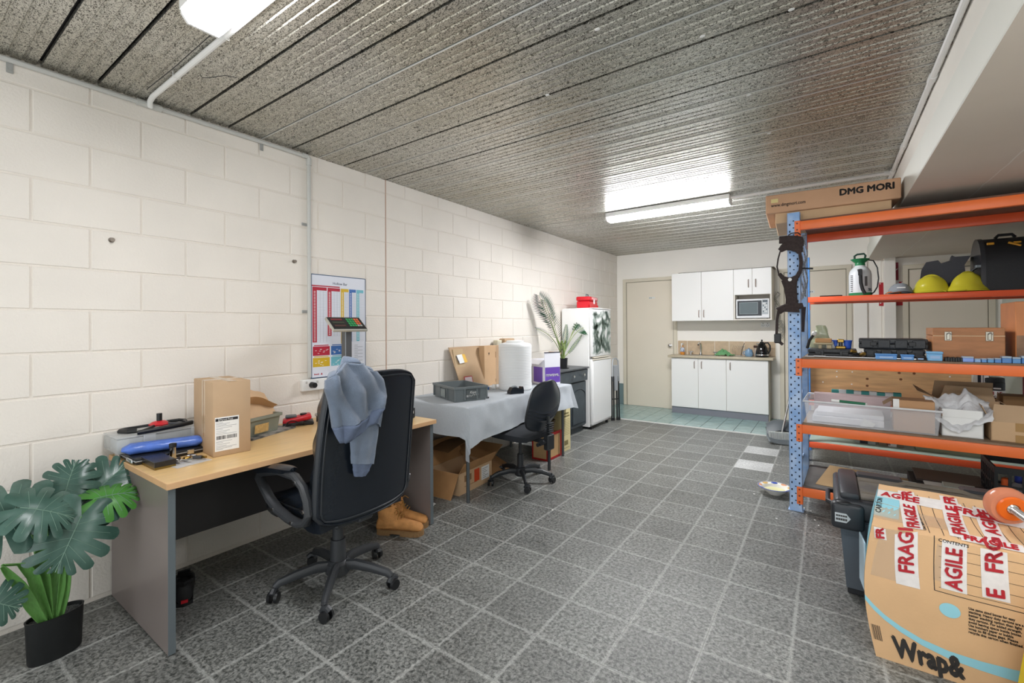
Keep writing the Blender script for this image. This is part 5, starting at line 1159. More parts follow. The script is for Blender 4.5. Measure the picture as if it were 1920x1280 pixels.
# monstera
px_, py_ = .350, .440
t = thing('potted_monstera', 'artificial monstera with big split leaves in oval black pot by desk', 'plant', (px_, py_, 0))
ra = 1.70
obj('pot', MB().at(R(ra)).lathe([(.078, 0), (.082, .006), (.088, .165), (.090, .172), (.084, .172), (.081, .150)], 40, sy=.60), mat('matt_black_pot', '#17191a', .45, bump=.03), t)
obj('gravel', MB().at(R(ra)).grid(lambda a, b_: (.083 * math.sqrt(b_) * math.cos(2 * PI * a), .049 * math.sqrt(b_) * math.sin(2 * PI * a), .158 + .008 * hnoise(a * 40, b_ * 30)), 48, 14), mat('grey_gravel', '#4a4c4b', .8, var=.7, vscale=260), t, ang=.2)
M_MON = mat('monstera_green', '#2c4a40', .26, var=.22, vscale=9, col2='#4d6a60'); M_MONL = mat('monstera_bright', '#3e7a2c', .4, var=.2, vscale=12); M_BLADE = mat('sheath_green', '#5f8f4a', .45, var=.12, vscale=30, stretch=(6, 6, 1)); M_VEIN = mat('leaf_vein', '#6f8c7c', .5)
def monstera(t, stem, c, tipdir, nrm, size, m, cup=.25, droop=.35):
    """c: petiole joint; tipdir: direction to the tip; nrm: leaf face normal. Fan of lobes, joined inside and slit outside."""
    c = V(c); y = V(tipdir).normalized(); n = V(nrm); n = (n - y * n.dot(y)).normalized(); x = y.cross(n)
    def P(a, b_):
        q = c + x * (a * size) + y * (b_ * size); q += n * (-cup * size * a * a * 1.6 - droop * size * max(0, b_) ** 2 + .10 * size * abs(a) * (1 - abs(a)))
        return q
    K = 7; NF = 9; b = MB(); vn = MB()
    def pt(sd, t_, f):
        s_ = -.02 + .80 * t_ ** 1.05; th_ = math.radians(158 - 150 * t_ ** .80)
        ln_ = (.40 + .34 * math.sin(PI * min(1, t_ * 1.05 + .02)) ** .9 - .20 * t_ ** 2) * f
        return P(sd * math.sin(th_) * ln_, s_ * (1 - .0 * f) + math.cos(th_) * ln_)
    for sd in (-1, 1):
        for k in range(K):
            t0, t1 = k / K, (k + 1) / K; sl = .50 if k else .8
            vs = []
            for i in range(NF + 1):
                f = i / NF; g = 0 if f < sl else (f - sl) / (1 - sl) * .16 / K + .035 / K
                ff = f
                for j in range(5):
                    q = j / 4; rnd_ = 1 - .07 * (2 * q - 1) ** 2 * (1 if i == NF else .4 * (i == NF - 1)); vs.append(pt(sd, t0 + g + (t1 - t0 - 2 * g) * q, ff * rnd_) + n * (.012 * size * math.sin(q * PI) * f))
            fs = [(i * 5 + j, i * 5 + j + 1, (i + 1) * 5 + j + 1, (i + 1) * 5 + j) for i in range(NF) for j in range(4)]
            b.vf(vs, fs if sd > 0 else [q[::-1] for q in fs])
            if k: vn.tube([vs[i * 5 + 2] + n * .0006 for i in range(NF - 1)], .0008, 4)
    vn.tube([P(0, -.02 + i / 12 * .95) + n * .001 for i in range(13)], .0016, 5)
    L_ = obj('leaf', b, m, t, ang=1.2); obj('veins', vn, M_VEIN, L_)
    if stem: obj('petiole', MB().tube([V(stem[0]), V(stem[1]), c], [.007, .005, .0035], 7), M_BLADE, t)
def ml(u, v, x): return atx(u, v, x) - V((px_, py_, 0))
# stems: broad sheath blades
def blade(pts, w):
    P_ = [V(p) for p in pts]
    obj('sheath', MB().grid(lambda a, b_: (lambda p, s_: p + V((.35, .94, 0)) * ((2 * a - 1) * w * math.sin(PI * (.12 + .80 * b_)) ** .8) + V((1, 0, 0)) * .012 * (2 * a - 1) ** 2)(P_[min(len(P_) - 2, int(b_ * (len(P_) - 1)))].lerp(P_[min(len(P_) - 2, int(b_ * (len(P_) - 1))) + 1], b_ * (len(P_) - 1) - min(len(P_) - 2, int(b_ * (len(P_) - 1)))), b_), 8, 16, .002), M_BLADE, t, ang=1.2)
for pix, w in (([(85, 1172), (60, 1138), (35, 1095), (5, 1062)], .020), ([(95, 1170), (75, 1120), (62, 1080), (42, 1056), (5, 1058)], .018), ([(90, 1165), (80, 1100), (74, 1060), (82, 985)], .024), ([(98, 1165), (108, 1100), (108, 1060), (105, 1020)], .022), ([(110, 1160), (118, 1115), (122, 1075), (130, 1040)], .017)):
    n0 = len(pix); blade([ml(u, v, px_ + .02 + .02 * i) for i, (u, v) in enumerate(pix)], w)
monstera(t, (ml(72, 1060, .36), ml(60, 1000, .34)), ml(52, 945, .33), (.10, -.95, -.15), (.62, -.15, .75), .25, M_MON, .25, .25)
monstera(t, None, ml(40, 952, .42), (.35, .80, -.25), (.55, -.25, .8), .17, M_MON, .25, .35)
monstera(t, (ml(100, 1060, .36), ml(112, 990, .36)), ml(122, 925, .28), (-.25, .25, .85), (.85, -.35, .3), .15, M_MON, .35, .2)
monstera(t, (ml(100, 1090, .36), ml(118, 1000, .38)), ml(152, 945, .30), (-.20, .78, .62), (.80, -.40, .50), .235, M_MON, .15, .10)
monstera(t, (ml(118, 1120, .38), ml(128, 1040, .42)), ml(152, 968, .44), (.30, -.42, -.85), (.85, .0, .50), .215, M_MON, .25, .10)
monstera(t, (ml(122, 1000, .38), ml(150, 960, .40)), ml(178, 935, .40), (.20, .95, .12), (.55, -.30, .8), .145, M_MONL, .5, .3)
monstera(t, None, ml(-30, 1125, .45), (.2, .7, -.5), (.8, -.1, .5), .12, M_MON, .2, .2)
# ================================================================== PALLET STYLE RACKS
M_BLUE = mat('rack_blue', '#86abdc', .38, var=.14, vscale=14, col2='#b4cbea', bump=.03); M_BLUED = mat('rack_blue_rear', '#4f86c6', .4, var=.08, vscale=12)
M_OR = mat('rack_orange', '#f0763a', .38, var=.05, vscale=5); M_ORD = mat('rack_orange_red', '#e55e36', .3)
M_HOLE = mat('slot_dark', '#1d2a44', .7); M_PBOARD = mat('shelf_board', '#7d6a56', .6, var=.15, vscale=10, stretch=(1, 6, 1)); M_GBOARD = mat('grey_shelf_board', '#5a5855', .55, var=.12, vscale=8)
RA = math.radians(-2.2)
def post(t, x, y, h, mt, face=-1, holes=True, w=.078, d=.055):
    b = MB(); th = .003
    b.box(x, x + w, y, y + th, .003, h).box(x, x + th, y, y + d, .003, h).box(x + w - th, x + w, y, y + d, .003, h).box(x, x + .02, y + d - th, y + d, .003, h).box(x + w - .02, x + w, y + d - th, y + d, .003, h)
    p = obj('upright', b, mt, t)
    obj('foot_plate', MB().box(x - .008, x + w + .008, y - .008, y + d + .01, 0, .004), mt, p)
    if holes:
        hb = MB(); n = int(h / .05)
        for i in range(1, n):
            z = i * .05
            for xx in (x + .016, x + w - .016): hb.box(xx - .0045, xx + .0045, y - .0006, y + .001, z - .007, z + .007)
            hb.box(x + w / 2 - .005, x + w / 2 + .005, y - .0006, y + .001, z + .021, z + .028)
        obj('slots', hb, M_HOLE, p, kind='stuff')
    return p
def beam(t, x0, x1, y, z, mt, h=.062, d=.04, front=True):
    b = MB().box(x0, x1, y, y + d, z - h, z, .004, 2)
    o = obj('beam', b, mt, t)
    s_ = -1 if front else 1; yy = y - .004 if front else y + d + .004
    for xx in (x0, x1):
        sgn = 1 if xx == x0 else -1
        obj('beam_connector', MB().box(min(xx, xx - sgn * .034), max(xx, xx - sgn * .034), yy - .003, yy + .003, z - h - .058, z + .004, .002).box(xx - .002, xx + .002, min(yy, y), max(yy, y + d), z - h - .058, z + .004), mt, o)
        hb = MB()
        for dz in (-.015, -.06, -.103): hb.cyl((xx - sgn * .018, yy - .0036, z + dz), (xx - sgn * .018, yy - .003, z + dz), .0065, n=8)
        obj('stud', hb, mat('stud_dark', '#7c3a28', .5), o)
    return o
RO = (2.708, 3.812, 0)
rk = thing('storage_rack', 'front blue and orange steel storage rack with loaded shelves', 'rack', RO, RA)
LB = 1.80; DP = .60
for x in (0, LB - .078):
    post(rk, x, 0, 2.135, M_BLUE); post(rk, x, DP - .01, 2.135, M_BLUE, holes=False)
    for z in (.25, .95, 1.65): obj('frame_brace', MB().box(x + .02, x + .045, .05, DP, z, z + .03).tube([(x + .032, .05, z + .03), (x + .032, DP, z + .55)], .012, 4), M_BLUE, rk)
for z in (2.068, 1.086, .618, .172):
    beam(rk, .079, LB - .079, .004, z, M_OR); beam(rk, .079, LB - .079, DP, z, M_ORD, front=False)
    m_ = {2.068: mat('brown_board', '#6d4a38', .6, var=.2, vscale=12), 1.086: M_PBOARD, .618: M_PBOARD, .172: M_GBOARD}[z]
    obj('shelf_board', MB().box(.082, LB - .082, .018, DP + .03, z - .001, z + .012), m_, rk)
SH = {1: 1.0985, 2: .6305, 3: .1845}
RR = (2.722, 5.262, 0)
r2 = thing('storage_rack', 'rear steel storage rack with red-orange beams behind the front one', 'rack', RR, RA * .6)
for x in (0, LB - .055):
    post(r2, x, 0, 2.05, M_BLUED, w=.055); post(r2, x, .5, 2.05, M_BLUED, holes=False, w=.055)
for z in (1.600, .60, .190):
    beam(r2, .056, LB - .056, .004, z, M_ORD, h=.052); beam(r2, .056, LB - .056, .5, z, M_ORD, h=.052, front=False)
    obj('shelf_board', MB().box(.06, LB - .06, .046, .50, z - .014, z + .001), mat('pale_green_board', '#b4c6b8', .5, var=.04, vscale=5) if z < .3 else M_PBOARD, r2)
def LX(u, y):
    x = .8
    for _ in range(4): x = aty(u, 608, RO[1] + y + math.sin(RA) * x).x - RO[0]
    return x
def rp(x, y, z): return Matrix.Rotation(RA, 4, 'Z') @ V((x, y, z)) + V(RO)

# ---- top: long carton
def ln_(u, v, y): return aty(u, v, y)
t = thing('long_carton', 'long flat tan carton with black lettering on top of the front rack', 'box', (2.600, 3.855, 2.0815), .045)
obj('carton_base', MB().box(.03, .70, .02, .56, 0, .10, .004), M_CARDL, t)
cl = obj('carton_lid', MB().box(-.03, .745, -.01, .585, .075, .21, .005), mat('cardboard_pinkish', '#c79d7c', .75, var=.05, vscale=5), t)
text('DMG MORI', .060, mat('print_grey', '#3a3634', .6), cl, (.415, -.0108, .143), (1, 0, 0), (0, 0, 1), bold=.003, width=.295)
text('www.dmgmori.com', .034, mat('print_grey', '#3a3634', .6), cl, (.005, -.0108, .120), (1, 0, 0), (0, 0, 1), bold=.0006, width=.215)
obj('sticky_note', MB().box(.005, .05, -.0122, -.0112, .150, .178), mat('sticky_yellow', '#dccb8e', .6), cl)
solo('flat_sheet', 'thin white sheet lying on the right part of the top shelf', 'sheet', MB().box(-.2, .35, 0, .4, 0, .006, .002), mat('off_white_sheet', '#cfccc0', .5), tuple(rp(1.0, .02, 2.0690)), RA)
# ---- dog harness hanging at the upright
M_WEB = mat('harness_web', '#3a302f', .9, var=.2, vscale=60, bump=.3, bscale=200)
t = thing('fall_harness', 'dark padded harness hanging by its strap from the blue upright', 'harness', (0, 0, 0))
hy = 3.775
def HP(u, v, y=hy): return aty(u, v, y)
def strap(name, pix, w, th=.010, m=None, y=hy):
    pts = [HP(u, v, y) for u, v in pix]; f = []
    for a, b_ in zip(pts[:-1], pts[1:]):
        for k in range(4): f.append(a.lerp(b_, k / 4))
    f.append(pts[-1]); n_ = len(f)
    if not isinstance(w, (list, tuple)): w = [w] * len(pix)
    if name.endswith('pad') or name.endswith('panel'): w = [q * 1.2 for q in w]; th *= 1.3
    ws = [w[min(len(w) - 1, i // 4)] * (1 - (i % 4) / 4) + w[min(len(w) - 1, i // 4 + 1)] * ((i % 4) / 4) for i in range(n_)]
    b = MB(); b.tube(f, [x / 2 for x in ws], 10, flat=1.0)
    for v_ in b.b.verts: v_.co.y = y + (v_.co.y - y) * (th / max(ws)) * 1.2
    return obj(name, b, m or M_WEB, t, ang=1.2)
strap('chest_pad', [(1461, 450), (1478, 449), (1499, 450), (1502, 462)], [.045, .05, .05, .03], .02)
strap('shoulder_pad', [(1462, 470), (1472, 462), (1484, 460), (1497, 466), (1500, 474)], [.028, .05, .06, .05, .03], .02)
strap('ring_strap', [(1463, 471), (1459, 485), (1457, 500), (1460, 513), (1463, 518)], .010, .006)
strap('ring_strap', [(1499, 470), (1502, 492), (1500, 510), (1492, 522)], [.020, .022, .022, .02], .010)
strap('belly_pad', [(1461, 513), (1468, 521), (1478, 526), (1486, 525), (1495, 518), (1500, 508)], [.02, .025, .04, .04, .025, .02], .016)
strap('back_panel', [(1480, 524), (1482, 540), (1484, 560), (1485, 575), (1484, 585)], [.085, .065, .060, .070, .085], .018)
strap('waist_pad', [(1459, 583), (1470, 577), (1484, 573), (1498, 574), (1506, 572)], [.045, .04, .05, .035, .03], .018)
strap('hanging_strap', [(1460, 582), (1457, 600), (1456, 630)], .018, .006)
strap('loop', [(1478, 441), (1484, 437), (1496, 436), (1501, 440)], .008, .006)
obj('buckle', MB().box(-.022, .022, -.008, .008, -.035, .035, .006), M_BLACK, t).location = HP(1458, 634, hy)
strap('hanging_strap', [(1456, 638), (1463, 642), (1468, 646)], .020, .008)
obj('badge', MB().cyl((0, 0, 0), (0, -.003, 0), .012, n=14), M_WHITEM, t).location = HP(1481, 524, hy - .012)
strap('strap_end', [(1506, 575), (1504, 600), (1503, 622)], .035, .008, y=3.90)
t = thing('rope_bundle', 'grey braided rope bundle tied behind the blue upright', 'rope', (0, 0, 0))
for k in range(4):
    pts = [V((2.778 + .012 * k + .008 * math.sin(i * .9 + k), 3.93 + .02 * k, 1.98 - i * .028 + .01 * k)) for i in range(18)]
    obj('strand', MB().tube(pts, .006, 6), mat('rope_grey', '#8c9098', .8, var=.6, vscale=120), t)
obj('cable_tie', MB().tube([(2.75, 3.90, 1.735), (2.80, 3.895, 1.738), (2.86, 3.90, 1.733)], .006, 6), M_BLACK, t)

# ---- rear shelf (z 1.60)
Z2 = 1.6015
t = thing('garden_sprayer', 'white pump sprayer with green cap, base and handle on the rear shelf', 'sprayer', (3.20, 5.44, Z2))
M_GRN = mat('sprayer_green', '#1f7a4a', .35); M_MILK = mat('milky_bottle', '#d5d9dc', .35)
obj('tank', MB().lathe([(.086, .022), (.088, .03), (.088, .20), (.082, .235), (.06, .268), (.042, .28), (.040, .29)], 32), M_MILK, t)
obj('base', MB().lathe([(.086, 0), (.090, .004), (.090, .028), (.084, .032)], 32), M_GRN, t)
obj('funnel_cap', MB().lathe([(.036, .285), (.040, .30), (.038, .315), (.070, .345), (.074, .352), (.066, .354), (.03, .35)], 28), M_GRN, t)
obj('pump_handle', MB().tube([(-.04, 0, .35), (-.042, 0, .385), (-.02, 0, .400), (.03, 0, .402), (.042, 0, .385), (.036, 0, .352)], .009, 8), mat('dark_green', '#1d4034', .35), t)
obj('hose', MB().tube([(.05, .01, .345), (.10, 0, .33), (.128, -.01, .26), (.135, -.02, .16), (.125, -.03, .08), (.10, -.04, .03), (.08, -.05, .015)], .0055, 8), M_BLACK, t)
obj('strap', MB().tube([(-.012, -.087, .25), (-.002, -.094, .2), (0, -.095, .12), (.012, -.094, .06), (.03, -.09, .02)], .014, 8, flat=.35, up=(1, 0, 0)), M_BLACK, t)
obj('strap_clip', MB().box(-.02, .012, -.10, -.084, .19, .25, .004), M_BLACK, t)
gm = MB()
for i in range(9): a_ = -2.35; gm.box(-.068, -.052, -.0675 - .001, -.066, .045 + i * .018, .051 + i * .018)
o = obj('graduations', gm, M_INK, t); o.location = (-.008, .0, 0)
obj('pictogram', MB().box(.030, .050, -.0835, -.080, .09, .18, .0), mat('print_grey', '#3a3634'), t).scale = (1, 1, 1)
text('5L', .034, M_INK, t, (.056, -.0745, .045), (.85, .52, 0), (0, 0, 1), bold=.001)
def helmet(loc, rz, m, lab, cat='helmet', scl=1., grp=None):
    t = thing('hard_hat', lab, cat, loc, rz, grp)
    s = scl
    obj('shell', MB().grid(lambda a, b_: ((.112 * s + .022 * s * max(0, .16 - b_) / .16 + (.012 * s * math.exp(-((2 * a - 1) * 4 % 2) ** 2) * 0)) * math.cos(b_ * PI / 2) * math.cos(2 * PI * a) * 1.12, (.098 * s + .02 * s * max(0, .16 - b_) / .16) * math.cos(b_ * PI / 2) * math.sin(2 * PI * a), .015 + .158 * s * math.sin(b_ * PI / 2) ** .9 + .004 * math.cos(8 * PI * a) * math.sin(b_ * PI) ), 48, 18), m, t, ang=1.3)
    obj('brim', MB().lathe([(.112 * s, .010), (.134 * s, .006), (.136 * s, .012), (.120 * s, .026), (.112 * s, .030)], 40, sx=1.06, sy=.94), m, t)
    obj('peak', MB().grid(lambda a, b_: ((.125 + .035 * b_) * s * math.cos((a - .5) * 1.7) * 1.05, (.125 + .03 * b_) * s * math.sin((a - .5) * 1.7), .016 - .008 * b_), 14, 4, .003), m, t)
    obj('ridge', MB().tube([(.10 * s * math.cos(q) , 0, .018 + .160 * s * math.sin(q) ** .9) for q in [PI * .12 + .76 * PI * i / 12 for i in range(13)]], .008, 8), m, t)
    return t
M_YEL = mat('helmet_yellow', '#c9bf35', .22, spec=.6)
helmet((3.700, 5.44, Z2), -.2, M_YEL, 'plain yellow hard hat, left of the two on the rear shelf', scl=.92)
h2 = helmet((3.930, 5.41, Z2), PI + .5, M_YEL, 'yellow hard hat with vent holes beside the big black case', scl=.98)
vh = MB()
for i in range(6): vh.ball((.02 * (i % 3) - .02, -.088 + .016 * (i // 3), .112 + .012 * (i // 3)), .004, n=8, k=5)
obj('vent_holes', vh, M_INK, h2)
M_CAPG = mat('cap_grey', '#8d9298', .85, bump=.3, bscale=200)
t = thing('bump_cap', 'grey peaked cap lying on rear shelf between sprayer and helmets', 'cap', (3.49, 5.44, Z2), -1.57)
obj('crown', MB().grid(lambda a, b_: (.078 * math.cos(b_ * PI / 2) * math.cos(2 * PI * a), .088 * math.cos(b_ * PI / 2) * math.sin(2 * PI * a), .012 + .095 * math.sin(b_ * PI / 2)), 32, 12), M_CAPG, t, ang=1.3)
obj('peak', MB().grid(lambda a, b_: ((.07 + .07 * b_) * math.cos((a - .5) * 2.2), (.082 + .015 * b_) * math.sin((a - .5) * 2.2), .022 - .016 * b_ + .018 * math.cos((a - .5) * 3)), 16, 6, .003), M_CAPG, t, ang=1.3)
obj('logo_patch', MB().box(.068, .074, -.03, .03, .055, .066, .001), M_PAPER, t)
t = thing('safety_glasses', 'orange and clear safety glasses behind the grey cap', 'glasses', (3.44, 5.36, Z2 + .002), .1)
obj('frame', MB().tube([(-.05, 0, .012), (-.03, -.012, .02), (0, -.015, .016), (.03, -.012, .02), (.05, 0, .012)], .005, 6), mat('orange_glass', '#d0702a', .2), t)
obj('arm', MB().tube([(-.05, 0, .012), (-.05, .06, .010)], .004, 6).tube([(.05, 0, .012), (.05, .06, .010)], .004, 6), mat('orange_glass', '#d0702a', .2), t)
solo('rubber_strip', 'thin black rubber strip lying on the rear shelf left of the sprayer', 'strip', MB().box(-.09, .09, -.02, .02, 0, .010, .004), M_BLACKM, (2.97, 5.33, Z2 + .001))
t = thing('foam_insert', 'charcoal foam insert leaning behind the yellow hard hats', 'foam', (3.80, 5.68, Z2), -.1)
b = MB().prism([(-.16, 0), (.17, 0), (.15, .25), (.19, .33), (.09, .33), (.07, .345), (.06, .30), (0, .28), (-.02, .31), (-.10, .30), (-.13, .24)], -.09, .09, R(PI / 2, 'X'))
obj('block', b, mat('charcoal_foam', '#44454a', .85, bump=.5, bscale=300), t)
obj('ledge', MB().prism([(-.15, .0), (.15, .0), (.13, .17), (-.14, .14)], .09, .13, R(PI / 2, 'X')), mat('charcoal_foam', '#44454a'), t)
t = thing('black_equipment_case', 'large black domed equipment case with yellow zip pulls at right', 'case', (4.0, 5.36, Z2), 0)
pr_ = [(0, 0), (.34, 0), (.34, .22)] + [(.17 + .17 * math.cos(PI * i / 12), .24 + .215 * math.sin(PI * i / 12)) for i in range(1, 12)] + [(0, .22)]
M_CASE = mat('black_ballistic', '#1a1b1e', .45, bump=.15, bscale=160)
cY = Matrix(((0, 0, 1, 0), (1, 0, 0, 0), (0, 1, 0, 0), (0, 0, 0, 1)))
obj('body', MB().prism(pr_, .02, .50, cY), M_CASE, t, ang=.5)
for x in (.0, .485): obj('end_shell', MB().prism([((y - .17) * 1.03 + .17, z * 1.015) for y, z in pr_], x, x + .03, cY), mat('case_shell', '#2c2d31', .3), t, ang=.5)
obj('carry_handle', MB().tube([(.12, .17, .455), (.14, .17, .482), (.22, .17, .482), (.24, .17, .455)], .012, 8), M_BLACK, t)
M_ZIP = mat('zip_yellow', '#c98f1e', .5)
obj('zip_pull', MB().box(.045, .09, -.002, .006, .40, .42, .003), M_ZIP, t).location = (0, .045, -.01)
obj('zip_pull', MB().box(.20, .245, -.002, .006, .40, .415, .003).tube([(.17, .0, .41), (.24, -.01, .375)], .009, 6), M_ZIP, t).location = (0, .045, -.01)
obj('buckle', MB().box(-.03, .01, .0, .05, .20, .225, .005), mat('grey_handle', '#6f7a7f'), t)
obj('side_handle', MB().tube([(-.005, .10, .08), (-.03, .12, .10), (-.03, .12, .19), (-.005, .10, .21)], .010, 8), M_BLACK, t)

# ---- shelf 1 (z 1.0985): tools
Z1 = SH[1]
def on1(x, y): p = rp(x, y, Z1); return (p.x, p.y, p.z)
def flatcase(name, lab, x, y, w, d, h, z=0, rz=RA, m=None, grp=None, ribs=4):
    p = rp(x, y, Z1 + z); t = thing(name, lab, 'case', tuple(p), rz, grp)
    m = m or mat('case_black', '#26282b', .4, bump=.2, bscale=90)
    obj('base', MB().box(0, w, 0, d, 0, h * .48, .006, 2), m, t); obj('lid', MB().box(.0, w, 0, d, h * .50, h, .008, 2), m, t)
    for i in range(ribs):
        xx = w * (i + .5) / ribs; obj('rib', MB().box(xx - w * .09, xx + w * .09, -.005, .01, h * .1, h * .9, .003), m, t)
    for xx in (w * .22, w * .78): obj('latch', MB().box(xx - .018, xx + .018, -.009, -.003, h * .3, h * .7, .002), M_BLACK, t)
    return t
flatcase('drill_case', 'flat black power tool case at left end of the middle shelf', LX(1513, .12), .12, LX(1604, .12) - LX(1513, .12), .26, .055, ribs=2)
flatcase('socket_case', 'black ribbed case under another, middle of the middle shelf', LX(1618, .16), .16, LX(1733, .16) - LX(1618, .16), .28, .062)
flatcase('socket_case', 'black ribbed case stacked on top of the other one', LX(1608, .17), .17, LX(1738, .17) - LX(1608, .17), .28, .068, z=.0635)
t = thing('hand_planer', 'brown and black hand tool standing on the flat black case', 'tool', tuple(rp(LX(1541, .22), .22, Z1 + .0555)), RA)
obj('wood_block', MB().box(-.05, .05, -.03, .03, .045, .075, .004), mat('tan_block', '#b98a5a', .6), t)
obj('body', MB().box(-.06, .06, -.035, .035, .03, .045, .004).box(-.03, -.01, -.02, .02, 0, .03, .003).box(.02, .05, -.02, .02, 0, .03, .003), mat('tool_cream', '#b5a584', .5), t)
obj('lever', MB().tube([(-.10, 0, .0), (-.085, 0, .06), (-.06, 0, .10)], .010, 8), M_BLACK, t)
obj('knob', MB().ball((-.055, 0, .11), .018), M_GREY, t)
solo('plastic_bag', 'crumpled translucent greenish plastic bag behind the hand tool', 'bag', MB().grid(lambda a, b_: ((.075 + .035 * hnoise(a * 4, b_ * 3, 1)) * math.cos(2 * PI * a) * (1 - b_ * .6), (.05 + .02 * hnoise(a * 6, b_ * 4, 7)) * math.sin(2 * PI * a) * (1 - b_ * .5), .17 * b_ + .03 * hnoise(a * 3, b_ * 3, 2)), 30, 14, .001), mat('greenish_film', '#b9bfa0', .2, alpha=.6, spec=.7), tuple(rp(LX(1534, .36), .36, Z1 + .057)), 0, ang=1.5)
for k, (x, y) in enumerate(((LX(1563, .28), .28), (LX(1584, .28), .28))):
    t = thing('blue_cup', ('blue plastic cup left of the clamp on the flat black case', 'blue plastic cup right of the clamp on the flat black case')[k], 'cup', tuple(rp(x, y, Z1 + .056)), 0)
    obj('cup', MB().lathe([(.022, 0), (.026, .004), (.030, .05), (.031, .058), (.027, .058), (.024, .008)], 20), mat('blue_cup', '#2f5bc0', .35), t)
    obj('rim', MB().lathe([(.0305, .053), (.034, .055), (.034, .060), (.0305, .061)], 20, caps=False), mat('blue_cup', '#2f5bc0'), t)
t = thing('pipe_clamp', 'brass and steel pipe clamp between the two blue cups', 'clamp', tuple(rp(LX(1573, .24), .24, Z1 + .056)), 0)
obj('jaw', MB().box(-.03, .03, -.015, .015, .0, .02, .004).box(-.02, .02, -.012, .012, .045, .07, .004), mat('brass_fit', '#9a7c3e', .3, .9), t)
obj('screw', MB().cyl((0, 0, .015), (0, 0, .05), .012, n=12), mat('dark_steel', '#4a4a4c'), t)
obj('bar', MB().box(-.085, .02, .015, .022, 0, .06, .002), M_GREY, t)
t = thing('hose_fittings', 'heap of brass and black hose fittings by the ribbed cases', 'fittings', tuple(rp(LX(1607, .09), .09, Z1)), 0)
rnd = random.Random(12)
for k in range(7):
    p = V((rnd.uniform(-.03, .03), rnd.uniform(-.03, .04), .014 + .016 * (k // 3))); d_ = V((rnd.uniform(-1, 1), rnd.uniform(-1, 1), rnd.uniform(-.3, .6))).normalized() * .016
    obj('fitting', MB().cyl(p - d_, p + d_, .011, n=10), (mat('brass_fit', '#9a7c3e'), M_BLACK, M_STEEL)[k % 3], t)
solo('steel_rod', 'long thin steel rod lying along the middle shelf front edge', 'rod', MB().cyl((0, 0, .006), (.60, 0, .006), .006, n=10).cyl((.05, 0, .008), (.12, 0, .008), .008, n=10), M_STEEL, tuple(rp(.10, .05, Z1)), RA + .01)
def smallbox(lab, x, w, h, m, d=.06, y=.03, z=0, grp=None, lidm=None):
    t = thing('parts_box', lab, 'box', tuple(rp(x, y, Z1 + z)), RA, grp)
    obj('tray', MB().box(.003, w - .003, .003, d, 0, h * .75, .003), m, t); obj('lid', MB().box(0, w, 0, d + .003, h * .76, h, .003), lidm or m, t)
    obj('front_label', MB().box(w * .2, w * .8, -.0006, .004, h * .25, h * .55), mat('box_label', '#9dbbe2', .5), t)
M_LB = mat('light_blue_plastic', '#5f97d6', .35)
smallbox('longest pale blue flat box at front of the middle shelf', LX(1640, .03), LX(1682, .03) - LX(1640, .03), .036, M_LB)
smallbox('short pale blue box beside the dark one on the middle shelf', LX(1688, .03), LX(1714, .03) - LX(1688, .03), .034, M_LB)
smallbox('small dark grey box between two pale blue boxes', LX(1717, .03), LX(1734, .03) - LX(1717, .03), .026, mat('dark_case', '#3a3a3c', .4))
smallbox('tallest pale blue box with white lid label near wooden case', LX(1737, .03), LX(1768, .03) - LX(1737, .03), .058, mat('sky_plastic', '#79b2de', .35))
for k in range(7):
    t = solo('drill_index', 'small black bit holder in the row before the wooden case', 'bit holder', MB().box(0, .0115, 0, .05, 0, .024 + .003 * (k % 2), .002), M_BLACK, tuple(rp(LX(1771 + k * 4.7, .03), .03, Z1)), RA, group='black bit holders in a row')
xx = LX(1804, .03)
firstb = ('first black bit holder right of tall pale blue box', 'second black bit holder of the row', 'third black bit holder of the row', 'middle black bit holder of the row', 'fifth black bit holder of the row', 'sixth black bit holder of the row', 'last black bit holder, beside the lilac box')
for k, o in enumerate([o for o in bpy.data.objects if o.name.startswith('drill_index')]): o['label'] = firstb[k]
for k, (w_, h_, c_) in enumerate(((.062, .033, '#86a4e8'), (.034, .022, '#8fb5e6'), (.028, .024, '#5f93d2'), (.034, .026, '#5f9bd0'), (.034, .028, '#5b8fd0'), (.050, .040, '#5486c4'), (.042, .036, '#5c93cc'), (.050, .044, '#4f82c0'))):
    labs = ('lilac blue flat box, first of the blue row before wooden case', 'tiny pale blue bit box, second of the blue row', 'small blue bit box, third of the blue row', 'small blue bit box, fourth of the blue row', 'blue bit box, fifth of the blue row', 'wider blue clear-lidded box, sixth of the blue row', 'blue clear-lidded box, seventh of the blue row', 'last and tallest blue clear-lidded box of the row')
    t = thing('bit_box', labs[k], 'box', tuple(rp(xx, .03, Z1)), RA)
    w_ *= .78
    obj('tray', MB().box(0, w_, 0, .055, 0, h_ * .7, .002), mat('bit_blue_%d' % k, c_, .3), t); obj('lid', MB().box(0, w_, 0, .056, h_ * .71, h_, .002), mat('clear_lid', '#b9cbdc', .15, alpha=.75), t)
    xx += w_ + .003
M_PLY = mat('red_plywood', '#ac744a', .5, var=.14, vscale=7, stretch=(1, 1, 5))
WCW = LX(1883, .12) - LX(1747, .12)
t = thing('wooden_case', 'reddish plywood case with two steel latches on the middle shelf', 'case', tuple(rp(LX(1747, .12), .12, Z1)), RA)
obj('base', MB().box(0, WCW, 0, .34, 0, .155, .003), M_PLY, t); obj('lid', MB().box(0, WCW, 0, .34, .157, .205, .003), M_PLY, t)
obj('edge_trim', MB().box(.0, WCW, -.0008, .0, .153, .158), mat('pale_wood_edge', '#d8b893', .6), t)
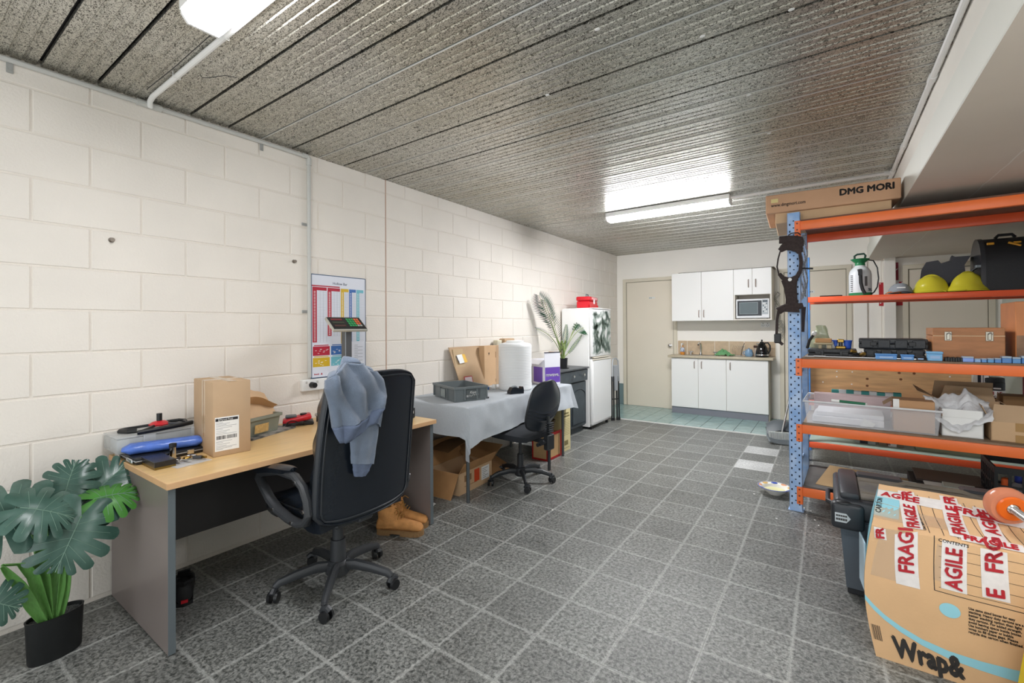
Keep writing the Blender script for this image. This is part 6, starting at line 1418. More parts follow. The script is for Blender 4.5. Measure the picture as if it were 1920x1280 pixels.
for x in (WCW * .17, WCW * .74):
    l_ = obj('latch', MB().box(x, x + .034, -.004, 0, .125, .182, .002).box(x + .008, x + .026, -.009, -.003, .130, .172, .003), mat('latch_steel', '#a9a498', .35, .9), t)
    obj('latch_hook', MB().tube([(x + .01, -.01, .165), (x + .021, -.013, .176), (x + .032, -.01, .165)], .003, 6), M_CHROME, l_)
t = thing('orange_ply_case', 'orange plywood case with black handle at right image edge', 'case', tuple(rp(LX(1902, .12), .12, Z1)), RA)
obj('body', MB().box(0, .38, 0, .34, 0, .36, .004), mat('orange_plywood', '#c8804e', .5, var=.12, vscale=5), t)
obj('dark_stain', MB().box(.004, .12, -.0006, 0, .0, .16), mat('ply_stain', '#8a6a52', .6, var=.3, vscale=9), t)
obj('latch', MB().box(.06, .09, -.012, 0, .235, .315, .006).tube([(.062, -.014, .30), (.075, -.02, .325), (.09, -.014, .30)], .006, 6), M_BLACK, t)

# ---- plywood back sheet standing on rear rack middle board
Z3 = .6015
t = thing('plywood_sheet', 'bare plywood sheet with screw holes standing behind the plastic tub', 'board', (2.80, 5.33, Z3), 0)
obj('board', MB().box(0, 1.13, 0, .016, 0, .395, .001), mat('plywood_bare', '#c9a274', .6, var=.16, vscale=5, stretch=(1, 1, 9)), t)
sh_ = MB()
for u, v in ((1569, 696), (1569, 706), (1598, 697), (1543, 716), (1597, 720), (1716, 692), (1781, 692), (1781, 706)): p = aty(u, v, 5.329); sh_.cyl((p.x - 2.80, -.001, p.z - Z3), (p.x - 2.80, .001, p.z - Z3), .006, n=8)
obj('screw_holes', sh_, M_WHITEM, t)
kn = MB()
for u, v in ((1626, 710), (1626, 723), (1686, 699), (1689, 711), (1714, 700), (1780, 718)): p = aty(u, v, 5.329); kn.cyl((p.x - 2.80, -.0006, p.z - Z3), (p.x - 2.80, .001, p.z - Z3), .011, n=10)
obj('knots', kn, mat('knot_brown', '#6d4629', .7), t)
t = thing('upright_carton', 'slim white and blue printed carton upright beside plywood sheet', 'box', (3.955, 5.36, Z3), 0)
obj('carton', MB().box(0, .085, 0, .06, 0, .40, .002), M_PAPER, t)
obj('blue_band', MB().box(.018, .038, -.0008, 0, .0, .40), mat('navy_print', '#262838'), t); obj('side_print', MB().box(.048, .055, -.0008, 0, .05, .36), mat('grey_ink', '#8d9094'), t)
t = thing('filler_tin', 'black and white tin with red lettering on rear shelf', 'tin', (4.065, 5.42, Z3 + .110), 0)
obj('tin', MB().lathe([(.078, 0), (.08, .004), (.08, .128), (.076, .132)], 30), mat('tin_black', '#1d1f22', .3), t)
obj('white_band', MB().lathe([(.0805, .004), (.081, .005), (.081, .064), (.0805, .065)], 30), M_PAPER, t)
obj('lid', MB().lathe([(.074, .13), (.078, .134), (.078, .165), (.07, .170), (.03, .171)], 30), M_BLACK, t)
text('EAS', .036, M_RED, t, (-.01, -.0815, .032), (1, .12, 0), (0, 0, 1), bold=.001); text('CO', .026, M_INK, t, (-.005, -.0818, .005), (1, .12, 0), (0, 0, 1), bold=.001); obj('brand_mark', MB().box(-.004, .04, -.0818, -.080, .078, .090), M_GREY, t)
solo('support_box', 'dark cardboard box under the black and white tin', 'box', MB().box(-.1, .12, -.08, .12, 0, .109, .002), M_CARDD, (4.065, 5.42, Z3))
t = solo('round_container', 'flat round white plastic container, lower one stacked beside the tin', 'lid', MB().lathe([(.075, 0), (.08, .004), (.08, .02), (.072, .024)], 28), M_WHITEM, (4.235, 5.42, Z3 + .105))  # a flat tub lid lying on its carton
t = solo('white_tub', 'white plastic tub with flat rim at right of the stacked lid', 'tub', MB().lathe([(.07, 0), (.078, .075), (.088, .078), (.088, .092), (.08, .094)], 28), M_WHITE, (4.395, 5.40, Z3 + .04))
solo('lid_box', 'small carton below the round white lid', 'box', MB().box(-.07, .06, -.07, .07, 0, .104, .002), M_CARD, (4.235, 5.42, Z3))
solo('tub_packer', 'small carton below the white tub at right', 'box', MB().box(-.06, .06, -.07, .07, 0, .039, .002), M_CARD, (4.395, 5.42, Z3))
t = thing('maroon_chair', 'maroon upholstered chair back seen past the rear rack at right', 'chair', (4.45, 5.9, 0), 0)
obj('backrest', MB().box(-.09, .10, -.02, .02, .52, .90, .05, 4), mat('maroon_vinyl', '#6f1f2b', .5), t)
obj('seat', MB().box(-.09, .10, -.10, .02, .42, .47, .03, 3), mat('maroon_vinyl', '#6f1f2b'), t)
for x in (-.07, .08):
    for y in (-.07, 0): obj('leg', MB().cyl((x, y, 0), (x, y, .43 if y else .60), .012, n=10), M_BLACK, t)

# ---- shelf 2 (z .6305): translucent tub etc
ZT = SH[2]
p0 = aty(1513, 796, 3.862); p1 = aty(1755, 812, 3.90)
t = thing('storage_tub', 'long translucent plastic tub with paper and towels on the lower shelf', 'tub', (p0.x, 3.852, ZT), RA)
Wd = p1.x - p0.x; M_TRL = mat('frosted_plastic', '#f2f4f8', .3, alpha=.24, spec=.5)
def trough(x0, x1, y0, y1, h, tp, th=.003):
    b = MB(); r = lambda d, z: [(x0 - d, y0 - d, z), (x1 + d, y0 - d, z), (x1 + d, y1 + d, z), (x0 - d, y1 + d, z)]
    rs = [r(0, 0), r(tp, h), r(tp - th, h), r(-th, th)]
    return b.vf([v for q in rs for v in q], [(3, 2, 1, 0)] + [(k * 4 + i, k * 4 + (i + 1) % 4, (k + 1) * 4 + (i + 1) % 4, (k + 1) * 4 + i) for k in range(3) for i in range(4)] + [(12, 13, 14, 15)])
obj('body', trough(0, Wd, 0, .43, .155, .014), M_TRL, t)
obj('rim', MB().tube([(-.02, -.02, .155), (Wd + .02, -.02, .155), (Wd + .02, .45, .155), (-.02, .45, .155)], .007, 6, True), mat('frosted_rim', '#e6e8ea', .3, alpha=.85), t)
tx, ty = p0.x, 3.852
def tin_(x, y, z): q = Matrix.Rotation(RA, 4, 'Z') @ V((x, y, z)); return (q.x + tx, q.y + ty, q.z + ZT)
solo('paper_stack', 'stack of white paper lying in the translucent tub', 'paper', MB().box(0, .40, .03, .36, 0, .045, .004).box(.02, .40, .05, .33, .045, .075, .004), mat('soft_white', '#e9e9ee', .7), tin_(.03, .03, .004), RA)
solo('paper_cone', 'folded white paper cone in the translucent tub', 'paper', MB().vf([(0, 0, 0), (.07, 0, .0), (.03, .05, .01), (.02, .01, .055), (.085, .01, .02)], [(0, 1, 3), (1, 2, 3), (2, 0, 3), (1, 4, 3)]), M_WHITEM, tin_(.30, .010, .012), RA)
solo('pink_folder', 'pale pink cardboard sheets leaning in the back of the tub', 'folder', MB().box(0, .46, 0, .02, 0, .165, .003).box(.0, .46, .02, .04, 0, .17, .003), mat('pale_pink', '#c9b4b4', .7, var=.06, vscale=20, stretch=(1, 1, 12)), tin_(.02, .395, .004), RA)
t = thing('checked_towel', 'teal and white chequered towel folded along the back of tub', 'towel', tin_(.13, .455, .176), RA)
for i in range(9):
    m_ = mat('teal_check', '#4a9a96', .8) if i % 2 == 0 else mat('white_check', '#dfe4e4', .8)
    obj('check', MB().box(i * .046, i * .046 + .0458, 0, .05, .0 - .012, .018 + .002 * (i % 3), .002), m_, t)
t = thing('marker', 'green and white board marker resting on the tub rim', 'marker', tin_(.145, -.018, .173), RA - .0)
obj('barrel', MB().cyl((.045, 0, 0), (.185, .0, -.006), .009, n=12), mat('marker_green', '#1e6a4a', .35), t); obj('cap', MB().cyl((0, 0, .001), (.045, 0, 0), .0095, n=12), M_WHITE, t); obj('end', MB().cyl((.185, 0, -.006), (.195, 0, -.006), .008, n=12), M_GREY, t)
t = thing('small_carton', 'brown open carton with white tape standing in right end of tub', 'box', tin_(.475, .02, .006), RA)
obj('carton', MB().box(0, .20, 0, .17, 0, .20, .002), mat('dull_cardboard', '#b98f68', .75), t); obj('tape', MB().box(-.001, .03, -.001, .0, .14, .205), M_WHITEM, t); obj('flap', MB().vf([(-.05, .0, .16), (0, 0, .20), (0, .17, .20), (-.05, .17, .16)], [(0, 1, 2, 3)]), M_CARD, t)
# white carton with plastic bag + brown inner flaps
pw = aty(1766, 817, 3.87)
t = thing('white_carton', 'open white carton with flap slot right of the translucent tub', 'box', (pw.x, 3.87, ZT), RA + .02)
b = MB(); ww = .185; wh = .168
b.box(0, ww, 0, .004, 0, wh).box(0, ww, .25, .254, 0, wh).box(0, .004, 0, .25, 0, wh).box(ww - .004, ww, 0, .25, 0, wh).box(0, ww, 0, .25, 0, .004)
obj('carton', b, M_WHITEM, t); obj('slot', MB().box(.0, .003, -.001, 0, .12, .155), M_CARDD, t)
obj('seam', MB().box(0, ww, -.0006, 0, .118, .1192), M_GREY, t)
t2 = solo('plastic_wrap', 'crumpled white plastic bag slumped over the white carton', 'bag', MB().grid(lambda a, b_: (-.075 + .30 * a + .01 * hnoise(a * 6, b_ * 6), -.012 + .16 * (1 - b_) - .012 * math.sin(b_ * 9), .135 + .075 * (1 - b_) + .04 * hnoise(a * 3.5, b_ * 3, 4) + .075 * math.exp(-((a - .68) / .10) ** 2) * (1 - b_) - .11 * b_ * math.sin(PI * min(1, max(0, a))) + .014 * hnoise(a * 13, b_ * 11, 6)), 44, 30, .001), mat('white_film', '#e4e5e8', .22, alpha=.72, spec=.7, bump=.4, bscale=60), (pw.x, 3.865, ZT + .014), RA, ang=1.5)
pf = aty(1765, 738, 4.16)
t = thing('flapped_carton', 'brown carton with raised flaps behind the white carton', 'box', (pf.x - .03, 4.14, ZT), RA + .03)
b = MB().box(0, .30, 0, .004, 0, .20).box(0, .30, .16, .164, 0, .20).box(0, .004, 0, .16, 0, .20).box(.296, .30, 0, .16, 0, .20).box(0, .30, 0, .16, 0, .004)
obj('carton', b, M_CARDL, t)
for q in ([(0, .0, .20), (0, .16, .20), (-.10, .15, .27), (-.09, .02, .24)], [(.02, 0, .20), (.28, 0, .20), (.27, .04, .28), (.05, .04, .285)], [(.0, .16, .20), (.30, .16, .20), (.31, .20, .30), (.02, .2, .30)], [(.30, 0, .20), (.30, .16, .20), (.38, .15, .13), (.37, .01, .15)]): obj('flap', MB().grid(lambda a, b_, q=q: (V(q[0]) * (1 - a) + V(q[1]) * a) * (1 - b_) + (V(q[3]) * (1 - a) + V(q[2]) * a) * b_, 1, 1, .003), M_CARD, t)
pb_ = aty(1858, 825, 3.86)
t = thing('brown_open_box', 'open tan carton with raised flap at right edge of lower shelf', 'box', (pb_.x, 3.86, ZT), RA)
b = MB().box(0, .36, 0, .004, 0, .115).box(0, .36, .26, .264, 0, .115).box(0, .004, 0, .26, 0, .115).box(.356, .36, 0, .26, 0, .115).box(0, .36, 0, .26, 0, .004)
obj('carton', b, M_CARDL, t); obj('tape', MB().box(.10, .20, -.001, 0, .0, .045).box(.10, .20, -.001, 0, .065, .115), mat('brown_tape', '#a9834f', .3), t)
for q in ([(.0, 0, .115), (.36, 0, .115), (.36, .03, .21), (.02, .03, .215)], [(0, 0, .115), (0, .26, .115), (-.04, .25, .22), (-.03, .03, .20)]): obj('flap', MB().grid(lambda a, b_, q=q: (V(q[0]) * (1 - a) + V(q[1]) * a) * (1 - b_) + (V(q[3]) * (1 - a) + V(q[2]) * a) * b_, 1, 1, .003), M_CARD, t)
t = solo('deep_carton', 'larger brown carton behind the open tan carton at right', 'box', MB().box(0, .5, 0, .16, 0, .235, .003), M_CARDD, tuple(rp(1.14, .42, ZT)), RA)

# ---- bottom shelf of front rack, rear bottom shelf
ZB = SH[3]
t = thing('cardboard_sheet', 'flat tan cardboard sheet on bottom shelf behind the storage trunk', 'cardboard', tuple(rp(.10, .10, ZB)), RA)
obj('sheet', MB().vf([(0.05, .0, .003), (.72, -.05, .003), (.74, .40, .03), (.12, .42, .045), (.05, 0, 0), (.72, -.05, 0), (.74, .4, .027), (.12, .42, .042)], [(0, 1, 2, 3), (7, 6, 5, 4), (0, 4, 5, 1), (1, 5, 6, 2), (2, 6, 7, 3), (3, 7, 4, 0)]), mat('tan_sheet', '#a58862', .7, var=.06, vscale=6), t)
def parcel(name, lab, x, y, w, d, h, m, base=RR, ang=RA, z=None, cat='box'):
    q = Matrix.Rotation(RA * .6, 4, 'Z') @ V((x, y, 0)) + V(RR)
    t = thing(name, lab, cat, (q.x, q.y, .1915 if z is None else z), RA * .6)
    obj('carton', MB().box(0, w, 0, d, 0, h, .002), m, t); return t
t = parcel('grey_box', 'pale grey box with navy panel on the rear bottom shelf', .42, .22, .16, .2, .13, mat('grey_card', '#a9b2ae', .6)); obj('navy_panel', MB().box(.04, .10, -.001, 0, .0, .125), mat('navy_print', '#262838'), t)
t = parcel('grey_box', 'brown and white printed box on the rear bottom shelf', .60, .22, .18, .2, .14, mat('brown_grey_card', '#8d7f6c', .6)); obj('white_panel', MB().box(.07, .13, -.001, 0, .0, .14), M_PAPER, t)
text('SYS', .04, mat('print_maroon', '#7c3038', .5), t, (.085, -.0014, .01), (0, 0, 1), (-1, 0, 0), bold=.001)
t = parcel('green_box', 'long sage box with dark square on rear bottom shelf', .86, .2, .42, .2, .13, mat('sage_card', '#9aa287', .6)); obj('square_mark', MB().box(.05, .10, -.001, 0, .05, .10), mat('brown_grey_card', '#8d7f6c'), t)
t = thing('document_tray', 'open dark folder with grey cards on bottom shelf beside black crate', 'folder', tuple(rp(.56, .12, ZB + .03)), RA)
obj('folder', MB().box(.15, .50, .20, .50, .05, .065, .002), mat('dark_brown_board', '#3a2f2b', .5), t); obj('folder_back', MB().vf([(.0, .12, .06), (.16, .0, .0), (.17, .02, .0), (.01, .14, .065)], [(0, 1, 2, 3)]), M_BLACK, t)
obj('base', MB().box(.12, .46, .03, .44, -.030, .05, .003), M_BLACKM, t)
obj('card', MB().box(.18, .33, .05, .15, .066, .070), M_GREY, t); obj('card', MB().vf([(.02, -.02, .0), (.10, -.04, .01), (.14, .06, .07), (.04, .08, .07)], [(0, 1, 2, 3)]), mat('grey_card', '#a9b2ae'), t)
t = thing('drive_unit', 'small silver metal drive box lying on bottom shelf near crate', 'box', tuple(rp(.82, .10, ZB + .085)), RA - .05)
obj('case', MB().box(0, .15, 0, .12, 0, .040, .003), mat('silver_case', '#a8b6b2', .35, .4), t); obj('slot', MB().box(.01, .14, -.001, 0, .015, .028), mat('grey_ink', '#8d9094'), t)
solo('shelf_packer', 'black foam block under the silver drive box', 'block', MB().box(0, .16, 0, .13, 0, .084, .003), M_BLACKM, tuple(rp(.815, .095, ZB)), RA)
t = thing('black_crate', 'black slatted plastic crate holding bottles at right of bottom shelf', 'crate', tuple(rp(1.035, .05, ZB)), RA)
CW, CD, CHh = .46, .36, .30
fr = MB()
for z0, z1 in ((0, .02), (.06, .075), (.12, .135), (.18, .195), (.26, .30)):
    fr.box(0, CW, 0, .008, z0, z1).box(0, CW, CD - .008, CD, z0, z1).box(0, .008, .008, CD - .008, z0, z1).box(CW - .008, CW, .008, CD - .008, z0, z1)
obj('rails', fr, mat('crate_black', '#121315', .45), t)
fr = MB()
for i in range(9):
    x = i * (CW - .014) / 8; fr.box(x, x + .014, -.001, .007, 0, .28)
    y = i * (CD - .014) / 8; fr.box(-.001, .007, y, y + .014, 0, .28)
obj('bars', fr, mat('crate_black', '#121315'), t); obj('floor_panel', MB().box(0, CW, 0, CD, 0, .006), mat('crate_black', '#121315'), t)
for k, (x, y, c_, cc, lab) in enumerate(((.06, .07, '#2f5a9c', '#d8602c', 'blue bottle with orange cap at front of the black crate'), (.16, .07, '#22384f', '#6d9ad0', 'dark bottle with pale blue cap in the black crate'), (.14, .20, '#c9c9cf', '#1e2f7c', 'white bottle with navy cap deep in the black crate'), (.26, .09, '#1d2a3c', '#4f7fb4', 'dark labelled bottle at image edge in the black crate'))):
    q = rp(1.035 + x, .05 + y, ZB + .0065)
    b2 = thing('cleaner_bottle', lab, 'bottle', tuple(q), 0)
    obj('bottle', MB().lathe([(.036, 0), (.040, .006), (.040, .13), (.030, .16), (.018, .17)], 20), mat('bottle_%d' % k, c_, .3), b2); obj('cap', MB().lathe([(.021, .17), (.023, .172), (.021, .215), (.012, .22)], 16), mat('cap_%d' % k, cc, .4), b2)
    obj('label', MB().lathe([(.0405, .03), (.0407, .031), (.0407, .11), (.0405, .111)], 20), mat('label_white_mix', '#cfd8e2', .4, var=.5, vscale=45, col2='#2c5f8f'), b2)

# ---- storage trunk
t = thing('storage_chest', 'dark grey rugged storage chest with dusty black lid behind big carton', 'trunk', (2.965, 2.735, 0), -.0)
TL, TD = .80, .50; M_TRK = mat('trunk_grey', '#59626b', .42, bump=.1, bscale=150); M_LID = mat('trunk_lid', '#4a4743', .6, var=.3, vscale=7, col2='#6e6557', bump=.25, bscale=40); M_LIDB = mat('trunk_black', '#2c2e32', .38, bump=.1, bscale=180)
b = MB(); pr_ = lambda d, z: [(d, d, z), (TL - d, d, z), (TL - d, TD - d, z), (d, TD - d, z)]
rs = [pr_(.045, .03), pr_(.018, .38)]
b.vf([v for q in rs for v in q], [(3, 2, 1, 0)] + [(i, (i + 1) % 4, 4 + (i + 1) % 4, 4 + i) for i in range(4)] + [(4, 5, 6, 7)])
obj('body', b, M_TRK, t)
obj('foot_rail', MB().box(.05, TL - .05, .05, TD - .05, 0, .03, .004), M_LIDB, t)
for x in (.10, .30, .50, .68): obj('body_rib', MB().vf([(x, .044, .03), (x + .03, .044, .03), (x + .03, .010, .37), (x, .010, .37), (x, .06, .03), (x + .03, .06, .03), (x + .03, .03, .37), (x, .03, .37)], [(0, 1, 2, 3), (7, 6, 5, 4), (0, 4, 5, 1), (1, 5, 6, 2), (2, 6, 7, 3), (3, 7, 4, 0)]), M_TRK, t)
ld = obj('lid', MB().box(-.004, TL + .004, -.006, TD + .006, .378, .475, .02, 3), M_LIDB, t)
obj('lid_top', MB().box(.10, TL - .1, .04, TD - .04, .470, .488, .01, 2), M_LID, t)
for a in ((.02, .10, .02, TD - .02), (TL - .10, TL - .02, .02, TD - .02)): obj('lid_corner', MB().box(*a, .466, .505, .014, 2), M_LIDB, t)
for y in (.12, .33): obj('lid_rib', MB().tube([(.11, y, .480), (.24, y, .480), (.30, y + .04, .492), (.52, y + .04, .492), (.58, y, .480), (.70, y, .480)], .014, 8), M_LID, t)
for a_, b_ in ((.10, .30), (.52, .72)): obj('lid_ridge', MB().box(a_, b_, .40, .49, .478, .500, .012), M_LIDB, t)
lt = obj('latch', MB().box(-.016, .115, -.030, .04, .335, .462, .020, 3), M_LIDB, t)
obj('latch_recess', MB().ball((.035, -.006, .458), .035, .02, .012), M_BLACK, lt)
obj('badge', MB().prism([(0, 0), (.045, .0), (.062, .022), (.045, .044), (0, .044)], 0, .0015, T(.0, -.0308, .372) @ R(PI / 2, 'X')), mat('badge_grey', '#b9bcbd', .4), lt)
dd = MB()
for i in range(5): dd.box(.004 + i * .009, .012 + i * .009, -.0328, -.0322, .399, .407)
for i in range(5): dd.box(.004 + i * .009, .012 + i * .009, -.0328, -.0322, .381, .391)
obj('badge_print', dd, mat('print_grey', '#3a3634'), lt)
obj('latch', MB().box(TL - .10, TL - .02, -.022, .03, .34, .455, .014, 2), M_LIDB, t)
obj('end_handle', MB().tube([(-.004, .14, .40), (-.028, .16, .405), (-.028, .34, .405), (-.004, .36, .40)], .011, 8), M_LIDB, t)
solo('blue_paper_bag', 'pale blue and white paper sleeve wedged between trunk and big carton', 'paper', MB().box(0, .006, 0, .13, 0, .22, .002), mat('pale_blue_paper', '#c3d9e6', .5), (3.070, 2.56, .13), .1)

# ---- big carton
t = thing('moving_carton', 'big taped cardboard moving carton with red fragile tape in foreground', 'box', (3.092, 2.318, 0), -.02)
BW, BD, BH = .62, .405, .520; M_MC = mat('carton_kraft', '#d8b084', .7, var=.05, vscale=5, bump=.05, bscale=100)
def bc_(a, b_, c_):
    # slightly bulged and battered box point; a,b,c in 0..1
    x, y, z = a * BW, b_ * BD, c_ * BH
    x -= (.030 * math.sin(PI * min(1, max(0, c_))) + .010 * c_) * (1 - a); y -= .012 * math.sin(PI * c_) * (1 - b_) * math.sin(PI * a)
    z += .012 * hnoise(a * 3, b_ * 3, 2) * c_ - .010 * math.sin(PI * a) * math.sin(PI * b_) * c_
    z += .060 * b_ * c_; x += .045 * b_ * c_ * (1 - a)
    return V((x, y, z))
def FUV(u, v):
    c_ = 0; 
    for _ in range(4): p = aty(u, v, 2.302); c_ = p.z / BH; s_ = .030 * math.sin(PI * min(1, max(0, c_))) + .010 * c_; a_ = (p.x - 3.092 + s_) / (BW + s_)
    return a_, c_
def TUV(u, v):
    z = .53
    for _ in range(6): p = atz(u, v, z); z = BH + .060 * max(0, min(1, (p.y - 2.318) / BD))
    b_ = (p.y - 2.318) / BD; return (p.x - 3.092 + .010 - .045 * max(0, b_)) / (BW + .010 - .045 * max(0, b_)), b_
b = MB()
e = .012
for fn, nu, nv in ((lambda u_, v_: bc_(u_, 0, v_), 20, 16), (lambda u_, v_: bc_(0, 1 - u_, v_), 12, 16), (lambda u_, v_: bc_(1, u_, v_), 8, 16), (lambda u_, v_: bc_(1 - u_, 1, v_), 20, 16), (lambda u_, v_: bc_(u_, v_, 1), 20, 12), (lambda u_, v_: bc_(u_, 1 - v_, 0), 20, 12)): b.grid(fn, nu, nv)
bmesh.ops.remove_doubles(b.b, verts=b.b.verts[:], dist=1e-5); 
obj('carton', b, M_MC, t, ang=.9)
def FP(a, c_, o=.0012): q = bc_(a, 0, c_); q.y -= o; return q      # on the front face
def TP(a, b_, o=.0012): q = bc_(a, b_, 1); q.z += o; return q      # on the top face
def strip(fn, p0, p1, w, m, name, n=14, o=.0012, parent=t, jag=0.):
    b = MB(); d = (p1[0] - p0[0], p1[1] - p0[1]); 
    def f(a, b_):
        x = p0[0] + d[0] * b_ + (a - .5) * w * (1 if abs(d[1]) > abs(d[0]) else 0); y = p0[1] + d[1] * b_ + (a - .5) * w * (0 if abs(d[1]) > abs(d[0]) else 1)
        if jag and b_ > .95: y += jag * (a - .5)
        return fn(x, y, o)
    b.grid(f, 3, n); return obj(name, b, m, parent)
M_WT = mat('fragile_tape_white', '#e3dedb', .25, var=.05, vscale=40); M_RT = mat('fragile_red', '#b3202c', .4); M_CT = mat('packing_film', '#dcc3a4', .12, alpha=.45, spec=.8)
def tword(s_, face, o, rx, up, size, par, bold=.0016):
    return text(s_, size, M_RT, par, o, rx, up, bold=bold, name='tape_lettering')
def wrapt(s_, p0, p1, size, fn, parent, m=None, flip=1, o=.0036, bold=.0018, asp=(1., 1.), name='tape_lettering', width=None):
    """lettering that follows the bulging face: p0->p1 baseline in face coordinates (metres/size of the face)"""
    sx_, sy_ = asp; d = V(((p1[0] - p0[0]) * sx_, (p1[1] - p0[1]) * sy_, 0)); L_ = d.length; d.normalize(); n_ = V((-d.y, d.x, 0)) * flip
    def f(x, y, z): q = V((p0[0] * sx_, p0[1] * sy_, 0)) + d * x + n_ * y; return fn(q.x / sx_, q.y / sy_, o + z)
    return text(s_, size, m or M_RT, parent, (0, 0, 0), (1, 0, 0), (0, 1, 0), bold=bold, width=width or L_, fmap=f, name=name)
AF, AT = (BW, BH), (BW, BD)
def fstrip(u0, v0, u1, v1, w, words, jag=0.):
    a, b_ = FUV(u0, v0), FUV(u1, v1); b_ = (b_[0], min(.995, b_[1]))
    t1 = strip(FP, a, b_, w / BW, M_WT, 'fragile_tape', jag=jag)
    for w_, (va, vb) in words:
        k = lambda v_: a[1] + (FUV(u0, v_)[1] - a[1]); x_ = lambda v_: a[0] + (b_[0] - a[0]) * (k(v_) - a[1]) / (b_[1] - a[1]) + .3 * w / BW
        wrapt(w_, (x_(va), k(va)), (x_(vb), k(vb)), w * .92, FP, t1, asp=AF)
fstrip(1703, 1100, 1700, 988, .066, [('FRAGI', (1075, 992))], jag=.05)
fstrip(1789, 1108, 1791, 1010, .066, [('AGILE', (1104, 1027))])
fstrip(1868, 1124, 1864, 1005, .066, [('FRG', (1074, 1010)), ('E', (1120, 1104))])
fstrip(1652, 1012, 1650, 990, .036, [('FR', (1010, 990))])
def tstrip(p0, p1, w, words, o, flip=1):
    a, b_ = TUV(*p0), TUV(*p1); vert = abs(b_[1] - a[1]) > abs(b_[0] - a[0]); cl_ = lambda q: (max(-.0, min(1, q[0])), max(0, min(1, q[1]))); a, b_ = cl_(a), cl_(b_)
    t1 = strip(TP, a, b_, w / (BW if vert else BD), M_WT, 'fragile_tape', o=o)
    for w_, f0, f1 in words:
        q0 = [a[i] + (b_[i] - a[i]) * f0 for i in (0, 1)]; q1 = [a[i] + (b_[i] - a[i]) * f1 for i in (0, 1)]
        if vert: q0[0] += .33 * w / BW; q1[0] += .33 * w / BW
        else: q0[1] -= .33 * w / BD; q1[1] -= .33 * w / BD
        wrapt(w_, q0, q1, w * .9, TP, t1, asp=AT, o=o + .0018)
tstrip((1640, 922), (1800, 950), .070, [('AGILE', .05, .52)], .0014)
tstrip((1712, 990), (1694, 920), .058, [('FRAGILE', .02, .62), ('FR', .78, 1.)], .0018)
tstrip((1776, 948), (1919, 978), .070, [('FRAG', .03, .72)], .0018)
tstrip((1800, 1008), (1772, 930), .058, [('FRAGILE', .05, .75), ('FR', .80, 1.)], .0022)
tstrip((1868, 1015), (1835, 948), .058, [('AGILE', .22, .95)], .0022)
tstrip((1800, 1006), (1919, 1030), .050, [('FRAGILE', .04, .90)], .0027)
strip(TP, (0, .35), (.45, .33), .30, M_CT, 'clear_tape', o=.0010); strip(FP, (.10, .62), (.12, 1.), .14, M_CT, 'clear_tape', o=.0006); strip(FP, (.36, .70), (.36, .96), .10, M_CT, 'clear_tape', o=.0006)
M_PR = mat('carton_print', '#33302e', .6); M_AQ = mat('aqua_print', '#93cddb', .5)
gl = MB()
def fl_(q0, q1, w=.0013):
    n_ = 12; ps = [FP(q0[0] + (q1[0] - q0[0]) * i / n_, q0[1] + (q1[1] - q0[1]) * i / n_, .0009) for i in range(n_ + 1)]; hor = abs(q1[0] - q0[0]) > abs(q1[1] - q0[1])
    dv = V((0, 0, w)) if hor else V((w, 0, 0)); gl.vf([p_ + k * dv for p_ in ps for k in (0, 1)], [(2 * i, 2 * i + 2, 2 * i + 3, 2 * i + 1) for i in range(n_)])
a0 = FUV(1752, 1107); a1 = FUV(1752, 1006)
fl_(a0, (1, a0[1] - .012), .0024); fl_(a0, a1, .0024)
for v_ in (1026, 1044, 1064, 1083, 1101): q = FUV(1761, v_); fl_(q, (1., q[1] - .008))
obj('ruled_panel', gl, M_PR, t)
q = FUV(1760, 1016); wrapt('CONTENTS', q, (q[0] + .13, q[1] - .003), .016, FP, t, M_PR, o=.001, bold=.0003, asp=AF, name='small_print')
tl = MB()
for k in range(9):
    q0 = TUV(1740 + k * 26, 985 + k * 5.5); q0 = (q0[0], .06)
    ps = [TP(q0[0] - .05 * i / 8, .06 + .8 * i / 8, .0010) for i in range(9)]
    if q0[0] < 1: tl.vf([p_ + k2 * V((.002, 0, 0)) for p_ in ps for k2 in (0, 1)], [(2 * i, 2 * i + 2, 2 * i + 3, 2 * i + 1) for i in range(8)])
obj('ruled_lines', tl, M_PR, t)
for k, s_ in enumerate(('Use same sized boxes for easy', 'stacking. Heavy duty cartons', 'better stacking option than')):
    q = TUV(1735 - 9 * k, 984 - 1 * k); wrapt(s_, (q[0], .10), (q[0] - .05, .75), .013, TP, t, M_PR, o=.0012, bold=.0002, asp=AT, name='small_print')
para = ('Use same sized boxes for easy', 'stacking. Heavy duty cartons are a', 'better stacking option than light', 'duty cartons. For added strength,', 'avoid leaving space inside boxes.', 'Use butchers paper or bubble', 'wrap to fill these gaps. Please', 'recycle this carton when finished.')
for k, s_ in enumerate(para): q = FUV(1816, 1141 + k * 6.3); wrapt(s_, q, (q[0] + .0061 * len(s_), q[1] - .002), .0125, FP, t, M_PR, o=.0012, bold=.0003, asp=AF, name='small_print')
sw = MB(); ps = [(1612, 1105, 8), (1622, 1122, 9), (1640, 1142, 10), (1660, 1160, 10), (1690, 1182, 11), (1730, 1206, 12), (1780, 1229, 15), (1840, 1249, 18), (1900, 1266, 22), (1960, 1280, 25)]
qs = []
for (u0, v0, h0), (u1, v1, h1) in zip(ps[:-1], ps[1:]):
    for i in range(4): f = i / 4; u_, v_, h_ = u0 + (u1 - u0) * f, v0 + (v1 - v0) * f, h0 + (h1 - h0) * f; qa, qb = FUV(u_, v_ - h_ / 2), FUV(u_, v_ + h_ / 2); qs.append((max(-.0, qa[0]), qa[1], max(0, qb[0]), qb[1]))
qs = [q for q in qs if q[0] <= 1.0]
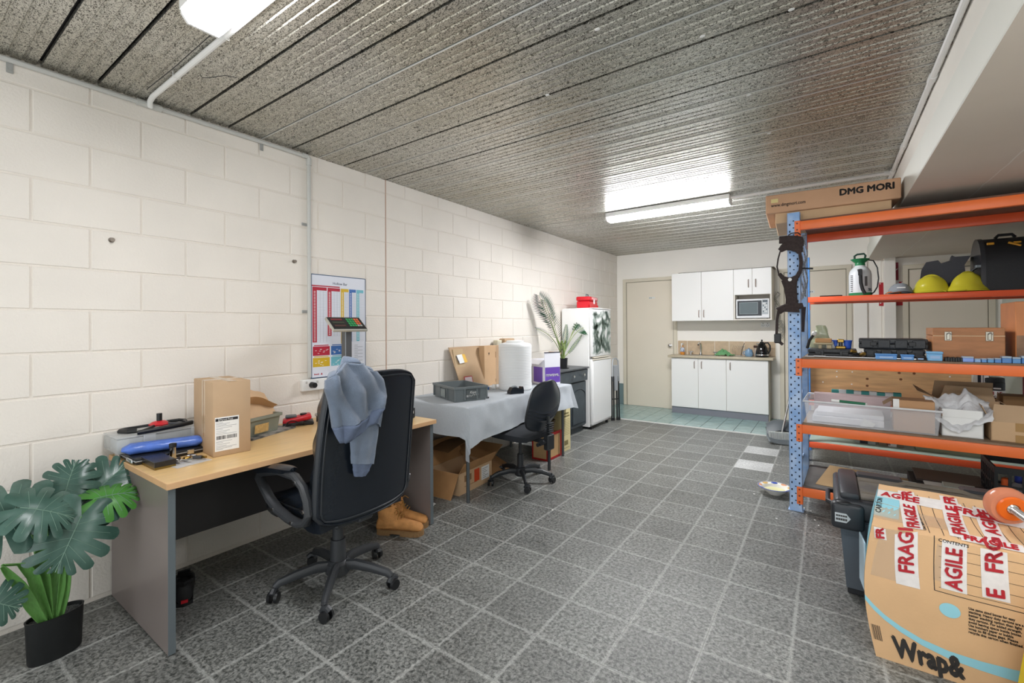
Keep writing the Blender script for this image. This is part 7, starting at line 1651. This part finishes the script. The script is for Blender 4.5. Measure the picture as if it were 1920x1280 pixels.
sw.vf([p_ for a, b_, c_, d_ in qs for p_ in (FP(a, b_, .0010), FP(c_, d_, .0010))], [(2 * i, 2 * i + 2, 2 * i + 3, 2 * i + 1) for i in range(len(qs) - 1)])
obj('aqua_swoosh', sw, M_AQ, t)
q = FUV(1781, 1144); dk = MB(); n_ = 28; dk.vf([FP(q[0] + .044 * math.cos(2 * PI * i / n_), q[1] + .050 * math.sin(2 * PI * i / n_), .0013) for i in range(n_)], [tuple(range(n_))]); obj('aqua_spot', dk, M_AQ, t)
wrapt('Wrap&', FUV(1680, 1232), FUV(1815, 1277), .105, FP, t, M_PR, o=.0013, bold=.006, asp=AF, name='lettering')
bb = MB()
for i in range(8):
    q = FP(.012 + i * .0055, .13, .0012); q2 = FP(.012 + i * .0055, .24, .0012); w_ = V((.0012 + .0008 * (i % 2), 0, 0)); bb.vf([q, q + w_, q2 + w_, q2], [(0, 1, 2, 3)])
obj('barcode', bb, M_PR, t)
aq = MB(); aq.grid(lambda a, b_: TP(.0 + .13 * a, .25 + .60 * b_, .0009), 5, 8); obj('aqua_corner', aq, M_AQ, t)
aq = MB(); aq.grid(lambda a, b_: (lambda q: q + V((-.001, 0, 0)))(bc_(0, b_, .3 + .7 * a)), 6, 8); obj('aqua_side', aq, M_AQ, t)
wrapt('CARTON', (.035, .30), (.035, .62), .026, TP, t, M_PR, flip=1, o=.0016, bold=.0004, asp=AT, name='small_print')
# orange roller wheel on the carton
t = thing('roller_wheel', 'translucent orange roller wheel on threaded steel rod atop the carton', 'wheel', (3.507, 2.52, .558 + .068), 0)
ax = V((.25, -.95, -.12)).normalized(); q4 = V((0, 0, 1)).rotation_difference(ax).to_matrix().to_4x4() @ Matrix.Scale(.72, 4)
obj('tyre', MB().at(q4).lathe([(.045, -.035), (.085, -.040), (.094, -.02), (.094, .015), (.085, .03), (.05, .032)], 40), mat('salmon_urethane', '#d98a68', .25, alpha=.78, spec=.6), t)
obj('hub', MB().at(q4).lathe([(.020, .020), (.058, .028), (.066, .036), (.060, .044), (.03, .046), (.026, .035)], 36), mat('orange_hub', '#dd6416', .3), t)
obj('bearing', MB().at(q4).lathe([(.026, .034), (.030, .040), (.020, .050)], 24), M_CHROME, t)
rd = MB().at(q4); rd.cyl((0, 0, -.04), (0, 0, .30), .017, n=16)
for i in range(24): rd.lathe([(.0172, .052 + i * .0100), (.0200, .056 + i * .0100), (.0172, .060 + i * .0100)], 16)
obj('threaded_rod', rd, M_STEEL, t)
# yellow bag
t = thing('yellow_bag', 'bright yellow shopping bag with lemon print at lower right corner', 'bag', (3.475, 2.06, 0), .25)
b = MB().vf([(0, 0, 0), (.30, 0, 0), (.30, .15, 0), (0, .15, 0), (.045, .02, .42), (.28, .02, .42), (.28, .12, .42), (.045, .12, .42)], [(3, 2, 1, 0), (0, 1, 5, 4), (1, 2, 6, 5), (2, 3, 7, 6), (3, 0, 4, 7)])
obj('bag', b, mat('bag_yellow', '#e8c81e', .4), t)
for k, (x, z, r_) in enumerate(((.06, .30, .05), (.14, .16, .06), (.08, .07, .04), (.2, .32, .05), (.24, .1, .05))):
    o = obj('lemon_print', MB().cyl((x, -.0016 + .0476 * z, z), (x, -.0006 + .0476 * z, z), r_, n=20), mat('lemon_pale', '#f2e36a', .45) if k % 2 else mat('leaf_print_green', '#7f9a2c', .5), t); o.rotation_euler = (0, 0, 0)
obj('handle', MB().tube([(.1, .01, .42), (.11, -.01, .50), (.19, -.01, .50), (.2, .01, .42)], .006, 6), mat('bag_yellow', '#e8c81e'), t)
# bowl
t = thing('painted_bowl', 'white ceramic bowl with blue and yellow painted rim on floor', 'bowl', (2.592, 4.10, .0008), .3)
obj('bowl', MB().lathe([(.048, 0), (.052, .004), (.054, .008), (.082, .030), (.088, .046), (.118, .056), (.118, .060), (.088, .050), (.076, .030), (.03, .014)], 44), mat('cream_ceramic', '#e8e6de', .2), t)
obj('rim_band', MB().lathe([(.1185, .0565), (.1195, .059), (.1115, .0600)], 44, caps=False), mat('blue_glaze_rim', '#3b4fa0', .2), t)
for k in range(9):
    a_ = 2 * PI * k / 9; obj('rim_motif', MB().at(T(.101 * math.cos(a_), .101 * math.sin(a_), .0545) @ R(a_) @ R(-.30, 'Y')).lathe([(.0135, 0), (.011, .0016)], 12, sy=2.0), (mat('motif_yellow', '#dcb56a', .3), mat('motif_peach', '#d89a72', .3), mat('blue_glaze_rim', '#3b4fa0'))[k % 3], t)
obj('base_glaze', MB().lathe([(.075, .0300), (.073, .0300), (.03, .0150)], 32, caps=False), mat('pale_yellow_glaze', '#dcd7a4', .2), t)
# floor crumbs
rnd = random.Random(8)
for u, v in ((1370, 966), (1456, 972), (1517, 940), (1508, 952), (1414, 926), (1520, 958), (1528, 975), (1036, 956), (1512, 965), (1535, 985)):
    p = atz(u, v, 0); solo('floor_crumb', 'tiny white chip of debris lying on the tiled floor', 'debris', MB().box(-.006, .006, -.004, .004, 0, .003, .001), M_WHITEM, (p.x, p.y, .0002), rnd.random() * 3, group='white chips on the floor')
